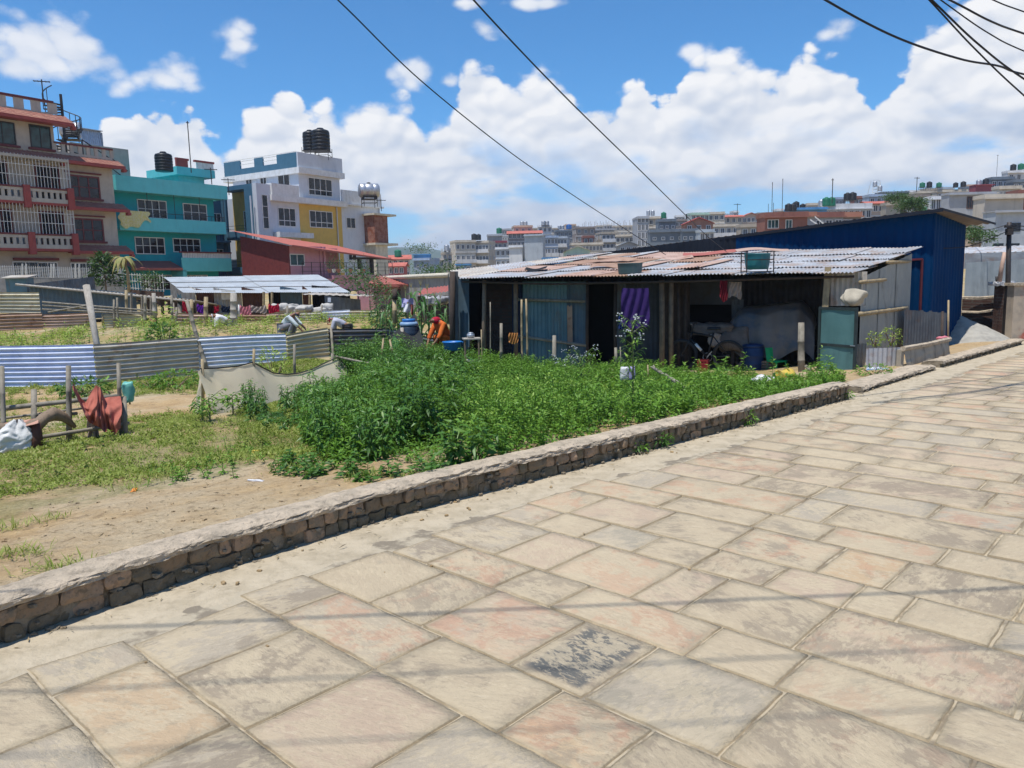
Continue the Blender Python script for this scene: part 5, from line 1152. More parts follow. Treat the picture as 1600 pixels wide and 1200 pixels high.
# covered cart under tarpaulin
MT['tarp'] = pm('grey_tarpaulin', (.17, .155, .14), (.10, .105, .115), 1.4, rough=.55, stain=(.04, .08, .13), samt=.7, sscale=(1, 1, 1.2))
cc = SP(1213, 540, 1.3); cc.z = gS
def tf(u, v):
    x = -1.0 + 1.75 * u; prof = [(-.62, .42), (-.60, .62), (-.55, .98), (-.42, 1.22), (-.1, 1.34), (.5, 1.36)]
    t_ = v * (len(prof) - 1); i = min(int(t_), len(prof) - 2); k = t_ - i; y = prof[i][0] * (1 - k) + prof[i + 1][0] * k; z = prof[i][1] * (1 - k) + prof[i + 1][1] * k
    e = min(u, 1 - u) * 6; sh_ = min(1, e); z = z * (.62 + .38 * sh_ ** .6) * (.90 + .14 * u) ; z += .05 * math.sin(u * 17 + v * 5) * (1 - v) + .03 * mnoise.noise(Vector((u * 6, v * 6, 1)))
    y += .05 * math.sin(u * 21 + 2 * v) + .05 * mnoise.noise(Vector((u * 9, v * 3, 4))) - .1 * math.sin(math.pi * u)
    z += -.16 * math.exp(-((u - .45) / .25) ** 2) * (1 - v) ** 2 + .1 * (u < .12) * (1 - v)
    return cc + fS * x + nS * y + Vector((0, 0, z))
t = thing('covered_cart', 'handcart heaped high and covered by a grey tarpaulin under the shack roof', 'cart', tuple(cc)); part('tarpaulin', MB().grid(tf, 60, 30), MT['tarp'], t, True, True)
part('bed', MB().box(cc + Vector((0, 0, .42)) , (1.5, .8, .08), math.atan2(fS.y, fS.x)), MT['wood_d'], t, world=True)
for sx in (-.45, .45): part('wheel', MB().tube([cc + fS * (sx + .24 * math.cos(i / 16 * 6.283)) + nS * -.35 + Vector((0, 0, .27 + .24 * math.sin(i / 16 * 6.283))) for i in range(17)], .03, 6), MT['blackplastic'], t, world=True)
def drum(c, r, h, m, label, lid=None, name='drum'):
    t = thing(name, label, 'drum', tuple(c)); mb = MB().lathe((0, 0, 0), [(r * .96, 0), (r, .03), (r, h * .32), (r * 1.03, h * .34), (r, h * .36), (r, h * .64), (r * 1.03, h * .66), (r, h * .68), (r, h * .93), (r * .94, h * .97)], 20); part('barrel', mb, MT[m], t, True)
    part('lid', MB().lathe((0, 0, h * .97), [(r * .98, 0), (r * .98, .05), (r * .7, .07)], 20), MT[lid or m], t, True); return t
MT['navyplastic'] = pm('navy_plastic', (.012, .04, .12), (.01, .03, .09), 5, rough=.5); c = SP(1176, 560, .55); c.z = gS; drum(c, .21, .52, 'navyplastic', 'dark blue drum between the bicycle and the covered cart')
# bicycle
def bicycle():
    w2, w1 = SP(1138, 560, .25), SP(1066, 560, .35); r = .32; z0 = gS + .03
    t = thing('bicycle', 'black bicycle with white marks on its frame leaning inside the shack', 'bicycle', (w2.x, w2.y, z0), 0)
    d = Vector((w1.x - w2.x, w1.y - w2.y, 0)); L = d.length; d.normalize(); R_ = lambda x, z, y=0.: w2 * 1. + d * x + nS * y + Vector((0, 0, z0 + z - w2.z + 0))
    for cx in (0, L):
        c = lambda a, rr: R_(cx + rr * math.cos(a), r + rr * math.sin(a))
        o = part('wheel', MB().tube([c(i / 28 * 6.283, r - .02) for i in range(29)], .024, 8, False), MT['blackplastic'], t, True, True)
        part('rim', MB().tube([c(i / 28 * 6.283, r - .05) for i in range(29)], .012, 6, False), MT['iron'], o, True, True)
        s = MB()
        for i in range(14): s.bar(c(i / 14 * 6.283, .03), c(i / 14 * 6.283 + .25, r - .05), .003, 3)
        s.tube([R_(cx, r, -.04), R_(cx, r, .04)], .025, 8); part('spokes', s, MT['iron'], o, False, True)
    bb, seat, head, head2 = R_(.42, .28), R_(.30, .78), R_(L - .20, .78), R_(L - .17, .66)
    f = MB(); f.bar(R_(0, r), bb, .013); f.bar(R_(0, r), R_(.30, .70), .011); f.bar(bb, seat, .018); f.bar(bb, head2, .025); f.bar(R_(.31, .70), head, .02); f.bar(head, head2, .024); part('frame', f, MT['blackplastic'], t, True, True)
    part('down_tube_mark', MB().bar(bb.lerp(head2, .35), bb.lerp(head2, .7), .0275, 8), MT['white_rail'], t, True, True)
    part('fork', MB().bar(head2, R_(L, r, .05), .015).bar(head2, R_(L, r, -.05), .015), MT['iron'], t, True, True)
    part('handlebar', MB().bar(head, R_(L - .24, .95), .014).tube([R_(L - .24, .95, -.28), R_(L - .26, .97, 0), R_(L - .24, .95, .28)], .015, 6), MT['iron'], t, True, True)
    part('saddle', MB().rock(R_(.29, .86), (.25, .13, .06), math.atan2(d.y, d.x), 2, .1, (5, 3, 2)), MT['blackplastic'], t, True, True)
    part('crank', MB().tube([bb + d * .09 * math.cos(i / 12 * 6.283) + Vector((0, 0, .09 * math.sin(i / 12 * 6.283))) for i in range(13)], .008, 4).bar(bb + nS * .05, bb + nS * .05 + d * .1 + Vector((0, 0, -.13)), .01).bar(bb - nS * .05, bb - nS * .05 - d * .1 + Vector((0, 0, .13)), .01), MT['steel'], t, False, True)
    part('pedal', MB().box(bb + nS * .1 + d * .1 + Vector((0, 0, -.13)), (.09, .07, .02)), MT['blackplastic'], t, False, True)
bicycle()
fab('drab_cloth', (.17, .14, .12))
def bundle(px, py, off, d, m, label, seed, name='cloth_bundle', cat='bundle', amp=.4, rz=0.): return single(name, MB().rock(SP(px, py, off), d, math.atan2(fS.y, fS.x) + rz, seed, amp, (7, 5, 5)), MT[m], label, cat, smooth=True)
bundle(1112, 514, .75, (.85, .35, .22), 'drab_cloth', 'beige sack spread on a bench behind the bicycle', 3); bundle(1117, 531, .45, (.22, .14, .26), 'tan_cloth', 'small whitish bag hanging in front of the beige sack', 9); bundle(1148, 530, .7, (.55, .4, .5), 'drab_cloth', 'grey plastic wrapped bundle left of the covered cart', 6)
t = thing('bench', 'dark wooden bench behind the bicycle carrying the beige sack', 'bench', SP(1112, 575, .8)); c = SP(1112, 521, .8)
part('top', MB().box(c, (1.0, .4, .05), math.atan2(fS.y, fS.x)), MT['wood_d'], t, world=True)
for sx in (-.45, .45): part('leg', MB().box((c.x + fS.x * sx, c.y + fS.y * sx, (gS + c.z) / 2), (.06, .35, c.z - gS), math.atan2(fS.y, fS.x)), MT['wood_d'], t, world=True)
def crate(px, py, off, d, m, label, rz=0.):
    c = SP(px, py, off); c.z = gS + .03; ang = math.atan2(fS.y, fS.x) + rz; t = thing('crate', label, 'crate', tuple(c), ang); mb = MB()
    for k_ in range(4): z = d[2] * (.1 + .26 * k_); mb.b2(-d[0] / 2, d[0] / 2, -d[1] / 2, -d[1] / 2 + .015, z, z + d[2] * .16).b2(-d[0] / 2, d[0] / 2, d[1] / 2 - .015, d[1] / 2, z, z + d[2] * .16).b2(-d[0] / 2, -d[0] / 2 + .015, -d[1] / 2, d[1] / 2, z, z + d[2] * .16).b2(d[0] / 2 - .015, d[0] / 2, -d[1] / 2, d[1] / 2, z, z + d[2] * .16)
    part('slats', mb, MT[m], t); f = MB()
    for sx in (-1, 1):
        for sy in (-1, 1): f.box((sx * (d[0] / 2 - .01), sy * (d[1] / 2 - .01), d[2] / 2), (.035, .035, d[2]))
    f.b2(-d[0] / 2, d[0] / 2, -d[1] / 2, d[1] / 2, 0, .02); part('corner_posts', f, MT[m], t); return t
MT['dimred'] = pm('dull_red_plastic', (.22, .02, .02), (.16, .018, .018), 5, rough=.5); crate(1099, 577, .2, (.2, .2, .24), 'dimred', 'dull red plastic crate between the two bicycle wheels'); crate(1199, 582, .55, (.26, .2, .2), 'wood', 'small wooden box beside the green chair')
# green plastic chair, tipped
c = SP(1213, 580, .5); c.z = gS + .04; t = thing('plastic_chair', 'broken bright green plastic chair in the shade beneath the cart', 'chair', tuple(c), .5)
MT['brightgreen'] = pm('bright_green_plastic', (.01, .36, .12), (.01, .28, .09), 5, rough=.45)
part('seat', MB().rock((0, 0, .2), (.30, .28, .03), 0, 1, .05, (4, 4, 1)), MT['brightgreen'], t, True); part('backrest', MB().grid(lambda u, v: (-.14 + .28 * u, .12 + .05 * v - .05 * math.sin(math.pi * u), .2 + .26 * v), 6, 4), MT['brightgreen'], t, True)
for sx in (-.12, .12):
    for sy in (-.11, .11): part('leg', MB().tube([(sx, sy, .2), (sx * 1.15, sy * 1.15, 0)], [.018, .012], 6), MT['brightgreen'], t)
# stakes and poles standing in the plants in front
GS = 'stakes in front of the shack'
for a_ in [(766, 566, 472, .014, 'bamboo_g', 'thin crooked stick in front of the brown brick wall', 16.6), (783, 572, 505, .035, 'bamboo_g', 'short thick stake in front of the brick wall', 16.0), (815, 575, 468, .022, 'bamboo', 'left cane of the pair leaning together', 15.3), (822, 572, 467, .022, 'bamboo', 'right cane of the pair leaning together', 15.3),
           (866, 588, 524, .042, 'bamboo_g', 'thick bamboo post in front of the teal sheet wall', 14.6), (752, 578, 515, .014, 'bamboo', 'thin stick right of the little table', 15.4), (962, 574, 543, .032, 'bamboo_g', 'left of two grey stakes below the violet shawl', 14.8), (969, 578, 542, .012, 'bamboo_g', 'thin stick right of the two grey stakes', 14.6),
           (1012, 597, 570, .014, 'bamboo', 'pale short stick near the fork ended pole', 13.2), (1008, 590, 579, .012, 'bamboo', 'shortest pale stick near the fork ended pole', 13.2), (1252, 592, 504, .065, 'bamboo_g', 'stout bamboo post in front of the covered cart', 13.6), (989, 680, 655, .022, 'bamboo', 'small wooden peg under the tall weed', 7.9), (1044, 663, 646, .020, 'bamboo_g', 'dark peg near the wall right of the tall weed', 8.4)]:
    px, yb, yt, r, m, lb, Y = a_; ppole(px + random.uniform(-2, 2), yb, Y, px, yt, Y + .05, r, m=m, label=lb, group=GS, name='stake', cat='stake')
t = thing('fallen_pole', 'pale pole with a forked end lying slantwise in the plants', 'pole', tuple(P(1092, 619, 10.2)))
part('shaft', bamboo(P(1094, 621, 10.2), P(1022, 576, 12.2), .032, .8), MT['bamboo_g'], t, True, True); part('fork', MB().bar(P(1024, 577, 12.2), P(1017, 573, 12.25), .015).bar(P(1024, 577, 12.2), P(1021, 571, 12.3), .013), MT['bamboo_g'], t, False, True)
ppole(1259, 572, 13.2, 1270, 582, 13.0, .03, m='bamboo_g', label='grey plastic pipe stub beside the stout bamboo post', name='pipe', cat='pipe')
# small table with a pot, blue basin, blue drum
c = P(738, 556, 15.6); c.z = Hs(c.x, c.y); ht = P(738, 529, 15.6).z - c.z; t = thing('small_table', 'rickety little wooden table at the left end of the shack', 'table', tuple(c)); part('top', MB().box((0, 0, ht), (.36, .34, .025), .2), MT['wood_l'], t); part('shelf', MB().box((.05, 0, ht * .45), (.34, .3, .03), .2), MT['wood_l'], t)
for sx in (-.14, .14):
    for sy in (-.12, .12): part('leg', MB().box((sx, sy, ht / 2), (.03, .03, ht)), MT['wood'], t)
t2 = thing('cooking_pot', 'round grey metal pot on the little wooden table', 'pot', (c.x - .02, c.y, c.z + ht + .012)); part('body', MB().lathe((0, 0, 0), [(.05, 0), (.075, .02), (.083, .05), (.075, .085), (.06, .095), (.068, .10)], 18), MT['steel'], t2, True); part('lid', MB().lathe((0, 0, .10), [(.068, 0), (.045, .012), (.01, .02)], 18), MT['steel'], t2, True)
c = P(707, 548, 16.4); t = thing('basin', 'blue plastic basin on the low fence beside the shack', 'basin', tuple(c)); MT['basinblue'] = pm('basin_blue', (.02, .17, .48), (.02, .14, .42), 5, rough=.4)
part('bowl', MB().lathe((0, 0, 0), [(.13, 0), (.17, .02), (.20, .17), (.215, .185), (.215, .20), (.19, .19), (.15, .05)], 22), MT['basinblue'], t, True); part('handle', MB().box((.21, 0, .18), (.05, .08, .02)), MT['basinblue'], t)
t = thing('basin_stand', 'short post under the blue basin', 'post', (c.x, c.y, fz)); part('shaft', MB().box((c.x, c.y, (fz + c.z) / 2 - .005), (.1, .1, c.z - fz)), MT['wood_d'], t, world=True)
c = P(641, 560, 18.3); c.z = -.5; hh_ = P(641, 495, 18.3).z - c.z; t = thing('water_drum', 'dark ribbed drum with a pale blue lid beside the black net', 'drum', tuple(c))
prof = [(.21, 0)]
for i in range(7): prof += [(.225, hh_ * .11 * i + .02), (.225, hh_ * .11 * i + hh_ * .08), (.212, hh_ * .11 * i + hh_ * .095)]
prof += [(.225, hh_ * .80), (.19, hh_ * .84)]; part('barrel', MB().lathe((0, 0, 0), prof, 20), pm('slate_drum', (.03, .05, .085), (.02, .035, .06), 5, rough=.5), t, True)
MT['lidblue'] = pm('pale_blue_plastic', (.22, .34, .50), (.16, .27, .42), 6, rough=.5); part('shoulder', MB().lathe((0, 0, hh_ * .84), [(.215, 0), (.22, .05), (.19, .09)], 20), MT['lidblue'], t, True); part('lid', MB().lathe((0, 0, hh_ * .84 + .09), [(.14, 0), (.16, .04), (.15, .07)], 20), MT['basinblue'], t, True)
ppole(630, 560, 18.0, 628, 512, 18.1, .045, m='wood_l', label='grey post left of the dark ribbed drum'); ppole(617, 505, 19.6, 616, 466, 19.8, .06, m='bamboo', label='pale bamboo post with a dark top among the maize'); ppole(617, 468, 19.75, 616, 452, 19.8, .07, m='wood_d', bam=False, label='dark sleeve on the pale bamboo post in the maize', name='pipe_sleeve', cat='pipe')
ppole(596, 560, 15.5, 599, 529, 15.7, .022, m='bamboo', label='left of two short canes in the green mound'); ppole(614, 558, 15.3, 609, 531, 15.5, .022, m='bamboo', label='right of two short canes in the green mound')
t = thing('scarecrow', 'white and lilac cloth with a red strip hung on a pole above the drum', 'cloth', tuple(P(638, 495, 19)))
part('pole', MB().bar(P(638, 530, 19), P(637, 472, 19), .02), MT['bamboo'], t, world=True)
for (x0, y0, x1, y1, Y, m) in ((627, 467, 646, 480, 19, 'lilac_cloth'), (630, 474, 643, 488, 18.94, 'white_cloth'), (641, 476, 646, 492, 18.9, 'terra_cloth')):
    a, b = P(x0, y0, Y), P(x1, y1, Y); part('cloth', MB().grid(lambda u, v: (a.x + (b.x - a.x) * u, Y + .05 * math.sin(7 * u + 3 * v) + .05 * math.sin(u * 3.14), a.z + (b.z - a.z) * v + .02 * math.sin(9 * u)), 10, 8), MT[m], t, True, True)
# black net
MT['net'] = pm('black_shade_net', (.018, .02, .022), (.03, .032, .03), 30, rough=.9)
n0, n1, n2, n3 = P(648, 489, 18.9), P(604, 527, 17.6), P(622, 556, 17.4), P(668, 552, 17.5)
mb = MB().grid(lambda u, v: n1.lerp(n0, u).lerp(n2.lerp(n3, u), v) + Vector((0, .07 * math.sin(8 * u + 4 * v), -.06 * math.sin(math.pi * u) * (1 - v))), 20, 14); single('shade_net', mb, MT['net'], 'black shade net draped over the fence beside the blue lidded drum', 'net', smooth=True)
n0, n1 = P(612, 535, 17.1), P(632, 560, 16.6); mb = MB().grid(lambda u, v: n0.lerp(n1, u) + Vector((.12 * (v - .5), 0, .03 * math.sin(6 * u) + .3 * (v - .5) * (1 - u * .5))), 12, 6); single('green_netting', mb, pm('green_net', (.06, .20, .07), (.05, .15, .05), 20, rough=.9), 'strip of green netting lying on the green mound', 'net', smooth=True)
cloth_px(795, 520, 809, 536, 15.2, fab('orange_cloth', (.50, .22, .07)), 'small orange cloth on the stake near the teal sheet wall', .0, 1, amp=.02)

# ---------------------------------------------------------------- blue shed behind
MT['bluetin'] = sheetmat('blue_painted_tin', (.000, .034, .115), (.000, .028, .092), (.001, .016, .07), .35, .0, .7, .8, (1, 1, .3), spec=.08); MT['near_black'] = pm('near_black_surface', (.010, .014, .024), (.007, .010, .018), 2, rough=.6)
C0, C1, C2 = Vector((8.98, 16.45, 0)), Vector((10.52, 17.95, 0)), Vector((2.0, 24.4, 0))
zC = P(1450, 333, C0.y).z; z1_ = P(1517, 352, C1.y).z; z2_ = P(925, 399, C2.y).z
t = thing('blue_shed', 'long dark blue corrugated shed with a sloping roof behind the tin shack', 'shed', tuple(C0))
mid_ = C0.lerp(C2, .45); zm_ = zC + (z2_ - zC) * .45
mb = MB(); quad_wall(mb, mid_, C0, -.4, -.2, zm_, zC, .2, .012); part('side_wall', mb, MT['bluetin'], t, world=True)
mb = MB(); quad_wall(mb, C2, mid_, -.4, -.4, z2_, zm_, .2, .012); part('side_wall', mb, MT['near_black'], t, world=True, label='black far part of the long wall')  # far part of this wall is given a near-black colour
mb = MB(); quad_wall(mb, C0, C1, -.15, -.1, zC, z1_, .2, .012); part('end_wall', mb, MT['bluetin'], t, world=True)
nb = (C1 - C0).normalized(); lb = (C2 - C0).normalized(); K0, K2 = P(1474, 325, 16.1), P(915, 398, 24.3); K1 = P(1556, 348, 17.9); K3 = K2 + (K1 - K0) * 1.15
mb = MB(); nw = 46; mb.grid(lambda u, v: K0.lerp(K2, u).lerp(K1.lerp(K3, u), v) + Vector((0, 0, .018 * math.sin(6.283 * nw * u))), nw * 4, 3); part('roof', mb, pm('brown_underside', (.16, .125, .11), (.12, .095, .085), 1.5, rough=.6, stain=(.22, .15, .11), samt=.4), t, world=True)
mb = MB(); mb.add([K0, K2, K2 + Vector((0, 0, -.07)), K0 + Vector((0, 0, -.07))], [(0, 1, 2, 3)]); mb.add([K0, K1, K1 + Vector((0, 0, -.05)), K0 + Vector((0, 0, -.05))], [(0, 3, 2, 1)]); part('fascia', mb, MT['near_black'], t, world=True)
qB = plane_map(C0, (C0 - C2)); fB = (C0 - C2).normalized(); nB = Vector((fB.y, -fB.x, 0))
def BP(px, py, off=.03): s, z = qB(px, py, -off); return C0 + fB * s + nB * off + Vector((0, 0, z))
MT['dkred'] = pm('dark_red_steel', (.12, .02, .03), (.09, .018, .025), 8, rough=.5)
part('door_frame', MB().bar(BP(1441, 405), BP(1437, 500), .028, 4).bar(BP(1421, 406), BP(1442, 405), .028, 4), MT['dkred'], t, world=True)
# rusty fence bits, planter, gravel, rubbish by the street
swx = lambda px, py, Y: P(px, py, Y)
def strip(pts_b, h, m, label, pitch=.09, amp=.014, name='corrugated_sheet', top=None):
    mb = MB(); a, b = pts_b; a, b = Vector(a), Vector(b); u = b - a; u.z = 0; nw = max(2, round(u.length / pitch)); nr = Vector((u.y, -u.x, 0)).normalized()
    mb.grid(lambda s, t_: a.lerp(b, s) + nr * (amp * math.sin(6.283 * nw * s)) + Vector((0, 0, (h[0] * (1 - s) + h[1] * s) * t_ + (.05 * mnoise.noise(Vector((s * 9, 0, 3))) if (top and t_ == 1) else 0))), nw * 5, 3)
    return single(name, mb, MT[m], label, 'metal sheet', 'old sheets standing by the street', smooth=True)
a, b = P(1352, 590, 13.0), P(1410, 586, 13.1); strip((a, b), (.50, .48), 'roofgi', 'pale corrugated sheet standing upright left of the planter wall', .09)
a, b = P(1336, 575, 13.6), P(1352, 575, 13.4); strip((a, b), (.42, .45), 'gi_old', 'narrow rusty corrugated sheet behind the green door edge', .08)
a, b = P(1410, 560, 15.4), P(1476, 547, 16.2); a.z = b.z = 0.; strip((a, b), (.86, .72), 'gi_dark', 'dark stained corrugated sheets below the blue shed wall', .1, top=True)
a, b, c = P(1411, 588, 12.9), P(1480, 567, 14.5), None; a.z = Hs(a.x, a.y) - .05; b.z = a.z; t = thing('planter_wall', 'low plastered planter wall with a leaning white cap in front of the dark sheets', 'wall', tuple(a))
u = (b - a); nr = Vector((u.y, -u.x, 0)).normalized(); z0, z1 = P(1411, 547, 12.9).z, P(1480, 533, 14.5).z
def pw(s, t_): q = a.lerp(b, s); return Vector((q.x, q.y, a.z + ((z0 * (1 - s) + z1 * s) - a.z) * t_)) + nr * (.02 * mnoise.noise(Vector((s * 5, t_ * 4, 0))) + .05 * (1 - t_))
part('wall', MB().grid(pw, 16, 6).add([a + Vector((0, 0, 0)), Vector((a.x, a.y, z0)), Vector((a.x, a.y, z0)) - nr * .12, a - nr * .12], [(0, 1, 2, 3)]).add([Vector((a.x, a.y, z0)), Vector((b.x, b.y, z1)), Vector((b.x, b.y, z1)) - nr * .12, Vector((a.x, a.y, z0)) - nr * .12], [(0, 1, 2, 3)]).add([b + nr * .05, Vector((b.x, b.y, z1)), Vector((b.x, b.y, z1)) - nr * .12, b - nr * .12], [(0, 3, 2, 1)]), pm('stained_plaster', (.36, .32, .25), (.28, .25, .20), 3, stain=(.10, .09, .075), samt=.75, bump=.4), t, world=True)
part('cap', MB().tube([Vector((a.x, a.y, z0)) + Vector((-.05, -.05, .03)), Vector((a.x, a.y, z0)).lerp(Vector((b.x, b.y, z1)), .5) + Vector((0, 0, .02)), Vector((b.x, b.y, z1)) + Vector((.05, .05, .03))], .045, 6, wob=.3), MT['coping'], t, world=True)
a, b = P(1411, 588, 12.92), P(1406, 548, 12.95)
ppole(1481, 535, 14.55, 1482, 469, 14.7, .02, m='bamboo', label='thin upright cane at the right end of the planter wall', name='stake', cat='stake')
ppole(1473, 545, 14.6, 1473, 487, 14.9, .03, m='wood_d', bam=False, label='dark short post behind the thin upright cane', name='stake', cat='stake')
single('red_cloth_scrap', MB().rock(P(1474, 529, 14.5), (.22, .12, .08), .3, 4, .4, (4, 3, 3)), MT['pink_cloth'], 'small pink red cloth scrap on the planter wall end', 'cloth', smooth=True)
# gravel heap
c = P(1528, 531, 18.0); c.z = 0.0; mb = MB()
def gh(u, v):
    x = (u - .5) * 2.1; y = (v - .5) * 2.2; r = math.hypot(x / 1.0, y / 1.1); h = max(0, 1 - r) ** .85 * .60; xx = x - .25 * h
    return (c.x - .35 + xx, c.y + y, c.z - .03 + h + .03 * mnoise.noise(Vector((x * 5, y * 5, 0))) * (h > 0))
mb.grid(gh, 40, 40); struct_o = struct('gravel_heap', mb, pm('grey_gravel', (.40, .38, .33), (.31, .295, .26), 8, rough=.95, bump=1., bscale=45), 'stuff', True)
# rubbish
MT['bagblue'] = pm('blue_wrapper', (.10, .25, .50), (.5, .52, .55), 22, rough=.5, thr=(.45, .5)); MT['bagyellow'] = pm('yellow_bag', (.60, .42, .05), (.5, .36, .08), 9, rough=.5); MT['bagwhite'] = pm('white_bag', (.66, .66, .66), (.5, .5, .52), 11, rough=.45); MT['bagorange'] = pm('orange_wrapper', (.75, .26, .04), (.6, .2, .03), 9, rough=.5)
GR = 'scraps of plastic rubbish'
def scrap(px, py, sz, m, label, seed, z=None, Y=None, flat=.35):
    p = GH(px, py) if Y is None else P(px, py, Y)
    t = single('plastic_scrap', MB().rock(p + Vector((0, 0, sz[2] * .4)), sz, seed, seed * 3.3, .55, (6, 5, 4)), MT[m], label, 'rubbish', GR, smooth=True); return t
scrap(1192, 604, (.42, .26, .16), 'bagwhite', 'white plastic bag lying in the weeds before the shack', 1, Y=12.0); scrap(1228, 598, (.26, .2, .2), 'bagyellow', 'yellow bag with a white edge in the weeds before the shack', 2, Y=12.0)
scrap(1368, 584, (.32, .2, .1), 'bagblue', 'blue and white crumpled wrapper beside the upright pale sheet', 3, Y=12.7); scrap(1402, 586, (.26, .12, .06), 'bagwhite', 'flat pale wrapper at the foot of the planter wall', 4, Y=12.6)
scrap(210, 768, (.10, .04, .02), 'bagorange', 'orange wrapper on the bare soil', 5); scrap(399, 710, (.08, .06, .04), 'bagyellow', 'tiny yellow wrapper at the edge of the weeds', 6); scrap(130, 981, (.045, .035, .03), 'bagorange', 'small orange peel at the foot of the brick wall', 7)
scrap(1024, 716, (.14, .05, .02), 'pink_cloth', 'pink scrap on the road beside the wall weeds', 8); scrap(400, 752, (.16, .03, .012), 'bagwhite', 'grey white strip lying on the bare soil', 9); scrap(1343, 608, (.14, .06, .03), 'purple_cloth', 'dark purple scrap at the end of the low brick wall', 10); scrap(482, 653, (.12, .10, .08), 'pink_cloth', 'pink scrap under the plants near the shade cloth', 11, Y=9.4)
# ---------------------------------------------------------------- left corner: rack, cloths, sacks
GBR = 'canes and posts of the drying rack'
t = thing('bamboo_rack', 'low rack of lashed bamboo canes at the left edge carrying the terracotta cloth', 'rack', tuple(P(100, 690, 9.4)))
for nm, a, b, r in (('rail', P(-30, 642, 9.5), P(190, 618, 10.1), .033), ('rail', P(-30, 658, 9.6), P(128, 638, 10.0), .018), ('rail', P(60, 650, 9.7), P(120, 646, 9.6), .024), ('rail', P(58, 684, 9.2), P(202, 661, 9.9), .026),
                    ('post', P(7, 704, 9.3), P(3, 572, 9.6), .032), ('post', P(55, 690, 9.5), P(53, 609, 9.8), .04), ('post', P(108, 692, 9.5), P(107, 571, 9.6), .036), ('post', P(190, 684, 9.9), P(185, 567, 10.0), .03), ('post', P(196, 680, 9.8), P(194, 620, 10.0), .035)):
    part(nm, bamboo(a, b, r), MT['bamboo_g'], t, True, True)
pole(P(80, 699, 9.2), P(158, 690, 9.4), .045, 'bamboo_g', 'short log lying on the weeds below the rack', 'log', 'log')
pts = [P(118, 668, 9.35), P(100, 652, 9.3), P(84, 646, 9.2), P(70, 652, 9.1), P(60, 664, 9.0), P(30, 672, 8.95), P(-10, 668, 8.9)]
single('driftwood', MB().tube(pts, [.02, .055, .085, .07, .075, .06, .06], 9, wob=.25), MT['wood'], 'bent thick branch lying over the white sack', 'branch', smooth=True)
part_ = ppole(58, 702, 8.9, 56, 662, 8.95, .065, m='doorbrown', bam=False, label='short reddish brown post beside the white sack', name='post', cat='post')
# terracotta cloth: its top edge follows the rack, the rest hangs in folds
topc = [(111, 591), (117, 606), (126, 622), (135, 629), (142, 616), (149, 602), (156, 606), (163, 622), (174, 620), (189, 619)]
botc = [(116, 612), (124, 632), (133, 652), (140, 660), (148, 664), (156, 668), (162, 676), (170, 672), (180, 680), (190, 668)]
def lerp_tab(tab, u):
    k = u * (len(tab) - 1); i = min(int(k), len(tab) - 2); f = k - i; return (tab[i][0] * (1 - f) + tab[i + 1][0] * f, tab[i][1] * (1 - f) + tab[i + 1][1] * f)
def tcl(u, v):
    a, b = lerp_tab(topc, u), lerp_tab(botc, u); Y = 9.45 + .5 * u - .28 * math.sin(min(1, v * 1.4) * 1.5) * 1.; px, py = a[0] + (b[0] - a[0]) * v + 1.2 * math.sin(v * 6 + u * 12), a[1] + (b[1] - a[1]) * v
    f = .022 * math.sin(u * 46 + 3 * v + 3 * math.sin(u * 9)) * (.3 + v) + .035 * math.sin(u * 17 - v * 6) + .02 * math.sin(v * 15 + u * 21) * (1 - abs(u - .4)) + .05 * mnoise.noise(Vector((u * 7, v * 4, 3))); return P(px, py, Y + f)
single('terracotta_cloth', MB().grid(tcl, 110, 40), MT['terra_cloth'], 'terracotta red cloth draped in folds over the bamboo rack', 'cloth', smooth=True)
cloth_px(136, 652, 150, 685, 9.65, 'tan_cloth', 'dirty grey cloth hanging below the terracotta cloth', .02, 2, amp=.04)
def sack(u, v):
    a = u * 6.283; R0 = (.36 + .05 * math.sin(3 * a + 1) + .05 * mnoise.noise(Vector((u * 5, v * 4, 2)))) * math.sin(math.pi * (.08 + .90 * v)) ** .6 * (1 - .45 * v)
    z = .52 * v + .03 * math.sin(5 * a + v * 4); cr = .035 * mnoise.noise(Vector((math.cos(a) * 2, math.sin(a) * 2, v * 11))) + .02 * mnoise.noise(Vector((math.cos(a) * 6, math.sin(a) * 6, v * 14)))
    return ((R0 + cr) * math.cos(a) * 1.25 + .22 * v, (R0 + cr) * math.sin(a), z)
c = P(12, 714, 8.9); sk_ = MB().grid(sack, 64, 30); sk_.v = [(x * .72, y * .72, z * .82) for x, y, z in sk_.v]; single('white_sack', sk_.shift(c), pm('woven_sack', (.66, .65, .62), (.52, .51, .49), 5, rough=.6, bump=.5, bscale=30), 'full white woven sack on the ground at the left edge', 'sack', smooth=True)
single('orange_sheet', MB().grid(lambda u, v: P(-14 + 74 * u, 664 - 11 * u + 14 * v * (1 - .4 * u), 9.05 - .2 * v + .04 * math.sin(14 * u + 5 * v)), 24, 8), fab('peach_cloth', (.52, .30, .22)), 'faded peach cloth laid over the branch above the white sack', 'cloth', smooth=True)
single('plastic_bag', MB().rock(P(201, 612, 10.3), (.13, .1, .26), .2, 8, .35, (5, 4, 6)), pm('thin_green_plastic', (.16, .45, .38), (.12, .36, .31), 6, rough=.35), 'pale turquoise plastic bag stuck on a stick right of the terracotta cloth', 'bag', smooth=True)
ppole(203, 632, 10.3, 202, 608, 10.32, .012, m='bamboo', label='thin stick under the turquoise plastic bag', name='stick', cat='stick')
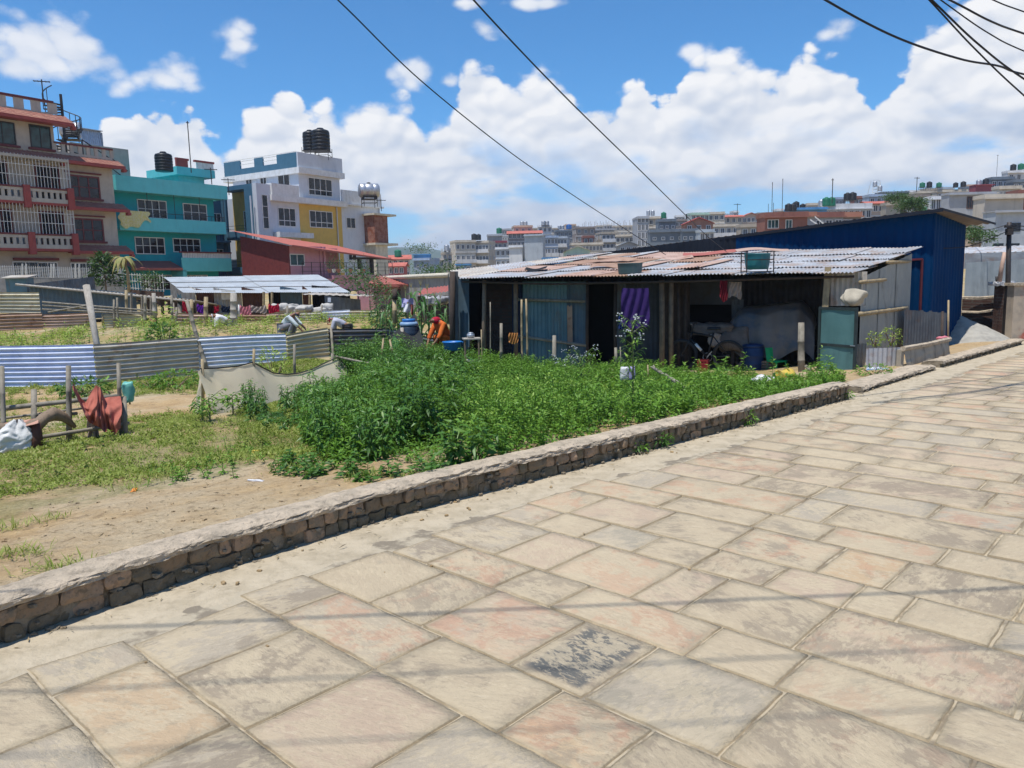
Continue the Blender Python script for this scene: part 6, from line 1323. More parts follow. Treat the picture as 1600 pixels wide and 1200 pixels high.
# beige shade cloth fence in front of the plants
topn = [(310, 582), (313, 577), (340, 576), (372, 573), (395, 567), (412, 576), (428, 584), (448, 586), (468, 584), (488, 578), (506, 569), (528, 559), (540, 572)]
def nety(x): return 12.0 + (x - 310) / 225 * 3.2
netm, n = newmat('beige_shade_cloth'); co = n.add('ShaderNodeTexCoord').outputs['Object']
c_ = n.mix(n.ramp(n.noise(co, 2.5, 6, .6), .4, .65), (.86, .78, .60), (.78, .70, .54)); dif = n.add('ShaderNodeBsdfDiffuse', {0: c_}); trn = n.add('ShaderNodeBsdfTranslucent', {0: c_})
out(n, n.add('ShaderNodeMixShader', {0: .58, 1: dif.outputs[0], 2: trn.outputs[0]}).outputs[0]); MT['netb'] = netm
def shadecloth(tab, x0, x1, name_label, zb=None, drop=None):
    def fn(u, v):
        x = x0 + (x1 - x0) * u
        ys = [p[0] for p in tab]; ty = float(np.interp(x, ys, [p[1] for p in tab])); Y = nety(x); a = P(x, ty, Y); z1 = zb if zb is not None else a.z - drop
        wr = .04 * math.sin(u * 19 + v * 2) * v + .05 * mnoise.noise(Vector((u * 6, v * 3, 1))) + .10 * math.exp(-((u - .05) / .05) ** 2) * math.sin(v * 7) + .03 * math.sin((u - v * .15) * 40) * (u < .3)
        return Vector((a.x + .06 * v * math.sin(u * 9) + .36 * v, a.y + wr - .30 * v, a.z + (z1 - a.z) * v))
    return MB().grid(fn, 70, 18)
t = thing('shade_cloth_fence', 'long beige shade cloth strung between posts behind the green plants', 'cloth fence', tuple(P(420, 650, 13.5)))
part('cloth', shadecloth(topn, 309, 540, '', zb=-.50), netm, t, True, True)
part('cord', MB().tube([P(x, y - 1, nety(x) - .02) for x, y in topn[1:]], .012, 5), MT['iron'], t, True, True)
part('side_cloth', MB().grid(lambda u, v: P(309 + 3 * math.sin(v * 5), 580 + 74 * v, 12.0) + Vector((-.10 * u * (1 + v) + .04 * math.sin(9 * v + 6 * u), .5 * u, 0)), 8, 16), netm, t, True, True)
tab2 = [(572, 573), (600, 577), (636, 572)]
single('shade_cloth', shadecloth(tab2, 572, 636, '', drop=.30), netm, 'short torn piece of beige shade cloth in the middle of the plants', 'cloth', smooth=True)
GS2 = 'posts holding the shade cloth'
for px, yb, yt, Y, m, lb in ((317, 640, 561, 12.05, 'bamboo', 'thin bamboo post at the left end of the beige shade cloth'), (398, 620, 545, 13.2, 'bamboo', 'bamboo post above the first peak of the beige shade cloth'), (461, 600, 538, 14.3, 'bamboo_g', 'thin stick behind the sag of the beige shade cloth'), (520, 600, 552, 15.0, 'bamboo_g', 'dark post at the second peak of the beige shade cloth')):
    ppole(px, yb, Y, px - 1, yt, Y + .02, .028, m=m, label=lb, group=GS2, name='cloth_post', cat='post')
ppole(525, 557, 15.1, 610, 575, 14.2, .022, m='bamboo_g', label='thin cane sloping right from the second peak of the shade cloth')

# ---------------------------------------------------------------- people
def skin(name, V, E_, rad, m, parent, sub=2):
    me = bpy.data.meshes.new(name); me.from_pydata(V, E_, []); me.materials.append(m); o = bpy.data.objects.new(name, me); COL.objects.link(o); o.parent = parent
    md = o.modifiers.new('skin', 'SKIN'); md.use_smooth_shade = True
    me.skin_vertices[0].data[0].use_root = True
    for i, r in enumerate(rad): me.skin_vertices[0].data[i].radius = (r, r) if not isinstance(r, tuple) else r
    s = o.modifiers.new('sub', 'SUBSURF'); s.levels = sub; s.render_levels = sub; return o
MT['skin'] = pm('brown_skin', (.24, .12, .075), (.20, .10, .065), 8, rough=.55, bump=0)
def person(px, py, Y, zground, yaw, label, J, shirt, trousers, headwear, hw_shape='cap', head_dir=(.9, 0, -.3)):
    """J: joints in metres in the figure's own frame (x forward, z up, pelvis first)"""
    p = P(px, py, Y); t = thing('person', label, 'person', (p.x, p.y, zground), yaw)
    pel, che, nek, hd, shl, ell, hal, shr, elr, har, hil, knl, ftl, hir, knr, ftr = [Vector(j) for j in J]
    tol, tor = ftl + Vector((.16, 0, -.02)), ftr + Vector((.16, 0, -.02))
    hd_d = Vector(head_dir).normalized(); crown = hd + hd_d.cross(Vector((0, 1, 0))).normalized() * -.07
    V = [pel, che, nek, hd, crown, shl, ell, hal, shr, elr, har, hil, knl, ftl, tol, hir, knr, ftr, tor]
    E_ = [(0, 1), (1, 2), (2, 3), (3, 4), (1, 5), (5, 6), (6, 7), (1, 8), (8, 9), (9, 10), (0, 11), (11, 12), (12, 13), (13, 14), (0, 15), (15, 16), (16, 17), (17, 18)]
    rad = [.12, .125, .055, .09, .075, .06, .042, .028, .06, .042, .028, .085, .058, .042, .032, .085, .058, .042, .032]
    k = len(V)
    for h_, e_ in ((7, 6), (10, 9)):               # palm and five fingers
        d = (V[h_] - V[e_]).normalized(); s_ = d.cross(Vector((1, .2, .1))).normalized()
        V.append(V[h_] + d * .08); E_.append((h_, len(V) - 1)); rad.append(.026); pm_ = len(V) - 1
        for q in range(4):
            V.append(V[pm_] + s_ * (q - 1.5) * .02 + d * (.045 + .01 * (q in (1, 2)))); E_.append((pm_, len(V) - 1)); rad.append(.009)
            V.append(V[-1] + d * .03 + Vector((0, 0, -.015))); E_.append((len(V) - 2, len(V) - 1)); rad.append(.008)
        V.append(V[h_] + s_ * .05 + d * .05); E_.append((h_, len(V) - 1)); rad.append(.011)
    skin('body', V, E_, rad, MT['skin'], t, 2)
    nn = hd + hd_d * .10; part('face', MB().rock(nn, (.035, .03, .04), 0, 2, .05, (3, 3, 3)).rock(nn + Vector((-.03, .035, .02)), (.02, .02, .015), 0, 1, .0, (2, 2, 2)).rock(nn + Vector((-.03, -.035, .02)), (.02, .02, .015), 0, 1, .0, (2, 2, 2)), MT['skin'], t, True)
    skin('shirt', [pel + (che - pel) * .12, pel.lerp(che, .55), che, shl, ell, ell.lerp(hal, .35), shr, elr, elr.lerp(har, .35), che.lerp(nek, .6)], [(0, 1), (1, 2), (2, 3), (3, 4), (4, 5), (2, 6), (6, 7), (7, 8), (2, 9)], [.15, .145, .15, .075, .06, .055, .075, .06, .055, .07], shirt, t, 2)
    skin('trousers', [pel, hil, knl, knl.lerp(ftl, .85), hir, knr, knr.lerp(ftr, .85)], [(0, 1), (1, 2), (2, 3), (0, 4), (4, 5), (5, 6)], [.15, .105, .075, .06, .105, .075, .06], trousers, t, 2)
    up = (crown - hd).normalized(); c_ = hd + up * .04
    if hw_shape == 'cap':
        o = skin('cap', [c_, c_ + up * .055], [(0, 1)], [.115, .095], headwear, t, 2)
        part('brim', MB().rock(c_ + hd_d * .13, (.10, .15, .014), 0, 2, .02, (3, 3, 1)), headwear, o, True)
    else: skin('headscarf', [c_ + up * .05, c_ - hd_d * .05, nek - hd_d * .06, nek - hd_d * .12 - Vector((0, 0, .18))], [(0, 1), (1, 2), (2, 3)], [.10, .125, .09, .11], headwear, t, 2)
    return t
bend = [(0, 0, .74), (.36, 0, 1.0), (.48, 0, 1.04), (.60, 0, .99), (.38, .17, .95), (.46, .2, .68), (.62, .16, .46), (.38, -.17, .95), (.42, -.2, .66), (.56, -.14, .42), (.0, .1, .72), (.06, .13, .42), (0, .14, .06), (0, -.1, .72), (.10, -.13, .42), (.05, -.14, .06)]
squat = [(0, 0, .30), (.30, 0, .66), (.42, 0, .74), (.53, 0, .74), (.30, .17, .62), (.48, .2, .42), (.66, .14, .24), (.30, -.17, .62), (.50, -.2, .40), (.66, -.12, .20), (.03, .1, .30), (.38, .16, .42), (.16, .16, .06), (.03, -.1, .30), (.38, -.16, .42), (.16, -.16, .06)]
fab('shirt_white', (.60, .66, .68)); fab('shirt_grey', (.42, .43, .50), (.34, .35, .42)); fab('trouser_dark', (.06, .06, .075)); fab('trouser_grey', (.22, .22, .25)); fab('cap_navy', (.03, .05, .12)); fab('cap_red', (.42, .04, .05)); fab('orange_dress', (.65, .17, .04), (.5, .10, .03)); fab('scarf_red', (.42, .02, .05))
pz = P(545, 509, 24).z; person(543, 509, 24.0, pz - .80, math.pi + .12, 'person in a grey shirt and red cap bending over behind the dark fence sheet', bend, MT['shirt_grey'], MT['trouser_dark'], MT['cap_red'], 'cap', (-.0001, 0, -1))
pz = P(440, 512, 24).z; person(441, 512, 24.0, pz - .55, -.10, 'person in a white shirt and navy cap crouching behind the cream fence sheet', [(x * 1.05, y, z + .25 - .12 * (x < .1) * 0) if z > .1 else (x, y, z) for x, y, z in squat], MT['shirt_white'], MT['trouser_grey'], MT['cap_navy'], 'cap', (.6, 0, -.8))
pz = P(356, 505, 26.5).z; person(358, 505, 26.5, pz - .74, math.pi + .5, 'person in white bending down near the thick wooden post', bend, MT['white_cloth'], MT['trouser_grey'], MT['white_cloth'], 'cap', (-.1, 0, -1))
pz = P(698, 527, 18.6).z; person(700, 530, 18.6, pz - .42, math.pi + .7, 'person in an orange dress and red headscarf squatting beside the blue basin', [(x * .8, y, z + (.12 if z > .5 else .05)) for x, y, z in squat], MT['orange_dress'], MT['orange_dress'], MT['scarf_red'], 'scarf', (.8, 0, -.3))

# ---------------------------------------------------------------- the town on the slope
def cmat(k, c, c2=None, st=None): MT[k] = pm('town_' + k, c, c2 or tuple(x * .84 for x in c), .6, stain=st or tuple(x * .5 for x in c), samt=.5, bump=0, sscale=(1, 1, .2)); return MT[k]
for k, c in (('c_cream', (.56, .50, .41)), ('c_white', (.66, .66, .66)), ('c_grey', (.38, .39, .41)), ('c_blue', (.36, .43, .53)), ('c_slate', (.17, .20, .235)), ('c_peach', (.56, .42, .31)), ('c_brown', (.30, .25, .22)), ('c_pale', (.42, .46, .50)), ('c_maroon', (.28, .06, .08)), ('c_green', (.42, .55, .46)), ('c_bluet', (.10, .28, .50)), ('c_tan', (.44, .38, .30)), ('c_red', (.42, .07, .06)), ('c_brick', (.27, .115, .085)), ('c_brick2', (.42, .20, .13)), ('c_roofred', (.48, .14, .10))): cmat(k, c)
MT['dkwin'] = pm('dark_window', (.03, .035, .045), (.05, .055, .07), 2, rough=.3, bump=0)
TW = {}
def twin(par, x, z, w_, h_, y=-.03, face='F', fm='c_white'):
    key = (round(w_, 1), round(h_, 1), fm)
    if key not in TW:
        hw = key[0] / 2; hh_ = key[1]; a = MB(); a.b2(-hw - .07, -hw + .05, -.06, .03, -.07, hh_ + .07); a.b2(hw - .05, hw + .07, -.06, .03, -.07, hh_ + .07); a.b2(-hw, hw, -.06, .03, -.07, .04); a.b2(-hw, hw, -.06, .03, hh_ - .04, hh_ + .07); a.b2(-.04, .04, -.05, .02, .04, hh_ - .04)
        TW[key] = (a.mesh('window', MT[fm]), MB().b2(-hw, hw, -.01, .04, 0, hh_).mesh('pane', MT['dkwin']))
    o = part('window', TW[key][0], None, par); part('pane', TW[key][1], None, o)
    if face == 'F': o.location = (x, y, z)
    elif face == 'L': o.location = (y, x, z); o.rotation_euler = (0, 0, R(-90))
    else: o.location = (y, x, z); o.rotation_euler = (0, 0, R(90))
YF = lambda px: 2.1 if px > 985 else 1.65
def town(label, x0, x1, yt, yb, Y, m, sh=2.55, cols=3, rz=0., D=8., roof=None, rm=None, parapet=.5, win=(.85, 1.15), slab='c_white', side=2, skip=(), name='town_house', bands=True, fm='c_white', bal=None):
    """a house whose front spans the pixels x0..x1, roof edge at yt; walls run down to the ground of the slope"""
    Y = Y * YF(x0); cols = round(cols * 1.5); rz = R(rz); a = P(x0, yt, Y); b = P(x1, yt, Y); W = (b.x - a.x) * (math.cos(rz) if abs(rz) < .7 else 1); cx, cy = (a.x + b.x) / 2, Y
    top_ = (a.z + b.z) / 2; bot = P((x0 + x1) / 2, yb, Y).z - 1.5; g = min(bot, Hs(cx, cy)) - 1; Ht = top_ - g
    if abs(rz) > .05: D = min(D, 7)
    if x0 > 1000: D = min(D, 3.2)
    if x0 > 1450: D = min(D, 2.2)
    ox, oy = cx - math.cos(rz) * W / 2, cy - math.sin(rz) * W / 2
    t = thing(name, label, 'house', (ox, oy, g), rz, 'houses of the town on the slope')
    part('wall', MB().b2(0, W, 0, D, 0, Ht - (parapet if roof in (None, 'flat') else 0)), MT[m], t)
    n_ = int((Ht) / sh) + 1; dd_ = 1.
    if roof in (None, 'flat'):
        p_ = MB(); z0 = Ht - parapet; p_.b2(-.1, W + .1, -.12, .05, z0, Ht).b2(-.1, .05, .05, D, z0, Ht).b2(W - .05, W + .1, .05, D, z0, Ht).b2(-.25, W + .25, -.4, -.12, z0 - .12, z0 + .05); part('parapet', p_, MT[rm or m], t)
    elif roof == 'gable':
        h = W * .22; p_ = MB().prism([(-.4, Ht - .1), (W / 2, Ht + h), (W + .4, Ht - .1), (W / 2, Ht + h - .18)], -.5, D + .4); part('roof', p_, MT[rm or 'c_roofred'], t); part('gable_wall', MB().prism([(0, Ht), (W, Ht), (W / 2, Ht + h - .2)], .01, D - .01), MT[m], t)
    elif roof == 'side':
        h = min(D * .14, .9); a_ = MB(); a_.add([(-.5, -.7, Ht - .1), (W + .5, -.7, Ht - .1), (W + .5, D / 2, Ht + h), (-.5, D / 2, Ht + h), (-.5, D + .4, Ht - .1), (W + .5, D + .4, Ht - .1), (-.5, -.7, Ht - .25), (W + .5, -.7, Ht - .25)], [(0, 1, 2, 3), (3, 2, 5, 4), (0, 6, 7, 1)]); part('roof', a_, MT[rm or 'c_roofred'], t)
    if cols:
        for r_ in range(n_):
            z = Ht - parapet - sh * (r_ + 1) + 1.0
            if z < .5 or r_ > 3: break
            if bands and r_ < n_ - 1: part('floor_band', MB().b2(-.15, W + .15, -.45 if bal and r_ in bal else -.18, 0, z - 1.0, z - .82), MT[slab], t)
            if bal and r_ in bal:
                part('balcony', MB().b2(0, W, -1., -.9, z - .82, z + .05).b2(0, W, -1., 0, z - .95, z - .83), MT[rm or slab], t)
            for c in range(cols):
                if (r_, c) in skip: continue
                twin(t, W * (c + .5) / cols, z, min(win[0], W / cols * .7), win[1], fm=fm)
            for c in range(side):
                if side and rz > .05: twin(t, D * (c + .5) / side, z, .9, win[1], face='L', y=-.02, fm=fm)
                elif side and rz < -.05: twin(t, D * (c + .5) / side, z, .9, win[1], face='R', y=W + .02, fm=fm)
    return t, W, D, Ht
T_ = town
T_('red roofed cream house with a green tank at the foot of the hills', 604, 640, 404, 428, 105, 'c_cream', cols=3, rz=8, roof='side', parapet=0, D=7)
T_('red walled house with an orange red awning left of the pale blue block', 607, 631, 415, 430, 98, 'c_red', cols=2, roof='side', parapet=0, D=5)
T_('plain pale blue block with a blue and white roof shelter', 645, 672, 403, 430, 110, 'c_blue', cols=1, rz=-14, D=7, win=(.5, .6), bands=False)
t, W, D, Ht = T_('small open roof shelter above the pale blue block', 646, 671, 397, 399.5, 113, 'c_bluet', cols=0, parapet=.1, D=4)
T_('narrow cream house left of the big cream apartment block', 680, 693, 403, 426, 118, 'c_cream', cols=1, rz=10, D=6, bands=False); T_('taller tan house close to the big cream apartment block', 692, 706, 394, 426, 122, 'c_tan', cols=1, rz=10, D=6, win=(.6, 3.), bands=False)
T_('big cream apartment block of four storeys with two dark tanks', 710, 744, 375, 424, 130, 'c_cream', sh=2.9, cols=3, rz=16, D=7, bal=(1,)); T_('cream wing of the apartment block with balconies', 742, 764, 376, 424, 131, 'c_cream', sh=2.9, cols=3, rz=-14, D=7, bal=(0, 1, 2))
T_('blue tin workshop below the big cream apartment block', 712, 735, 412, 424, 112, 'c_bluet', cols=2, D=5, parapet=.2)
T_('house with maroon balconies right of the cream apartment block', 764, 792, 376, 414, 140, 'c_tan', cols=3, rm='c_maroon', bal=(0, 1), D=8); T_('grey roof room with a green tank above the maroon balconies', 761, 784, 366, 380, 150, 'c_grey', cols=0, D=6)
T_('white house with a pale blank wall beside the tall plain block', 774, 797, 386, 416, 120, 'c_pale', cols=2, rz=0, D=6, rm='c_white', fm='c_white'); T_('blank white wall house in front of the tall plain block', 795, 816, 383, 416, 118, 'c_white', cols=0, D=8, rz=-6)
T_('tall plain grey blue block with a blank wall', 819, 848, 366, 414, 118, 'c_pale', cols=0, D=9, rz=-8, parapet=.3); T_('peach roof room of the house with the long red awning', 803, 832, 352, 366, 150, 'c_peach', cols=2, D=7, rz=6)
T_('house with a long flat red roof behind the tall plain block', 794, 846, 364, 395, 145, 'c_brown', cols=5, D=8, roof='side', parapet=0, win=(1.3, 1.4))
T_('white roof room with a blue dome beside the peach one', 841, 862, 352, 366, 160, 'c_white', cols=2, D=6); T_('pale blue apartment house right of the tall plain block', 849, 872, 368, 410, 125, 'c_blue', cols=3, D=7, rz=8, bal=(1,)); T_('bluish apartment house with stacked balconies', 870, 886, 369, 410, 128, 'c_pale', cols=2, D=7, rz=-10, bal=(0, 1, 2))
T_('long dark grey concrete building with a blue tank', 868, 906, 359, 385, 165, 'c_slate', cols=4, D=9); T_('brown bare concrete frame with a brick panel', 900, 930, 354, 386, 150, 'c_brown', cols=2, D=8, rz=6); T_('bare concrete building with upright iron rods', 926, 960, 357, 388, 155, 'c_grey', cols=3, D=8)
T_('red brick faced house below the bare concrete frame', 911, 928, 368, 384, 135, 'c_brick', cols=1, D=5, bands=False); T_('low cream house with many windows above the mint gabled one', 893, 942, 379, 400, 125, 'c_cream', cols=6, D=6, win=(.7, 1.1)); T_('mint green gabled house behind the patched roof', 884, 922, 392, 406, 100, 'c_green', cols=3, D=7, roof='gable', rm='c_cream', parapet=0, win=(1.4, .8), bands=False)
t, W, D, Ht = T_('flat blue tin roof in front of the bluish apartment houses', 848, 886, 402, 410, 92, 'c_bluet', cols=0, parapet=.15, D=5)
T_('cream house with mixed balconies left of the glass fronted block', 940, 966, 362, 392, 135, 'c_tan', cols=3, D=7, rz=8, bal=(0, 1)); T_('low white house with a dark gate left of the glass fronted block', 962, 990, 366, 392, 128, 'c_cream', cols=3, D=7, rz=-8)
T_('small grey roofed house under the long cable', 968, 996, 383, 396, 105, 'c_grey', cols=2, D=6, roof='gable', rm='c_slate', parapet=0, bands=False); T_('distant pale house at the far left of the glass fronted block', 950, 1000, 352, 372, 220, 'c_cream', cols=5, D=9)
T_('tall grey block with a blue glass stair front', 996, 1014, 338, 386, 95, 'c_grey', cols=2, D=8, rz=0, sh=2.0, win=(1.2, 1.5), bands=False); T_('cream side block with two steel tanks', 1012, 1034, 338, 386, 97, 'c_cream', cols=1, D=8, rz=-12)
T_('dark slate house with a green tank on top', 1029, 1056, 342, 386, 82, 'c_slate', cols=2, D=6, win=(.6, .6), bands=False); T_('low bare concrete building stretching below the slate house', 1016, 1070, 358, 392, 74, 'c_slate', cols=3, D=6, win=(.6, .5), bands=False); T_('dark concrete building right of the low bare one', 1066, 1094, 357, 390, 73, 'c_slate', cols=2, D=6, win=(.6, .5), bands=False)
T_('small brown brick house with a black tank beside the cable', 1055, 1074, 342, 360, 110, 'c_brown', cols=2, D=6); T_('pale green flat roofed house with three windows', 1080, 1108, 332, 356, 95, 'c_green', cols=3, D=7, rz=5, win=(1.2, 1.3), bands=False); T_('cream house with a round window right of the pale green one', 1107, 1132, 331, 360, 97, 'c_cream', cols=2, D=7, rz=-9)
T_('brick house with a bright pink red gable roof', 1070, 1114, 349, 372, 78, 'c_brick2', cols=2, D=6, roof='gable', rm='c_red', parapet=0, bands=False); T_('pale turquoise low house right of the dark concrete building', 1094, 1116, 358, 380, 68, 'c_pale', cols=2, D=5, win=(.6, 1.3), bands=False)
T_('cream house with a balcony below the red tiled roofs', 1114, 1154, 350, 378, 85, 'c_cream', cols=3, D=7, bal=(0,)); T_('long red tiled roof on a cream house', 1133, 1160, 338, 356, 100, 'c_cream', cols=2, D=8, roof='side', parapet=0); T_('small house with a red tiled gable and dormer', 1160, 1187, 338, 360, 104, 'c_peach', cols=3, D=8, roof='gable', parapet=0)
T_('olive cream house with a white window just left of the brick house', 1158, 1196, 350, 378, 72, 'c_tan', cols=2, D=6, rz=0, bal=(0,)); T_('cream upper storey between the red tiled roofs', 1122, 1140, 339, 352, 110, 'c_tan', cols=1, D=6)
for a_ in [('small white house between the apartment block and the hills', 700, 714, 386, 420, 170, 'c_white', 2, 8), ('grey concrete house rising behind the maroon balconies', 784, 800, 357, 380, 190, 'c_grey', 3, -6), ('tan house with a dark parapet behind the blue dome', 828, 846, 356, 372, 185, 'c_tan', 3, 5), ('pinkish house behind the long dark concrete building', 884, 900, 350, 362, 210, 'c_peach', 2, 4), ('white narrow house above the bare concrete building', 944, 956, 350, 366, 200, 'c_white', 2, -5),
           ('low tan house left of the glass fronted block', 986, 997, 372, 392, 112, 'c_tan', 3, 6), ('white house peeping between slate house and green tank', 1056, 1070, 336, 350, 120, 'c_white', 2, -4), ('tan terrace house behind the pink red gable', 1090, 1112, 340, 352, 118, 'c_tan', 3, 4), ('grey house behind the red tiled dormer', 1180, 1197, 336, 352, 115, 'c_grey', 2, 3), ('white stair tower above the red tiled roofs', 1146, 1154, 329, 342, 112, 'c_white', 1, 3),
           ('cream house just above the bright blue tin roof', 1262, 1285, 317, 328, 95, 'c_cream', 3, -4), ('blue grey house behind the two green tanks', 1300, 1322, 308, 322, 96, 'c_blue', 3, 4), ('brown brick house below the lattice tower', 1336, 1360, 306, 322, 92, 'c_brick', 3, -4), ('slate roofed house left of the maroon roof room', 1506, 1527, 291, 302, 92, 'c_slate', 3, 4), ('cream stacked house below the highest right roof', 1562, 1596, 290, 306, 66, 'c_cream', 4, 0), ('white cube house right of the plain beige house', 1414, 1436, 312, 330, 74, 'c_white', 2, 0), ('peach house left of the yellowish building', 1400, 1420, 306, 322, 84, 'c_peach', 2, 4)] + [(lb, x, x + w_, y, y + 16, Y_, m_, c_, r_) for lb, x, w_, y, Y_, m_, c_, r_ in [('tiny white house on the skyline above the maroon balconies', 792, 10, 361, 230, 'c_white', 2, 0), ('tiny tan house on the skyline beside the peach roof room', 862, 12, 356, 230, 'c_tan', 2, 0), ('tiny grey house beyond the bright blue tank', 893, 12, 353, 235, 'c_grey', 2, 0), ('tiny cream house beyond the iron rods', 932, 14, 352, 235, 'c_cream', 2, 0), ('pale house on the skyline left of the slate house', 1022, 12, 350, 150, 'c_pale', 2, 0), ('tan house on the skyline right of the slate house', 1044, 14, 346, 140, 'c_tan', 2, 0),
            ('white house on the skyline above the pink red gable', 1098, 14, 338, 135, 'c_white', 2, 0), ('pale blue house on the skyline beside the red tiled roofs', 1128, 14, 334, 135, 'c_pale', 2, 0), ('brown house on the skyline right of the red tiled dormer', 1184, 14, 332, 120, 'c_brown', 2, 0), ('white house on the skyline left of the first dark tank', 1214, 16, 326, 100, 'c_white', 2, 0), ('tan house on the skyline left of the two green tanks', 1266, 16, 318, 110, 'c_tan', 2, 0), ('pale house on the skyline between the green and black tanks', 1306, 15, 311, 110, 'c_pale', 2, 0),
            ('cream house on the skyline right of the black tanks', 1338, 18, 306, 105, 'c_cream', 2, 0), ('grey house on the skyline right of the dark roof panels', 1402, 18, 302, 105, 'c_grey', 2, 0), ('white house on the skyline left of the left green tank', 1420, 16, 297, 105, 'c_white', 2, 0), ('tan house on the skyline under the grey black tank', 1446, 18, 294, 105, 'c_tan', 2, 0), ('pale house on the skyline right of the right green tank', 1472, 18, 292, 105, 'c_pale', 2, 0), ('peach house on the skyline beside the steel tank', 1512, 16, 288, 100, 'c_peach', 2, 0), ('blue house on the skyline above the maroon roof room', 1534, 18, 282, 100, 'c_blue', 2, 0)]]:
    T_(*a_[:7], cols=a_[7], rz=a_[8], D=7)
# red brick house just behind the blue shed
b5, W, D, Ht = T_('dark red brick house with white framed windows behind the blue shed', 1196, 1262, 331, 372, 44, 'c_brick', cols=0, D=8, parapet=.55, rm='c_brick'); q5 = plane_map((b5.location.x, b5.location.y), (1, 0))
for rc, cc_ in (((1200, 344, 1216, 356), 3), ((1228, 344, 1237, 357), 2)):
    x, wd, z, h = px_rect(q5, *rc); window(b5, x, z - b5.location.z, wd, h, cols=cc_, fm='white', gm='glass_g', fw=.07)
part('iron_rods', MB().bar((.4, .2, Ht), (.4, .2, Ht + 1.0), .03, 4).bar((1.0, .2, Ht), (1.0, .2, Ht + 1.1), .03, 4), MT['iron'], b5)
T_('terracotta parapet wing of the dark red brick house', 1249, 1275, 331, 366, 46, 'c_grey', cols=0, D=6, rm='c_brick2', parapet=.5); T_('grey recessed wing with a dark brick parapet', 1273, 1318, 331, 364, 48, 'c_grey', cols=2, D=6, rm='c_brick', parapet=.6); T_('orange brick terrace at the right end of the brick house', 1317, 1346, 331, 350, 50, 'c_brown', cols=2, D=5, rm='c_brick2', parapet=.6)
t = thing('white_stair', 'white sloping stair on the terrace of the brick house', 'stair', tuple(P(1282, 348, 92))); part('flight', MB().grid(lambda u, v: P(1273 + 16 * u, 337 + 13 * u + 2.5 * v, 92), 2, 1).grid(lambda u, v: P(1266 + 12 * u, 342 + 8 * u + 2.5 * v, 92), 2, 1), MT['white'], t, world=True)
T_('bright blue tin roofed building behind the brick house', 1236, 1292, 324, 336, 62, 'c_bluet', cols=0, D=6, parapet=.3); T_('white and grey building with a long railing behind the brick house', 1290, 1362, 318, 345, 66, 'c_white', cols=5, D=7, parapet=.9, win=(1.1, 1.2), rm='c_white')
T_('pale blue house with a red awning on the hill', 1358, 1400, 303, 330, 85, 'c_blue', cols=3, D=7, rm='c_blue'); T_('grey blue roof room with dark panels on the hill', 1377, 1420, 299, 315, 92, 'c_slate', cols=3, D=6, parapet=.3); T_('pinkish house with a red roof strip on the hill', 1355, 1390, 317, 340, 72, 'c_peach', cols=3, D=6, roof='side', rm='c_roofred', parapet=0)
T_('plain beige house right of the red roof strip', 1386, 1416, 315, 345, 64, 'c_tan', cols=0, D=6, rz=-10); T_('brown house behind the green tree on the hill', 1417, 1454, 304, 340, 80, 'c_brown', cols=3, D=7, bal=(0,)); T_('cream house with green and grey tanks on the hill', 1432, 1472, 298, 330, 88, 'c_cream', cols=3, D=7, rz=0)
T_('yellowish cream building under the four tanks', 1464, 1512, 296, 325, 86, 'c_cream', cols=3, D=7); T_('small white house with a red door left of the grey one', 1455, 1486, 306, 340, 60, 'c_white', cols=3, D=6, win=(.7, 1.6))
b6, W, D, Ht = T_('large grey plastered house with one big window on the hill', 1484, 1556, 300, 348, 55, 'c_grey', cols=0, D=8, parapet=.3, rm='c_grey'); q6 = plane_map((b6.location.x, b6.location.y), (1, 0)); x, wd, z, h = px_rect(q6, 1511, 308, 1522, 325); window(b6, x, z - b6.location.z, wd, h, cols=3, fm='doorbrown', gm='glass', fw=.1)
T_('bright maroon roof room on the hill', 1525, 1551, 288, 302, 75, 'c_maroon', cols=0, D=5, parapet=.1); T_('grey house with scaffold rails at the right edge of the hill', 1550, 1585, 276, 304, 78, 'c_slate', cols=3, D=7, bal=(0,)); T_('dark grey balconied house at the right edge', 1583, 1625, 280, 308, 76, 'c_slate', cols=3, D=7, bal=(0,)); T_('white roof room under the black and green tanks', 1575, 1610, 266, 282, 86, 'c_white', cols=2, D=6)
b7, W, D, Ht = T_('pale grey house with a cream terrace band at the right edge', 1557, 1640, 328, 400, 38, 'c_pale', cols=0, D=8, parapet=.12, rm='c_grey'); q7 = plane_map((b7.location.x, b7.location.y), (1, 0))
for rc, cc_ in (((1577, 349, 1594, 361), 2), ((1553, 381, 1567, 386), 1), ((1572, 381, 1592, 386), 1)): x, wd, z, h = px_rect(q7, *rc); window(b7, x, z - b7.location.z, wd, h, cols=cc_, fm='doorframe', gm='glass', fw=.05)
T_('cream terrace storey above the pale grey house', 1540, 1600, 303, 330, 41, 'c_cream', cols=0, D=8, parapet=.42, rm='c_cream', rz=0); T_('tan lower wing partly behind the blue shed roof', 1518, 1560, 346, 392, 40, 'c_peach', cols=2, D=6, parapet=.6, rm='c_tan'); T_('brick walled roof room at the far right edge', 1592, 1630, 296, 328, 43, 'c_brick', cols=0, D=6)
k_ = 0
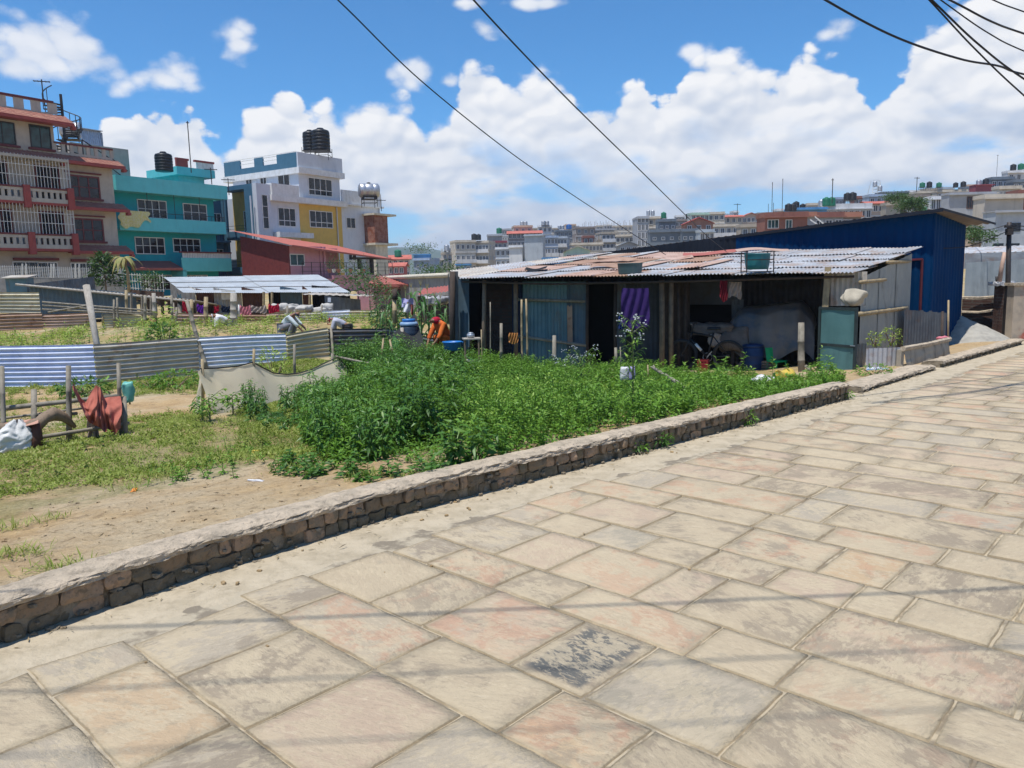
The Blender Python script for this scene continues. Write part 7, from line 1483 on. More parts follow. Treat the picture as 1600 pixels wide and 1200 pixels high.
for px, py, Y, r, h, m, st, lb in [(622, 401, 106, .8, 1.5, 'greenplastic', 0, 'green tank on the red roofed cream house'), (698, 392, 122, .7, 1.6, 'steel', 0, 'grey tank above the tan house'), (741, 375, 131, .8, 1.7, 'blackplastic', 0, 'left dark tank on the cream apartment block'), (748, 375, 131, .7, 1.6, 'blackplastic', 0, 'right dark tank on the cream apartment block'),
                         (780, 365, 151, .9, 1.8, 'greenplastic', 0, 'green tank on the grey roof room'), (816, 353, 152, .7, 1.5, 'steel', 1.0, 'left steel tank above the peach roof room'), (821, 353, 152, .7, 1.5, 'steel', 1.0, 'right steel tank above the peach roof room'), (849, 352, 160, .7, 1.5, 'steel', 1., 'left steel tank above the blue dome'), (855, 352, 160, .7, 1.5, 'steel', 1., 'right steel tank above the blue dome'),
                         (889, 358, 166, 1.0, 1.6, 'blueplastic', 0, 'bright blue tank on the long dark building'), (874, 358, 167, .6, 1.3, 'steel', .8, 'left small steel tank of the long dark building'), (879, 358, 167, .6, 1.3, 'steel', .8, 'right small steel tank of the long dark building'),
                         (1013, 337, 96, .5, 1.4, 'steel', 0, 'left steel tank on the cream side block'), (1020, 337, 96, .5, 1.4, 'steel', 0, 'right steel tank on the cream side block'), (1037, 341, 83, .6, 1.3, 'greenplastic', .7, 'green tank on the dark slate house'), (1075, 342, 108, .7, 1.5, 'blackplastic', 0, 'black tank beside the pale green house'),
                         (1232, 330, 62, .6, 1.2, 'blackplastic', 0, 'first dark tank left of the blue tin roof'), (1239, 330, 62, .6, 1.2, 'blackplastic', 0, 'second dark tank left of the blue tin roof'), (1244, 325, 66, .55, 1.1, 'blackplastic', 0, 'dark tank standing higher behind the pair'), (1254, 327, 66, .5, .9, 'blackplastic', 0, 'small dark tank on the blue tin roof'),
                         (1291, 322, 66, .68, 1.5, 'greenplastic', 0, 'left of the two bright green tanks'), (1299, 322, 66, .68, 1.5, 'greenplastic', 0, 'right of the two bright green tanks'), (1283, 323, 67, .5, 1.2, 'steel', 0, 'grey tank beside the two bright green tanks'), (1324, 313, 70, .68, 1.35, 'blackplastic', .5, 'left black tank over the white and grey building'), (1332, 313, 70, .72, 1.45, 'blackplastic', .5, 'right black tank over the white and grey building'),
                         (1367, 291, 90, .5, 1.1, 'steel', 0, 'upper steel tank of the little lattice tower'), (1375, 298, 90, .5, 1.2, 'steel', 0, 'steel tank right of the little lattice tower'), (1441, 293, 86, .6, 1.1, 'greenplastic', .6, 'left green tank on the cream hill house'), (1452, 293, 86, .6, 1.3, 'blackplastic', .6, 'grey black tank between the two green ones'), (1467, 293, 86, .6, 1.1, 'greenplastic', .6, 'right green tank on the cream hill house'),
                         (1493, 293, 86, .55, 1.1, 'blackplastic', 0, 'left dark tank on the yellowish building'), (1505, 292, 86, .6, 1.2, 'blackplastic', 0, 'right dark tank on the yellowish building'), (1529, 291, 76, .5, 1.3, 'steel', 0, 'steel tank behind the maroon roof room'), (1540, 288, 76, .58, 1.1, 'blackplastic', 0, 'dark tank on the maroon roof room'),
                         (1583, 266, 84, .62, 1.3, 'blackplastic', 0, 'black tank at the highest roof on the right'), (1595, 265, 84, .65, 1.3, 'greenplastic', 0, 'green tank at the highest roof on the right'), (1441, 332, 46, .5, .7, 'brightgreen', 0, 'bright green tank just above the blue shed roof'), (1411, 336, 50, .4, .7, 'blackplastic', 0, 'dark box tank above the blue shed roof')]:
    tank(px, py, Y * YF(px), r, h, m, lb, st, group='water tanks of the town')
t = thing('lattice_tower', 'little lattice water tower on the hill', 'tower', tuple(P(1367, 302, 190)))
mb = MB(); w0, w1, hh_ = 1.2, .7, P(1367, 282, 190).z - P(1367, 302, 190).z
for sx in (-1, 1):
    for sy in (-1, 1): mb.bar((sx * w0, sy * w0, 0), (sx * w1, sy * w1, hh_), .06, 4)
for i in range(5): k = w0 + (w1 - w0) * i / 4; z = hh_ * i / 4; mb.bar((-k, -k, z), (k, -k, z), .05, 4); mb.bar((-k, -k, z * .8), (k, -k, min(hh_, z + .6)), .04, 4)
part('frame', mb, MT['white_rail'], t)
for px, py, Y, h, wd, lb in ((1206, 331, 92, 3.4, .1, 'left thin rod on the brick house roof'), (1222, 331, 92, 3.8, .1, 'right thin rod on the brick house roof'), (1557, 276, 164, 4.4, .5, 'aerial on the grey scaffolded house'), (1152, 333, 100, 1.2, 1.0, 'aerial over the red tiled roofs'), (1432, 300, 80, 1.5, .6, 'aerial behind the green tree'), (1300, 318, 64, 2.0, .2, 'thin rod behind the green tanks')): antenna(px, py, Y, h, wd, lb)
t = thing('iron_rods', 'cluster of upright iron rods on the bare concrete roof', 'rods', tuple(P(940, 357, 250))); mb = MB()
for i in range(26): x = -6 + i * .62; mb.box((x, (i % 3) * 1.2, .9 + .5 * ((i * 7) % 5) / 5), (.09, .09, 1.8 + ((i * 7) % 5) / 5))
part('rod', mb, MT['c_brown'], t); t.children[0]['kind'] = 'stuff'

# ---------------------------------------------------------------- right edge: brick wall, compound wall, posts
p0, p1 = P(1500, 530, 19.2), P(1572, 530, 18.2); z1 = P(1540, 466, 18.8).z; t = thing('old_brick_wall', 'dark crumbling brick wall with a white ledge beside the blue shed', 'wall', (p0.x, p0.y, -.1))
part('wall', MB().add([(p0.x, p0.y, -.2), (p1.x, p1.y, -.2), (p1.x, p1.y, z1), (p0.x, p0.y, z1), (p0.x, p0.y + .3, z1), (p1.x, p1.y + .3, z1)], [(0, 1, 2, 3), (3, 2, 5, 4)]), MT['brick_d'], t, world=True)
part('ledge', MB().tube([P(1500, 487, 19.1), P(1530, 488, 18.75), P(1553, 485, 18.4)], .035, 5, wob=.5), MT['coping'], t, world=True); part('top_ledge', MB().tube([P(1500, 465, 19.1), P(1530, 466, 18.75), P(1555, 464, 18.4)], .04, 5, wob=.4), MT['coping'], t, world=True)
a, b = P(1553, 528, 18.1), P(1571, 528, 17.9); z1b = P(1560, 446, 18.0).z; part('pier', MB().box(((a.x + b.x) / 2, (a.y + b.y) / 2, (z1b - .2) / 2), (b.x - a.x, .4, z1b + .2)), MT['brick_d'], t, world=True)
part('pier_cap', MB().rock(((a.x + b.x) / 2, a.y - .05, z1b + .04), (.36, .5, .10), 0, 4, .3, (5, 4, 2)), MT['white_cloth'], t, world=True)
m, n = newmat('patched_plaster'); co = n.add('ShaderNodeTexCoord').outputs['Object']; c = n.mix(n.ramp(n.noise(co, 3, 6, .6), .4, .65), (.44, .36, .27), (.30, .26, .21)); c = n.mix(n.math('MULTIPLY', n.ramp(n.noise(co, 1.6, 6, .7), .50, .60), n.ramp(n.add('ShaderNodeSeparateXYZ', {0: co}).outputs[0], .1, .3)), c, (.40, .11, .07))
out(n, n.add('ShaderNodeBsdfPrincipled', {'Base Color': c, 'Roughness': .9}).outputs[0])
a, b = P(1571, 529, 17.6), P(1680, 529, 17.2); z1c = P(1585, 446, 17.6).z; t = thing('plastered_wall', 'plastered compound wall with a red worn patch at the right edge', 'wall', (a.x, a.y, -.1)); part('wall', MB().box(((a.x + b.x) / 2, (a.y + b.y) / 2 + .12, (z1c - .15) / 2), (b.x - a.x, .24, z1c + .15)), m, t, world=True); part('cap', MB().box(((a.x + b.x) / 2, (a.y + b.y) / 2 + .12, z1c + .03), (b.x - a.x + .1, .34, .06)), MT['coping'], t, world=True)
t = thing('utility_pole', 'thin dark iron utility pole at the right edge with cables tied to it', 'utility pole', tuple(P(1568, 529, 17.7))); part('shaft', MB().tube([P(1569, 530, 17.7), P(1575, 440, 17.7), P(1577, 347, 17.7)], [.06, .055, .05], 8), MT['iron'], t, True, True)
part('bracket', MB().box(P(1577, 354, 17.65), (.2, .06, .05)).box(P(1577, 362, 17.65), (.12, .12, .14)), MT['iron'], t, world=True)
pole(P(1562, 440, 17.9), P(1570, 394, 17.9), .05, 'pinkrust', 'pinkish slanting pipe beside the utility pole', 'pipe', 'pipe', bam=False); ppole(1560, 449, 18, 1557, 432, 18, .03, m='iron', bam=False, label='short dark stub on the brick pier', name='stub', cat='post')
a, b = P(1506, 470, 24), P(1650, 470, 22); za, zb_ = P(1530, 410, 24).z, P(1640, 402, 22).z; t = thing('tin_building', 'pale grey tin walled building behind the old brick wall', 'shed', (a.x, a.y, 0)); mb = MB(); quad_wall(mb, a, b, -.3, -.3, za, zb_, .25, .012); part('wall', mb, MT['tin_pale'] if 'tin_pale' in MT else pm('pale_tin', (.30, .34, .36), (.24, .28, .30), 1.5, stain=(.16, .18, .19), samt=.5, sscale=(1, 1, .2)), t, world=True)
r0_, r1_ = P(1508, 396, 26), P(1600, 392, 25); part('roof', MB().corr(r0_, Vector(r1_) - Vector(r0_) + Vector((2, 0, 0)), (0, 3, .25), .2, .015, 2), MT['roofgi'], t, world=True); part('dark_band', MB().add([r0_, r1_ + Vector((2, 0, 0)), P(1640, 412, 24.8), P(1506, 420, 25.8)], [(0, 3, 2, 1)]), MT['gi_dark'], t, world=True)

# ---------------------------------------------------------------- cables
def cable(pts, r, label, grp='overhead cables'):
    P_ = [Vector(p) for p in pts]; out_ = []
    for i in range(len(P_) - 1):
        p0 = P_[max(i - 1, 0)]; p1 = P_[i]; p2 = P_[i + 1]; p3 = P_[min(i + 2, len(P_) - 1)]
        for k in range(10):
            t_ = k / 10; out_.append(.5 * ((2 * p1) + (p2 - p0) * t_ + (2 * p0 - 5 * p1 + 4 * p2 - p3) * t_ ** 2 + (3 * p1 - p0 - 3 * p2 + p3) * t_ ** 3))
    out_.append(P_[-1]); return single('overhead_cable', MB().tube(out_, r, 6), MT['cablem'], label, 'cable', grp, smooth=True)
MT['cablem'] = pm('black_cable', (.012, .014, .02), rough=.5, bump=0)
cable([P(250, -262, 6.0), P(400, -112, 7.2), P(528, 0, 8.6), P(660, 128, 10.5), P(800, 240, 13), P(900, 308, 15.4), P(980, 360, 17.6), P(1040, 398, 18.4)], .008, 'long thin cable running from the upper left down to the shack roof')
cable([P(560, -210, 5.4), P(740, 0, 7.0), P(880, 148, 9.2), P(990, 256, 12), P(1065, 330, 15), P(1104, 368, 17), P(1135, 393, 18)], .008, 'second long cable reaching the shack roof near the blue shed')
cable([P(1000, -230, 8), P(1150, -88, 8.4), P(1290, 0, 9), P(1400, 58, 9.6), P(1500, 92, 10.2), P(1560, 103, 10.6), P(1610, 118, 11), P(1800, 150, 12)], .013, 'thickest cable sagging across the upper right corner')
cable([P(1300, -160, 8.4), P(1452, 0, 9), P(1525, 78, 9.4), P(1610, 158, 10), P(1800, 320, 11)], .010, 'steep thin cable crossing the thickest one at upper right')
cable([P(1320, -130, 8.4), P(1456, 0, 9), P(1530, 70, 9.4), P(1610, 130, 10), P(1800, 250, 11)], .012, 'steep thick cable crossing the thickest one at upper right')
cable([P(1320, -110, 8.4), P(1470, 0, 9), P(1545, 52, 9.4), P(1610, 84, 10), P(1800, 160, 11)], .008, 'thin cable second from the top right corner'); cable([P(1340, -70, 8.4), P(1484, 0, 9), P(1550, 34, 9.4), P(1610, 56, 10), P(1800, 120, 11)], .012, 'cable third from the top right corner'); cable([P(1450, -50, 8.4), P(1552, 0, 9), P(1610, 22, 9.4), P(1800, 90, 10)], .008, 'short piece of cable in the very top right corner')
ohg = 'cables high over the road'
for k_, (dy, z, sg, r) in enumerate(((0, 6.0, .55, .012), (-.62, 6.1, .8, .008), (-1.05, 6.0, .35, .006))):
    pts = [(-14 + i * 2.8, 2.45 + dy + .045 * (-14 + i * 2.8) , z + sg * ((i - 5) / 5) ** 2) for i in range(11)]
    cable(pts, r, 'black cable bundle %s strung high across the road' % ('thickest', 'middle', 'thinnest')[k_], ohg)
for a_, b_, lb in (((1577, 352, 17.7), (1700, 330, 16), 'upper thin cable leaving the iron utility pole to the right'), ((1577, 356, 17.7), (1700, 345, 16), 'lower thin cable leaving the iron utility pole to the right'), ((1577, 360, 17.7), (1450, 388, 16.7), 'thin cable from the utility pole down to the shack roof corner'), ((1577, 350, 17.7), (1519, 352, 30), 'thin cable from the utility pole towards the tan wing')):
    cable([P(*a_), (P(*a_) + P(*b_)) / 2 + Vector((0, 0, -.15)), P(*b_)], .010, lb, 'service cables of the utility pole')
# ---------------------------------------------------------------- vegetation
def leaf_tpl(L, W, droop=.25, fold=.25):
    return np.array([[0, 0, 0], [L * .45, W / 2, W * fold * .5 - droop * L * .12], [L * .45, -W / 2, W * fold * .5 - droop * L * .12], [L, 0, -droop * L * .55], [L * .5, 0, -W * fold * .5 - droop * L * .12]])
LT = np.array([[0, 4, 1], [4, 3, 1], [0, 2, 4], [4, 2, 3]])
def rot_zy(yaw, pitch, roll=None):
    cy, sy, cp, sp_ = np.cos(yaw), np.sin(yaw), np.cos(pitch), np.sin(pitch); N = len(yaw); M = np.zeros((N, 3, 3))
    M[:, 0, 0] = cy * cp; M[:, 0, 1] = -sy; M[:, 0, 2] = -cy * sp_
    M[:, 1, 0] = sy * cp; M[:, 1, 1] = cy; M[:, 1, 2] = -sy * sp_
    M[:, 2, 0] = sp_; M[:, 2, 2] = cp
    if roll is not None:
        cr, sr = np.cos(roll), np.sin(roll); Rr = np.zeros((N, 3, 3)); Rr[:, 0, 0] = 1; Rr[:, 1, 1] = cr; Rr[:, 1, 2] = -sr; Rr[:, 2, 1] = sr; Rr[:, 2, 2] = cr; M = M @ Rr
    return M
def leaves(pos, yaw, pitch, size, tpl, roll=None):
    M = rot_zy(yaw, pitch, roll); V = np.einsum('nij,kj->nki', M, tpl) * size[:, None, None] + pos[:, None, :]
    N, k = len(pos), len(tpl); T = LT[None] + (np.arange(N) * k)[:, None, None]; return V.reshape(-1, 3), T.reshape(-1, 3)
class Leafy:
    def __init__(s): s.V, s.T, s.A, s.n = [], [], [], 0
    def put(s, V, T, v): s.V.append(V); s.T.append(T + s.n); s.A.append(np.repeat(v, len(V) // len(v))); s.n += len(V)
    def mesh(s, name, m): return np_mesh(name, np.concatenate(s.V), np.concatenate(s.T), m, {'v': np.concatenate(s.A)})
def stems(L, p0, p1, r):
    """thin three sided stems, p0 -> p1 arrays"""
    N = len(p0); V = np.zeros((N, 6, 3)); a = np.array([0, 2.09, 4.19])
    for k in range(3):
        off = np.stack([np.cos(a[k]) * r, np.sin(a[k]) * r, np.zeros(N)], -1); V[:, k] = p0 + off; V[:, k + 3] = p1 + off * .6
    T = np.array([[0, 1, 4], [0, 4, 3], [1, 2, 5], [1, 5, 4], [2, 0, 3], [2, 3, 5]]); L.put(V.reshape(-1, 3), (T[None] + (np.arange(N) * 6)[:, None, None]).reshape(-1, 3), np.full(N, .3))
def shoots(L, xy_, h, nl, lsize, tpl, spread=.10, base=.15, rng=RNG, tone=None, pitch=(.1, .8), z=None):
    """upright leafy shoots at xy_ with heights h, each nl leaves"""
    N = len(xy_); z0 = H(xy_[:, 0], xy_[:, 1]) if z is None else z; lean = rng.normal(0, spread, (N, 2)) * h[:, None]
    p0 = np.column_stack([xy_, z0]); p1 = np.column_stack([xy_ + lean, z0 + h]); stems(L, p0, p1, np.full(N, .004))
    t = np.tile(np.linspace(base, 1, nl), N) + rng.normal(0, .03, N * nl); i = np.repeat(np.arange(N), nl); t = np.clip(t, .05, 1.02)
    pos = p0[i] * (1 - t[:, None]) + p1[i] * t[:, None]
    yaw = (np.tile(np.arange(nl) * 2.4, N) + rng.uniform(0, 6.28, N)[i] + rng.normal(0, .3, N * nl)); pit = rng.uniform(pitch[0], pitch[1], N * nl) + (t - .6) * .6
    size = lsize * rng.uniform(.65, 1.2, N * nl) * (1.1 - .45 * t); V, T = leaves(pos, yaw, pit, size, tpl, rng.normal(0, .35, N * nl))
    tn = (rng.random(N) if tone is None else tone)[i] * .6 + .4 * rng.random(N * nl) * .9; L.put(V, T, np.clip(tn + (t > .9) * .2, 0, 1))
MT['weed'] = leafmat('weed_leaf', (.06, .15, .018), (.15, .31, .035), (.31, .47, .08), .5, .38)
MT['chili'] = leafmat('dark_glossy_leaf', (.032, .092, .018), (.085, .20, .03), (.20, .34, .07), .42, .3)
MT['yel'] = leafmat('yellow_green_leaf', (.15, .25, .03), (.32, .42, .07), (.5, .54, .16), .55, .35)
MT['olive'] = leafmat('olive_ground_cover', (.15, .20, .035), (.27, .33, .06), (.42, .43, .14), .65, .35)
MT['treel'] = leafmat('tree_leaf', (.02, .055, .015), (.05, .11, .03), (.12, .18, .06), .5, .2)

def inpoly(x, y, poly):
    c = np.zeros(len(x), bool); j = len(poly) - 1
    for i in range(len(poly)):
        xi, yi = poly[i]; xj, yj = poly[j]; k = ((yi > y) != (yj > y)) & (x < (xj - xi) * (y - yi) / (yj - yi + 1e-12) + xi); c ^= k; j = i
    return c
def wpoly(px): return [(lambda g: (g.x, g.y))(GH(*p)) for p in px]
def topix(x, y, z):
    """points -> photo pixels"""
    v = np.stack([x, y, z - CZ], -1); c, s = math.cos(PIT), math.sin(PIT); fw = v[..., 1] * c - v[..., 2] * s; up_ = v[..., 1] * s + v[..., 2] * c
    ur, vr = v[..., 0] / fw, up_ / fw; cr, sr = math.cos(ROLL), math.sin(ROLL); return 800 + F * (ur * cr - vr * sr), 600 - F * (ur * sr + vr * cr)
def scatter(poly, dens, rng=RNG):
    P_ = np.array(poly); lo, hi = P_.min(0), P_.max(0); N = int((hi[0] - lo[0]) * (hi[1] - lo[1]) * dens)
    x = rng.uniform(lo[0], hi[0], N); y = rng.uniform(lo[1], hi[1], N); k = inpoly(x, y, poly); return np.column_stack([x[k], y[k]])
def fbm(xy_, s, seed): return np.array([mnoise.fractal(Vector((a * s, b * s, seed)), 1., 2., 3) for a, b in xy_])

# the dense green patch between the low wall and the shack
patch = wpoly([(474, 662), (478, 700), (520, 728), (556, 724), (640, 722), (700, 730), (745, 736)]) 
kerb_line = []
for bb in np.arange(5.4, 10.6, .4):
    a_ = float(acurb(bb)) + .31; kerb_line.append(xy(a_, bb))
patch = patch + [p for p in kerb_line if p[0] > patch[-1][0]] + wpoly([(1322, 592), (1250, 596), (1180, 590), (1040, 584), (940, 583), (860, 582), (760, 574), (700, 566), (655, 566), (560, 574), (500, 600), (470, 632)])
pts = scatter(patch, 105); f1 = fbm(pts, .9, 3.3); f2 = fbm(pts, 3.0, 7.7); px_, py_ = topix(pts[:, 0], pts[:, 1], H(pts[:, 0], pts[:, 1]))
# every shoot belongs to a bush: bushes differ in size, leaf and tone and leave dark gaps between them
cen = scatter(patch, 2.1); cx_, cy_ = topix(cen[:, 0], cen[:, 1], H(cen[:, 0], cen[:, 1])); crad = RNG.uniform(.30, .70, len(cen)); cton = RNG.uniform(0, 1, len(cen)); ck = RNG.random(len(cen)) + .45 * (cx_ < 720) - .25 * (cx_ > 950)
dd = np.sqrt(((pts[:, None, :] - cen[None]) ** 2).sum(-1)) / crad[None]; own = dd.argmin(1); dn = dd.min(1)
big = .26 + .16 * np.exp(-((px_ - 590) / 120) ** 2 - ((py_ - 640) / 70) ** 2) + .10 * (px_ < 900) - .10 * sm(px_, 1000, 1200) - .08 * (py_ > 700)
dome = np.clip(1 - dn ** 2, 0, 1) ** .5; hh = np.clip(big * (.30 + 1.0 * dome * (.6 + .6 * RNG.random(len(cen))[own])) + .04 * f2, .05, .72)
near_cloth = (px_ < 570) & (py_ < 645); hh = np.where(near_cloth, np.minimum(hh, .30), hh)
keep = ((dn < 1.02) | (RNG.random(len(pts)) < .38)) & ~((px_ < 760) & (py_ > 700) & (f1 < .0)); pts, hh, own, px_, py_, dn = pts[keep], hh[keep], own[keep], px_[keep], py_[keep], dn[keep]
kk = ck[own]; tn_ = np.clip(cton[own] * .8 + .1, 0, 1); L = Leafy(); LD = Leafy()
a1_ = kk > .95; a2_ = (kk > .45) & ~a1_; a3_ = ~a1_ & ~a2_
shoots(LD, pts[a1_], hh[a1_] * 1.12, 20, .135, leaf_tpl(1, .34, .8), .20, .12, tone=tn_[a1_], pitch=(-.6, .6))
shoots(L, pts[a2_], hh[a2_], 22, .085, leaf_tpl(1, .32, .5), .20, .10, tone=tn_[a2_] * .8, pitch=(-.2, .8))
shoots(L, pts[a3_], hh[a3_] * .9, 20, .062, leaf_tpl(1, .42, .4), .22, .10, tone=np.clip(tn_[a3_] + .25, 0, 1), pitch=(-.1, .9))
for poly_, n_ in ((wpoly([(425, 722), (470, 716), (545, 732), (545, 750), (430, 746)]), 60), (wpoly([(540, 738), (690, 728), (715, 742), (700, 753), (560, 760)]), 60)):
    cr_ = scatter(poly_, n_); shoots(LD, cr_, RNG.uniform(.05, .14, len(cr_)), 14, .085, leaf_tpl(1, .5, .4), .6, .08, tone=RNG.uniform(0, .7, len(cr_)), pitch=(-.2, .6))
gcv = scatter(patch, 230); N = len(gcv) * 4; gi = np.repeat(np.arange(len(gcv)), 4); gpos = np.column_stack([gcv[gi] + RNG.normal(0, .03, (N, 2)), H(gcv[gi, 0], gcv[gi, 1]) + RNG.uniform(.0, .09, N)]); V, T = leaves(gpos, RNG.uniform(0, 6.28, N), RNG.uniform(-.1, .9, N), RNG.uniform(.03, .06, N), leaf_tpl(1, .45, .3), RNG.normal(0, .4, N)); L.put(V, T, RNG.uniform(.1, .8, N))
em = scatter(patch, 7); fe = fbm(em, 1.6, 12.); em = em[fe > -.05]; shoots(L, em, RNG.uniform(.22, .55, len(em)), 24, .10, leaf_tpl(1, .38, .5), .2, .2, pitch=(-.3, .8), tone=RNG.uniform(.5, 1., len(em)))
rg = scatter([(-3.4, 6.4), (-1.0, 6.2), (2.5, 9.0), (2.2, 10), (-1, 8.6), (-3.2, 8.2)], 40); fr_ = fbm(rg, 1.9, 15.); ra, rb = ab(rg[:, 0], rg[:, 1]); rg = rg[(fr_ > .05) & (ra - acurb(rb) > .33)]; shoots(L, rg, RNG.uniform(.05, .16, len(rg)), 12, .055, leaf_tpl(1, .45, .4), .5, .1, pitch=(0, .6))
o = struct('weed_patch', L.mesh('weed_patch', MT['weed']), None, 'stuff')
# the darker, taller plants at the left and back of the patch
L = LD; dk = wpoly([(376, 640), (396, 668), (470, 690), (500, 716), (560, 728), (600, 722), (640, 690), (640, 640), (600, 600), (560, 592), (500, 600), (468, 626), (440, 640), (430, 655), (410, 640)])
pts = scatter(dk, 34); f1 = fbm(pts, 1.3, 5.1); px_, py_ = topix(pts[:, 0], pts[:, 1], H(pts[:, 0], pts[:, 1]))
olive = (px_ > 405) & (px_ < 488) & (py_ > 650) & (py_ < 712); gapk = (px_ > 405) & (px_ < 430) & (py_ < 640)
hh = np.clip(.46 + .26 * f1 - .30 * olive - .08 * (px_ < 470), .08, .62); hh = np.where((px_ > 455) & (px_ < 570) & (py_ < 640), np.minimum(hh, .30), hh); k = ~gapk
shoots(L, pts[k], hh[k], 30, .105, leaf_tpl(1, .30, .9), .12, .12, tone=np.clip(.4 + f1[k], 0, .8), pitch=(-.7, .5))
# back mound behind the shade cloth, right up to the drum
bm = wpoly([(545, 590), (548, 575), (590, 560), (640, 556), (700, 566), (740, 572), (700, 588), (640, 600), (580, 604)])
pts = scatter(bm, 40); f1 = fbm(pts, 1.1, 9.1); hh = np.clip(.50 + .22 * f1, .2, .8); shoots(L, pts, hh, 26, .10, leaf_tpl(1, .32, .7), .14, .1, tone=np.clip(.5 + f1, 0, 1), pitch=(-.5, .6))
mo = np.array([(lambda q: (q.x, q.y))(P(x, 590, Y)) for x, Y in [(RNG.uniform(525, 640), RNG.uniform(14.9, 16.6)) for _ in range(420)]]); f1 = fbm(mo, 1.5, 2.); shoots(L, mo, np.clip(.70 + .35 * f1, .25, 1.05), 24, .10, leaf_tpl(1, .34, .6), .12, .1, tone=np.clip(.6 + f1, 0, 1), pitch=(-.5, .6))
struct('leafy_plants', L.mesh('leafy_plants', MT['chili']), None, 'stuff')
# low creeping cover: olive green carpet around the patch, grass on the left, tufts on the bare soil
L = Leafy()
gr = [(-9, 6.2), (-4.2, 5.1), (-.2, 7.6), (2.0, 8.9), (2.6, 14), (-.5, 17.5), (-5.5, 20.3), (-13, 17.4), (-14, 12)]
pts = scatter(gr, 560); px_, py_ = topix(pts[:, 0], pts[:, 1], H(pts[:, 0], pts[:, 1]))
g = lawn(pts[:, 0], pts[:, 1]); ff = fbm(pts, 1.1, 1.7); f3 = fbm(pts, 5., 4.4)
edge_ = np.interp(px_, [-50, 0, 200, 330, 420, 560, 700], [815, 790, 760, 750, 735, 740, 760]); wgt = g + .75 * ff + .45 * f3 - .22 + .25 * sm(py_, 560, 640) * (px_ < 330) - 1.2 * sm(py_ - edge_, -22, 12)
wgt = wgt + .9 * ((px_ > 370) & (py_ > 560) & (px_ < 500) & (py_ < 715)) + .5 * (px_ > 500)
k = (RNG.random(len(pts)) < np.clip((wgt - .30) * 1.35, 0, 1)); pts, px_, py_, ff = pts[k], px_[k], py_[k], ff[k]; N = len(pts); nl = 5
i = np.repeat(np.arange(N), nl); pos = np.column_stack([pts[i] + RNG.normal(0, .025, (N * nl, 2)), H(pts[i, 0], pts[i, 1]) + RNG.uniform(0, .025, N * nl)])
sz = (.028 + .016 * RNG.random(N * nl)) * (1 + .5 * np.clip(ff[i], -.5, 1)); V, T = leaves(pos, RNG.uniform(0, 6.28, N * nl), RNG.uniform(.0, 1.2, N * nl), sz, leaf_tpl(1, .5, .3), RNG.normal(0, .5, N * nl)); L.put(V, T, np.clip(.45 + ff[i] * .8 + RNG.normal(0, .2, N * nl), 0, 1))
rs = scatter(gr, 7); fr2 = fbm(rs, 1.4, 21.); rx, ry = topix(rs[:, 0], rs[:, 1], H(rs[:, 0], rs[:, 1])); rs = rs[(fr2 > -.1) & (ry < np.interp(rx, [-50, 0, 200, 330, 420], [800, 775, 745, 735, 720])) & (lawn(rs[:, 0], rs[:, 1]) > .2)]
shoots(L, rs, RNG.uniform(.05, .16, len(rs)), 12, .085, leaf_tpl(1, .5, .4), .4, .05, pitch=(-.1, .7), tone=RNG.uniform(.1, .6, len(rs)))
# brighter grass blades in tufts
tuf = [(20, 865), (8, 830), (110, 888), (88, 890), (72, 815), (25, 870), (340, 712), (240, 735), (215, 740), (300, 720), (560, 748), (600, 742), (640, 744), (470, 738), (450, 733), (500, 736), (670, 724), (250, 745), (160, 730)]
bp_ = []
for (x, y) in tuf:
    q = GH(x, y)
    for _ in range(70): bp_.append((q.x + random.gauss(0, .09), q.y + random.gauss(0, .06)))
gp = scatter(gr, 90); g = lawn(gp[:, 0], gp[:, 1]) + fbm(gp, 1.3, 8.) * .8; gpx, gpy = topix(gp[:, 0], gp[:, 1], H(gp[:, 0], gp[:, 1])); gp = gp[(g > .55) & (gpy < 770)]
bp_ = np.concatenate([np.array(bp_), np.repeat(gp, 7, 0) + RNG.normal(0, .03, (len(gp) * 7, 2))]); N = len(bp_)
pos = np.column_stack([bp_, H(bp_[:, 0], bp_[:, 1])]); V, T = leaves(pos, RNG.uniform(0, 6.28, N), RNG.uniform(.4, 1.4, N), RNG.uniform(.05, .10, N), leaf_tpl(1, .09, .5)); L.put(V, T, RNG.uniform(.3, 1, N))
struct('grass', L.mesh('grass', MT['olive']), None, 'stuff')
# crop rows in the further field
L = Leafy(); fld = [(-24, 20), (-12.5, 18.6), (-5.2, 21.6), (-3.2, 23), (-3, 28.5), (-12, 28.0), (-20, 26.2), (-26, 26)]
pts = scatter(fld, 16); ff = fbm(pts, .6, 6.); pxx, pyy = topix(pts[:, 0], pts[:, 1], H(pts[:, 0], pts[:, 1])); k = (ff > -.25) & ~((pxx > 140) & (pxx < 215) & (RNG.random(len(pts)) < .6)); pts, ff = pts[k], ff[k]
shoots(L, pts, np.clip(.26 + .14 * ff, .12, .6), 10, .17, leaf_tpl(1, .26, .6), .15, .1, tone=np.clip(.5 + ff, 0, 1), pitch=(0, .9)); struct('crop_rows', L.mesh('crop_rows', MT['yel']), None, 'stuff')
L = Leafy(); pts = scatter([(-24, 19.5), (-12.5, 18.1), (-8.6, 19.8), (-9, 24), (-24, 24)], 2.4); shoots(L, pts, RNG.uniform(.3, .7, len(pts)), 9, .22, leaf_tpl(1, .2, .7), .1, .1, pitch=(.1, .9)); struct('tall_weeds', L.mesh('tall_weeds', MT['weed']), None, 'stuff')

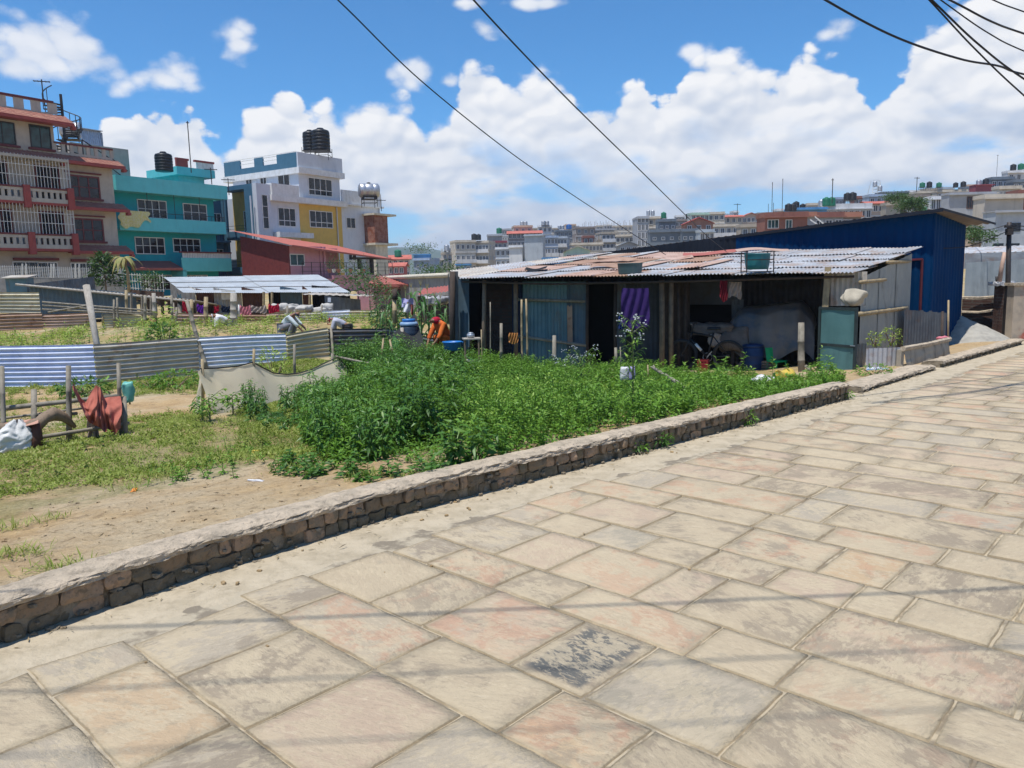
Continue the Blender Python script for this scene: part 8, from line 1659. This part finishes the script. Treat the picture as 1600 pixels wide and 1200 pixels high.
def bush(px, py, Y, r, h, n, lsize, m, label, name='bush', cat='bush', z=None, tpl=None, sq=1., grp=None, stems_=5):
    """a shrub: short stems and a crown of many leaves"""
    p = P(px, py, Y); p.z = Hs(p.x, p.y) if z is None else z; t = thing(name, label, cat, tuple(p), 0, grp); L = Leafy(); k = 0
    d = RNG.normal(0, 1, (n, 3)); d /= np.linalg.norm(d, axis=1)[:, None]; rad = RNG.uniform(.45, 1, n) ** .6; lump = np.array([1 + .35 * mnoise.noise(Vector((a * 2.2, b * 2.2, c * 2.2 + px))) for a, b, c in d])
    pos = d * rad[:, None] * lump[:, None] * np.array([r, r * sq, h * .5]) + np.array([0, 0, h * .52]); pos[:, 2] = np.abs(pos[:, 2])
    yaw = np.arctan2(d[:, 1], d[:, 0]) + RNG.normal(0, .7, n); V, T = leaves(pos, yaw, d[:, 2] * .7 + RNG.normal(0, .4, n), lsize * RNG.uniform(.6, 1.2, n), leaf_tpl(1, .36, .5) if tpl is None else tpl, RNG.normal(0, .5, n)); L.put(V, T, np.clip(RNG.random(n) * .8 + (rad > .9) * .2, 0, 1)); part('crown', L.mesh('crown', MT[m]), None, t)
    s_ = MB()
    for i in range(stems_): a = i * 2.4; s_.tube([(0, 0, 0), (.3 * r * math.cos(a), .3 * r * math.sin(a), h * .35), (.6 * r * math.cos(a), .6 * r * math.sin(a), h * .7)], [.014, .01, .006], 5)
    part('stem', s_, MT['wood'], t); return t
bush(1285, 606, 11.9, .24, .30, 420, .07, 'weed', 'round leafy bush at the foot of the green door', z=-.05); bush(133, 602, 15.6, .50, .34, 420, .13, 'chili', 'leafy bush at the foot of the blue white fence sheet'); bush(275, 596, 16.4, .55, .38, 460, .11, 'weed', 'bush at the foot of the brownish fence sheet'); bush(235, 600, 16.6, .4, .22, 200, .10, 'weed', 'low spreading weeds left of the bush at the brownish fence')
bush(430, 604, 14.5, .38, .62, 300, .11, 'yel', 'sparse climbing weeds above the shade cloth in front of the silvery sheet', z=-.2); bush(252, 530, 19.5, .38, 1.05, 520, .15, 'chili', 'tall dark plant behind the fence right of the pink cloth', z=-.3); bush(257, 500, 20.5, .28, 1.35, 160, .16, 'yel', 'thin yellow green plant rising behind the tall dark one', z=-.25)
bush(1165, 668, 8.3, .12, .16, 150, .05, 'weed', 'weed growing from the middle of the brick wall face', z=.0); bush(1150, 672, 8.5, .10, .14, 110, .05, 'weed', 'small weed beside the one on the middle wall face', z=.0); bush(1020, 703, 7.35, .18, .15, 260, .055, 'chili', 'dark weeds at the foot of the wall above the pink scrap', z=.0); bush(990, 716, 7.1, .12, .12, 160, .05, 'weed', 'dark low weeds left of those above the pink scrap', z=.0)
bush(1315, 625, 9.9, .14, .12, 160, .05, 'weed', 'weeds at the foot of the wall end', z=.0); bush(1365, 598, 12.0, .30, .16, 300, .06, 'weed', 'spreading weeds between the green door and the planter wall', z=.0); bush(1366, 545, 13.6, .13, .26, 120, .06, 'yel', 'left yellow green plant in the planter', z=.30); bush(1392, 540, 13.7, .18, .34, 170, .06, 'yel', 'right bigger yellow green plant in the planter', z=.30)
bush(1222, 612, 11.2, .3, .2, 220, .07, 'weed', 'leafy weeds below the yellow bag'); bush(610, 520, 22, .55, 1.3, 900, .11, 'treel', 'feathery dark shrub behind the maize', z=.0); bush(600, 505, 24, .4, 1.5, 500, .12, 'treel', 'second feathery shrub left of the maize post', z=.1)
# plain weeds with a tall stem
def weedplant(px, py, Y, h, nb, lsize, label, spread=.14, flowers=True, z=None, m='weed', name='tall_weed', tpl=None):
    p = P(px, py, Y); p.z = Hs(p.x, p.y) if z is None else z; t = thing(name, label, 'weed', tuple(p)); s_ = MB(); L = Leafy(); pos, yw, pt, szs = [], [], [], []
    s_.tube([(0, 0, 0), (.01, 0, h * .5), (.0, .01, h)], [.014, .010, .005], 6); fl = MB()
    for i in range(nb):
        t_ = .25 + .75 * i / nb; a = i * 2.4; ln = spread * (1.25 - .5 * t_) * (1.4 if t_ > .85 else 1); e = Vector((math.cos(a) * ln, math.sin(a) * ln, h * t_ + ln * .7)); b = Vector((0, 0, h * t_)); s_.tube([b, b.lerp(e, .6) + Vector((0, 0, .01)), e], [.005, .004, .003], 4)
        for k in range(9): q = b.lerp(e, .25 + .09 * k); pos.append(q); yw.append(a + (1 if k % 2 else -1) * random.uniform(.4, 1.2)); pt.append(random.uniform(-.5, .5)); szs.append(lsize * random.uniform(.6, 1.2))
        if flowers and t_ > .7:
            for k in range(5): q = e + Vector((random.gauss(0, .03), random.gauss(0, .03), random.gauss(.01, .012))); fl.rock(q, (.016, .016, .011), 0, k, .2, (2, 2, 1))
    V, T = leaves(np.array([tuple(q) for q in pos]), np.array(yw), np.array(pt), np.array(szs), leaf_tpl(1, .22, .5) if tpl is None else tpl); L.put(V, T, RNG.random(len(pos))); part('foliage', L.mesh('foliage', MT[m]), None, t); part('stem', s_, MT['weedstem'], t)
    if flowers: part('flowers', fl, MT['white_cloth'], t)
    return t
MT['weedstem'] = pm('green_stem', (.10, .16, .05), (.12, .12, .05), 9)
weedplant(988, 668, 8.4, 1.05, 26, .085, 'tall slender weed with small white flower heads near the violet shawl', .13); weedplant(908, 600, 12.5, .62, 30, .075, 'wide airy weed with white flowers in front of the dark doorway', .26); weedplant(885, 600, 12.9, .5, 24, .07, 'airy weed left of the wide flowering one', .2)
# the pot like thing caught on the tall weed
c = P(980, 583, 8.9); t = thing('plastic_jar', 'white and lilac crumpled plastic pouch hanging on the tall weed', 'pouch', tuple(c)); part('pouch', MB().rock((-.035, 0, 0), (.09, .07, .15), .2, 3, .25, (5, 4, 5)), MT['bagwhite'], t, True); part('flap', MB().rock((.05, -.02, .0), (.075, .05, .16), -.2, 7, .25, (5, 4, 5)), MT['lilac_cloth'], t, True)
# fern like fronds lying on the patch, a few separate leafy seedlings on the soil
for px, py, Y, h, sp_, lb in ((330, 684, 10.6, .36, .20, 'seedling with broad leaves right of the terracotta cloth'), (318, 676, 10.9, .26, .14, 'smaller seedling beside the broad leaved one'), (365, 660, 11.4, .30, .14, 'dark drooping seedling at the foot of the shade cloth'), (712, 690, 8.2, .40, .22, 'pale feathery weed rising from the green patch')):
    weedplant(px, py, Y, h, 9, .10, lb, sp_, False, name='seedling', tpl=leaf_tpl(1, .42, .6), m='weed')
# maize
def maize(h=1.7):
    t = thing('maize_plant', '', 'maize', (0, 0, 0)); mb, st = MB(), MB()
    st.tube([(0, 0, 0), (.01, .01, h * .5), (0, 0, h)], [.018, .014, .007], 7)
    for i in range(11):
        a = i * 2.7; z = h * (.15 + .075 * i); Ln = .62 - .02 * i
        def fn(u, v, a=a, z=z, Ln=Ln):
            r_ = Ln * u; dz = .42 * u - .62 * u * u * 1.3; w_ = .038 * math.sin(math.pi * min(1, .12 + u * .88)) * (v - .5) * 2; return (math.cos(a) * r_ - math.sin(a) * w_, math.sin(a) * r_ + math.cos(a) * w_, z + dz + abs(w_) * .5)
        mb.grid(fn, 8, 2)
    tas = MB()
    for i in range(7): a = i * .9; tas.tube([(0, 0, h), (.05 * math.cos(a), .05 * math.sin(a), h + .16)], [.005, .003], 4)
    part('leaf_blades', mb, MT['maizeleaf'], t, True); part('stalk', st, MT['weedstem'], t, True); part('tassel', tas, MT['yelstalk'], t); return t
m_, n = newmat('maize_leaf'); co = n.add('ShaderNodeTexCoord').outputs['Object']; c = n.mix(n.ramp(n.noise(co, 5, 3), .4, .6), (.05, .15, .035), (.10, .23, .06)); b = n.add('ShaderNodeBsdfPrincipled', {'Base Color': c, 'Roughness': .5}); tr = n.add('ShaderNodeBsdfTranslucent', {0: c}); out(n, n.add('ShaderNodeMixShader', {0: .35, 1: b.outputs[0], 2: tr.outputs[0]}).outputs[0]); MT['maizeleaf'] = m_
MT['yelstalk'] = pm('straw', (.38, .32, .15), (.30, .25, .11), 8)
proto = None; where = ['at the left edge of the maize', 'left of the pale bamboo post', 'right of the pale bamboo post', 'behind the white and lilac cloth', 'behind the blue lidded drum', 'second right of the drum', 'third right of the drum', 'left of the person in orange', 'behind the person in orange', 'next to the dark shack corner post', 'in front of the red roofed shed', 'half hidden behind the drum lid']
for i, (px, Y, sc) in enumerate([(593, 21.5, .72), (604, 21.0, .85), (622, 21.3, .95), (636, 22, 1.0), (652, 20.5, .95), (660, 19.6, 1.05), (670, 20.2, 1.0), (681, 19.8, .9), (690, 21.5, .85), (699, 20.6, .75), (613, 23, 1.0), (645, 22.8, 1.0)]):
    q = P(px, 520, Y); q.z = Hs(q.x, q.y) + .05
    if proto is None: proto = maize(); proto.location = q; proto.scale = (sc,) * 3; proto['label'] = 'maize plant ' + where[i]; proto['group'] = 'maize plants'
    else: dup(proto, tuple(q), i * 1.7, sc, 'maize plant ' + where[i], 'maize plants')
# trees
def tree(px, py, Y, h, r, n, lsize, label, m='treel', z=None, conifer=False, name='tree'):
    p = P(px, py, Y); z0 = Hs(p.x, p.y) if z is None else z; t = thing(name, label, 'tree', (p.x, p.y, z0)); tr = MB(); L = Leafy(); tr.tube([(0, 0, -.3), (.04 * h * .3, 0, h * .4), (0, .02, h * .9)], [.022 * h, .015 * h, .005 * h], 7); pos, dd = [], []
    nb = 26
    for i in range(nb):
        t_ = .25 + .72 * i / nb; a = i * 2.4; ln = r * ((1.15 - t_) * 1.2 if conifer else math.sin(math.pi * min(1, .15 + t_ * .85)) ** .6) * random.uniform(.7, 1.15); b = Vector((0, 0, h * t_)); e = b + Vector((math.cos(a) * ln, math.sin(a) * ln, ln * (.15 if conifer else .45))); tr.tube([b, b.lerp(e, .5), e], [.006 * h, .004 * h, .002 * h], 4)
        for k in range(n // nb): f = random.uniform(.35, 1.08); q = b.lerp(e, f) + Vector((random.gauss(0, 1), random.gauss(0, 1), random.gauss(0, .7))) * (r * (.10 if conifer else .20)); pos.append(tuple(q)); dd.append(a + random.gauss(0, .8))
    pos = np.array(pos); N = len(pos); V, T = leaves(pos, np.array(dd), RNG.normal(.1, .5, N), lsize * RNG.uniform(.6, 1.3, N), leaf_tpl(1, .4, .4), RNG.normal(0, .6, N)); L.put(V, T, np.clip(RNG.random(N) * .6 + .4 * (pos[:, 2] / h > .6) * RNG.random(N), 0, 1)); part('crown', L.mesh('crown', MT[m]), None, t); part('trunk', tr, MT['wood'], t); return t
q = P(165, 450, 44); tree(165, 450, 44, P(163, 388, 44).z - q.z + .4, 1.1, 1100, .26, 'thin tree with level branches in front of the beige apartment house', z=q.z - .6, conifer=True)
q = P(200, 445, 43); t = thing('small_palm', 'small yellowing palm between the beige and the teal houses', 'palm', (q.x, q.y, q.z)); hh_ = P(200, 404, 43).z - q.z; part('trunk', MB().tube([(0, 0, -1), (.05, 0, hh_ * .5), (-.15, 0, hh_)], [.10, .08, .07], 8), MT['bamboo'], t, True); fr = MB()
for i in range(16):
    a = i * 2.4; Ln = .66 + .15 * (i % 3)
    fr.grid(lambda u, v, a=a, Ln=Ln, i=i: (-.15 + math.cos(a) * Ln * u - math.sin(a) * .13 * math.sin(3.14 * min(1, .1 + u)) * (v - .5) * 2, math.sin(a) * Ln * u + math.cos(a) * .13 * math.sin(3.14 * min(1, .1 + u)) * (v - .5) * 2, hh_ + .75 * u - (1.1 + .25 * (i % 4)) * u * u - .08 * abs(v - .5)), 10, 4)
part('fronds', fr, MT['palmleaf'] if 'palmleaf' in MT else pm('palm_leaf', (.20, .22, .07), (.34, .26, .11), 3), t)
for a_ in [(1425, 342, 70, 1.6, 1.2, 3000, .20, 'round green tree above the blue shed roof on the hill'), (1400, 322, 76, .9, 1.1, 1500, .2, 'low green tree left of the cream hill house'), (1530, 390, 30, .6, .6, 700, .12, 'green bush right behind the blue shed end'), (1520, 380, 34, .7, .4, 400, .13, 'slim green shrub at the blue shed corner'), (238, 462, 42, 1.2, .7, 300, .2, 'small green shrub behind the dark shed'), (684, 447, 45, .8, 1.4, 900, .18, 'green treetops above the compound wall'), (560, 470, 34, 1.3, .9, 300, .18, 'shrub right of the little dark shed'), (578, 476, 31, 1.1, .7, 300, .17, 'second shrub right of the little dark shed'), (658, 400, 200, 2, 4, 500, .5, 'distant trees beside the pale blue block')]:
    q = P(a_[0], a_[1], a_[2]); tree(a_[0], a_[1], a_[2], *a_[3:], z=q.z)
# pot plants on the pink terrace
for i, px in enumerate((515, 522, 529, 536, 548, 560, 568)):
    q = P(px, 426, 54); t = thing('pot_plant', 'potted plant on the pink terrace, number from the left side: ' + ['first', 'second', 'third', 'fourth', 'fifth', 'sixth', 'last'][i], 'pot plant', tuple(q), 0, 'potted plants on the pink terrace'); part('pot', MB().lathe((0, 0, 0), [(.10, 0), (.16, .25), (.15, .25)], 12), MT['white'] if i % 2 else MT['tile'], t); d = RNG.normal(0, .16, (60, 3)) * [1, 1, 1.4] + [0, 0, .55]; L = Leafy(); V, T = leaves(d, RNG.uniform(0, 6, 60), RNG.normal(.3, .5, 60), np.full(60, .16), leaf_tpl(1, .4)); L.put(V, T, RNG.random(60)); part('foliage', L.mesh('foliage', MT['treel']), None, t)
# pebbles, twigs and crumbs
mb = MB()
for i in range(60):
    b_ = random.uniform(.2, 12); a_ = float(acurb(b_)) + random.uniform(-.32, .02) if random.random() < .6 else random.uniform(0, 4); X, Y = xy(a_, b_); s = random.uniform(.006, .02) * (1.3 if a_ > 3.6 else .7); mb.rock((X, Y, .003), (s * 1.5, s, s * .7), random.random() * 3, i, .3, (2, 2, 1))
for i in range(170):
    q = GH(random.uniform(0, 720), random.uniform(735, 900)); d = q.x * -SA + q.y * CA - float(acurb(q.x * CA + q.y * SA))
    if d > .35: s = random.uniform(.005, .02); mb.rock(q + Vector((0, 0, .003)), (s * 1.6, s, s * .8), random.random() * 3, i, .3, (2, 2, 1))
struct('pebbles', mb, MT['soil'], 'stuff')

# dry straw and leaf litter on the soil and along the foot of the wall
L = Leafy(); q1_ = scatter([(-6, 3.2), (-2.2, 4.2), (1.6, 8.0), (-.5, 8.6), (-7.5, 7.4)], 60); a_, b_ = ab(q1_[:, 0], q1_[:, 1]); q1_ = q1_[a_ - acurb(b_) > .3]
bq = RNG.uniform(-1, 13, 420); aq = acurb(bq) - np.abs(RNG.normal(0, .10, 420)) - .01; q2_ = np.column_stack([-SA * aq + CA * bq, CA * aq + SA * bq]); q_ = np.concatenate([q1_, q2_]); N = len(q_)
zq = np.where(np.arange(N) < len(q1_), H(q_[:, 0], q_[:, 1]) + .004, .006); V, T = leaves(np.column_stack([q_, zq]), RNG.uniform(0, 6.28, N), RNG.normal(.05, .12, N), RNG.uniform(.02, .07, N), leaf_tpl(1, .14, .1), RNG.normal(0, .3, N)); L.put(V, T, RNG.random(N))
struct('dry_litter', L.mesh('dry_litter', leafmat('straw_litter', (.10, .075, .045), (.30, .23, .13), (.45, .38, .24), .9, .1)), None, 'stuff')

# ---------------------------------------------------------------- haze
hz = bpy.data.materials.new('haze'); hz.use_nodes = True; n = NT(hz.node_tree); pv = n.add('ShaderNodeVolumePrincipled', {'Color': (.80, .88, 1., 1), 'Density': .00034, 'Anisotropy': .2}); o_ = n.add('ShaderNodeOutputMaterial'); n.l.new(pv.outputs[0], o_.inputs['Volume'])
struct('haze', MB().b2(-2500, 2500, -1700, 2700, -8, 104), hz, 'stuff')
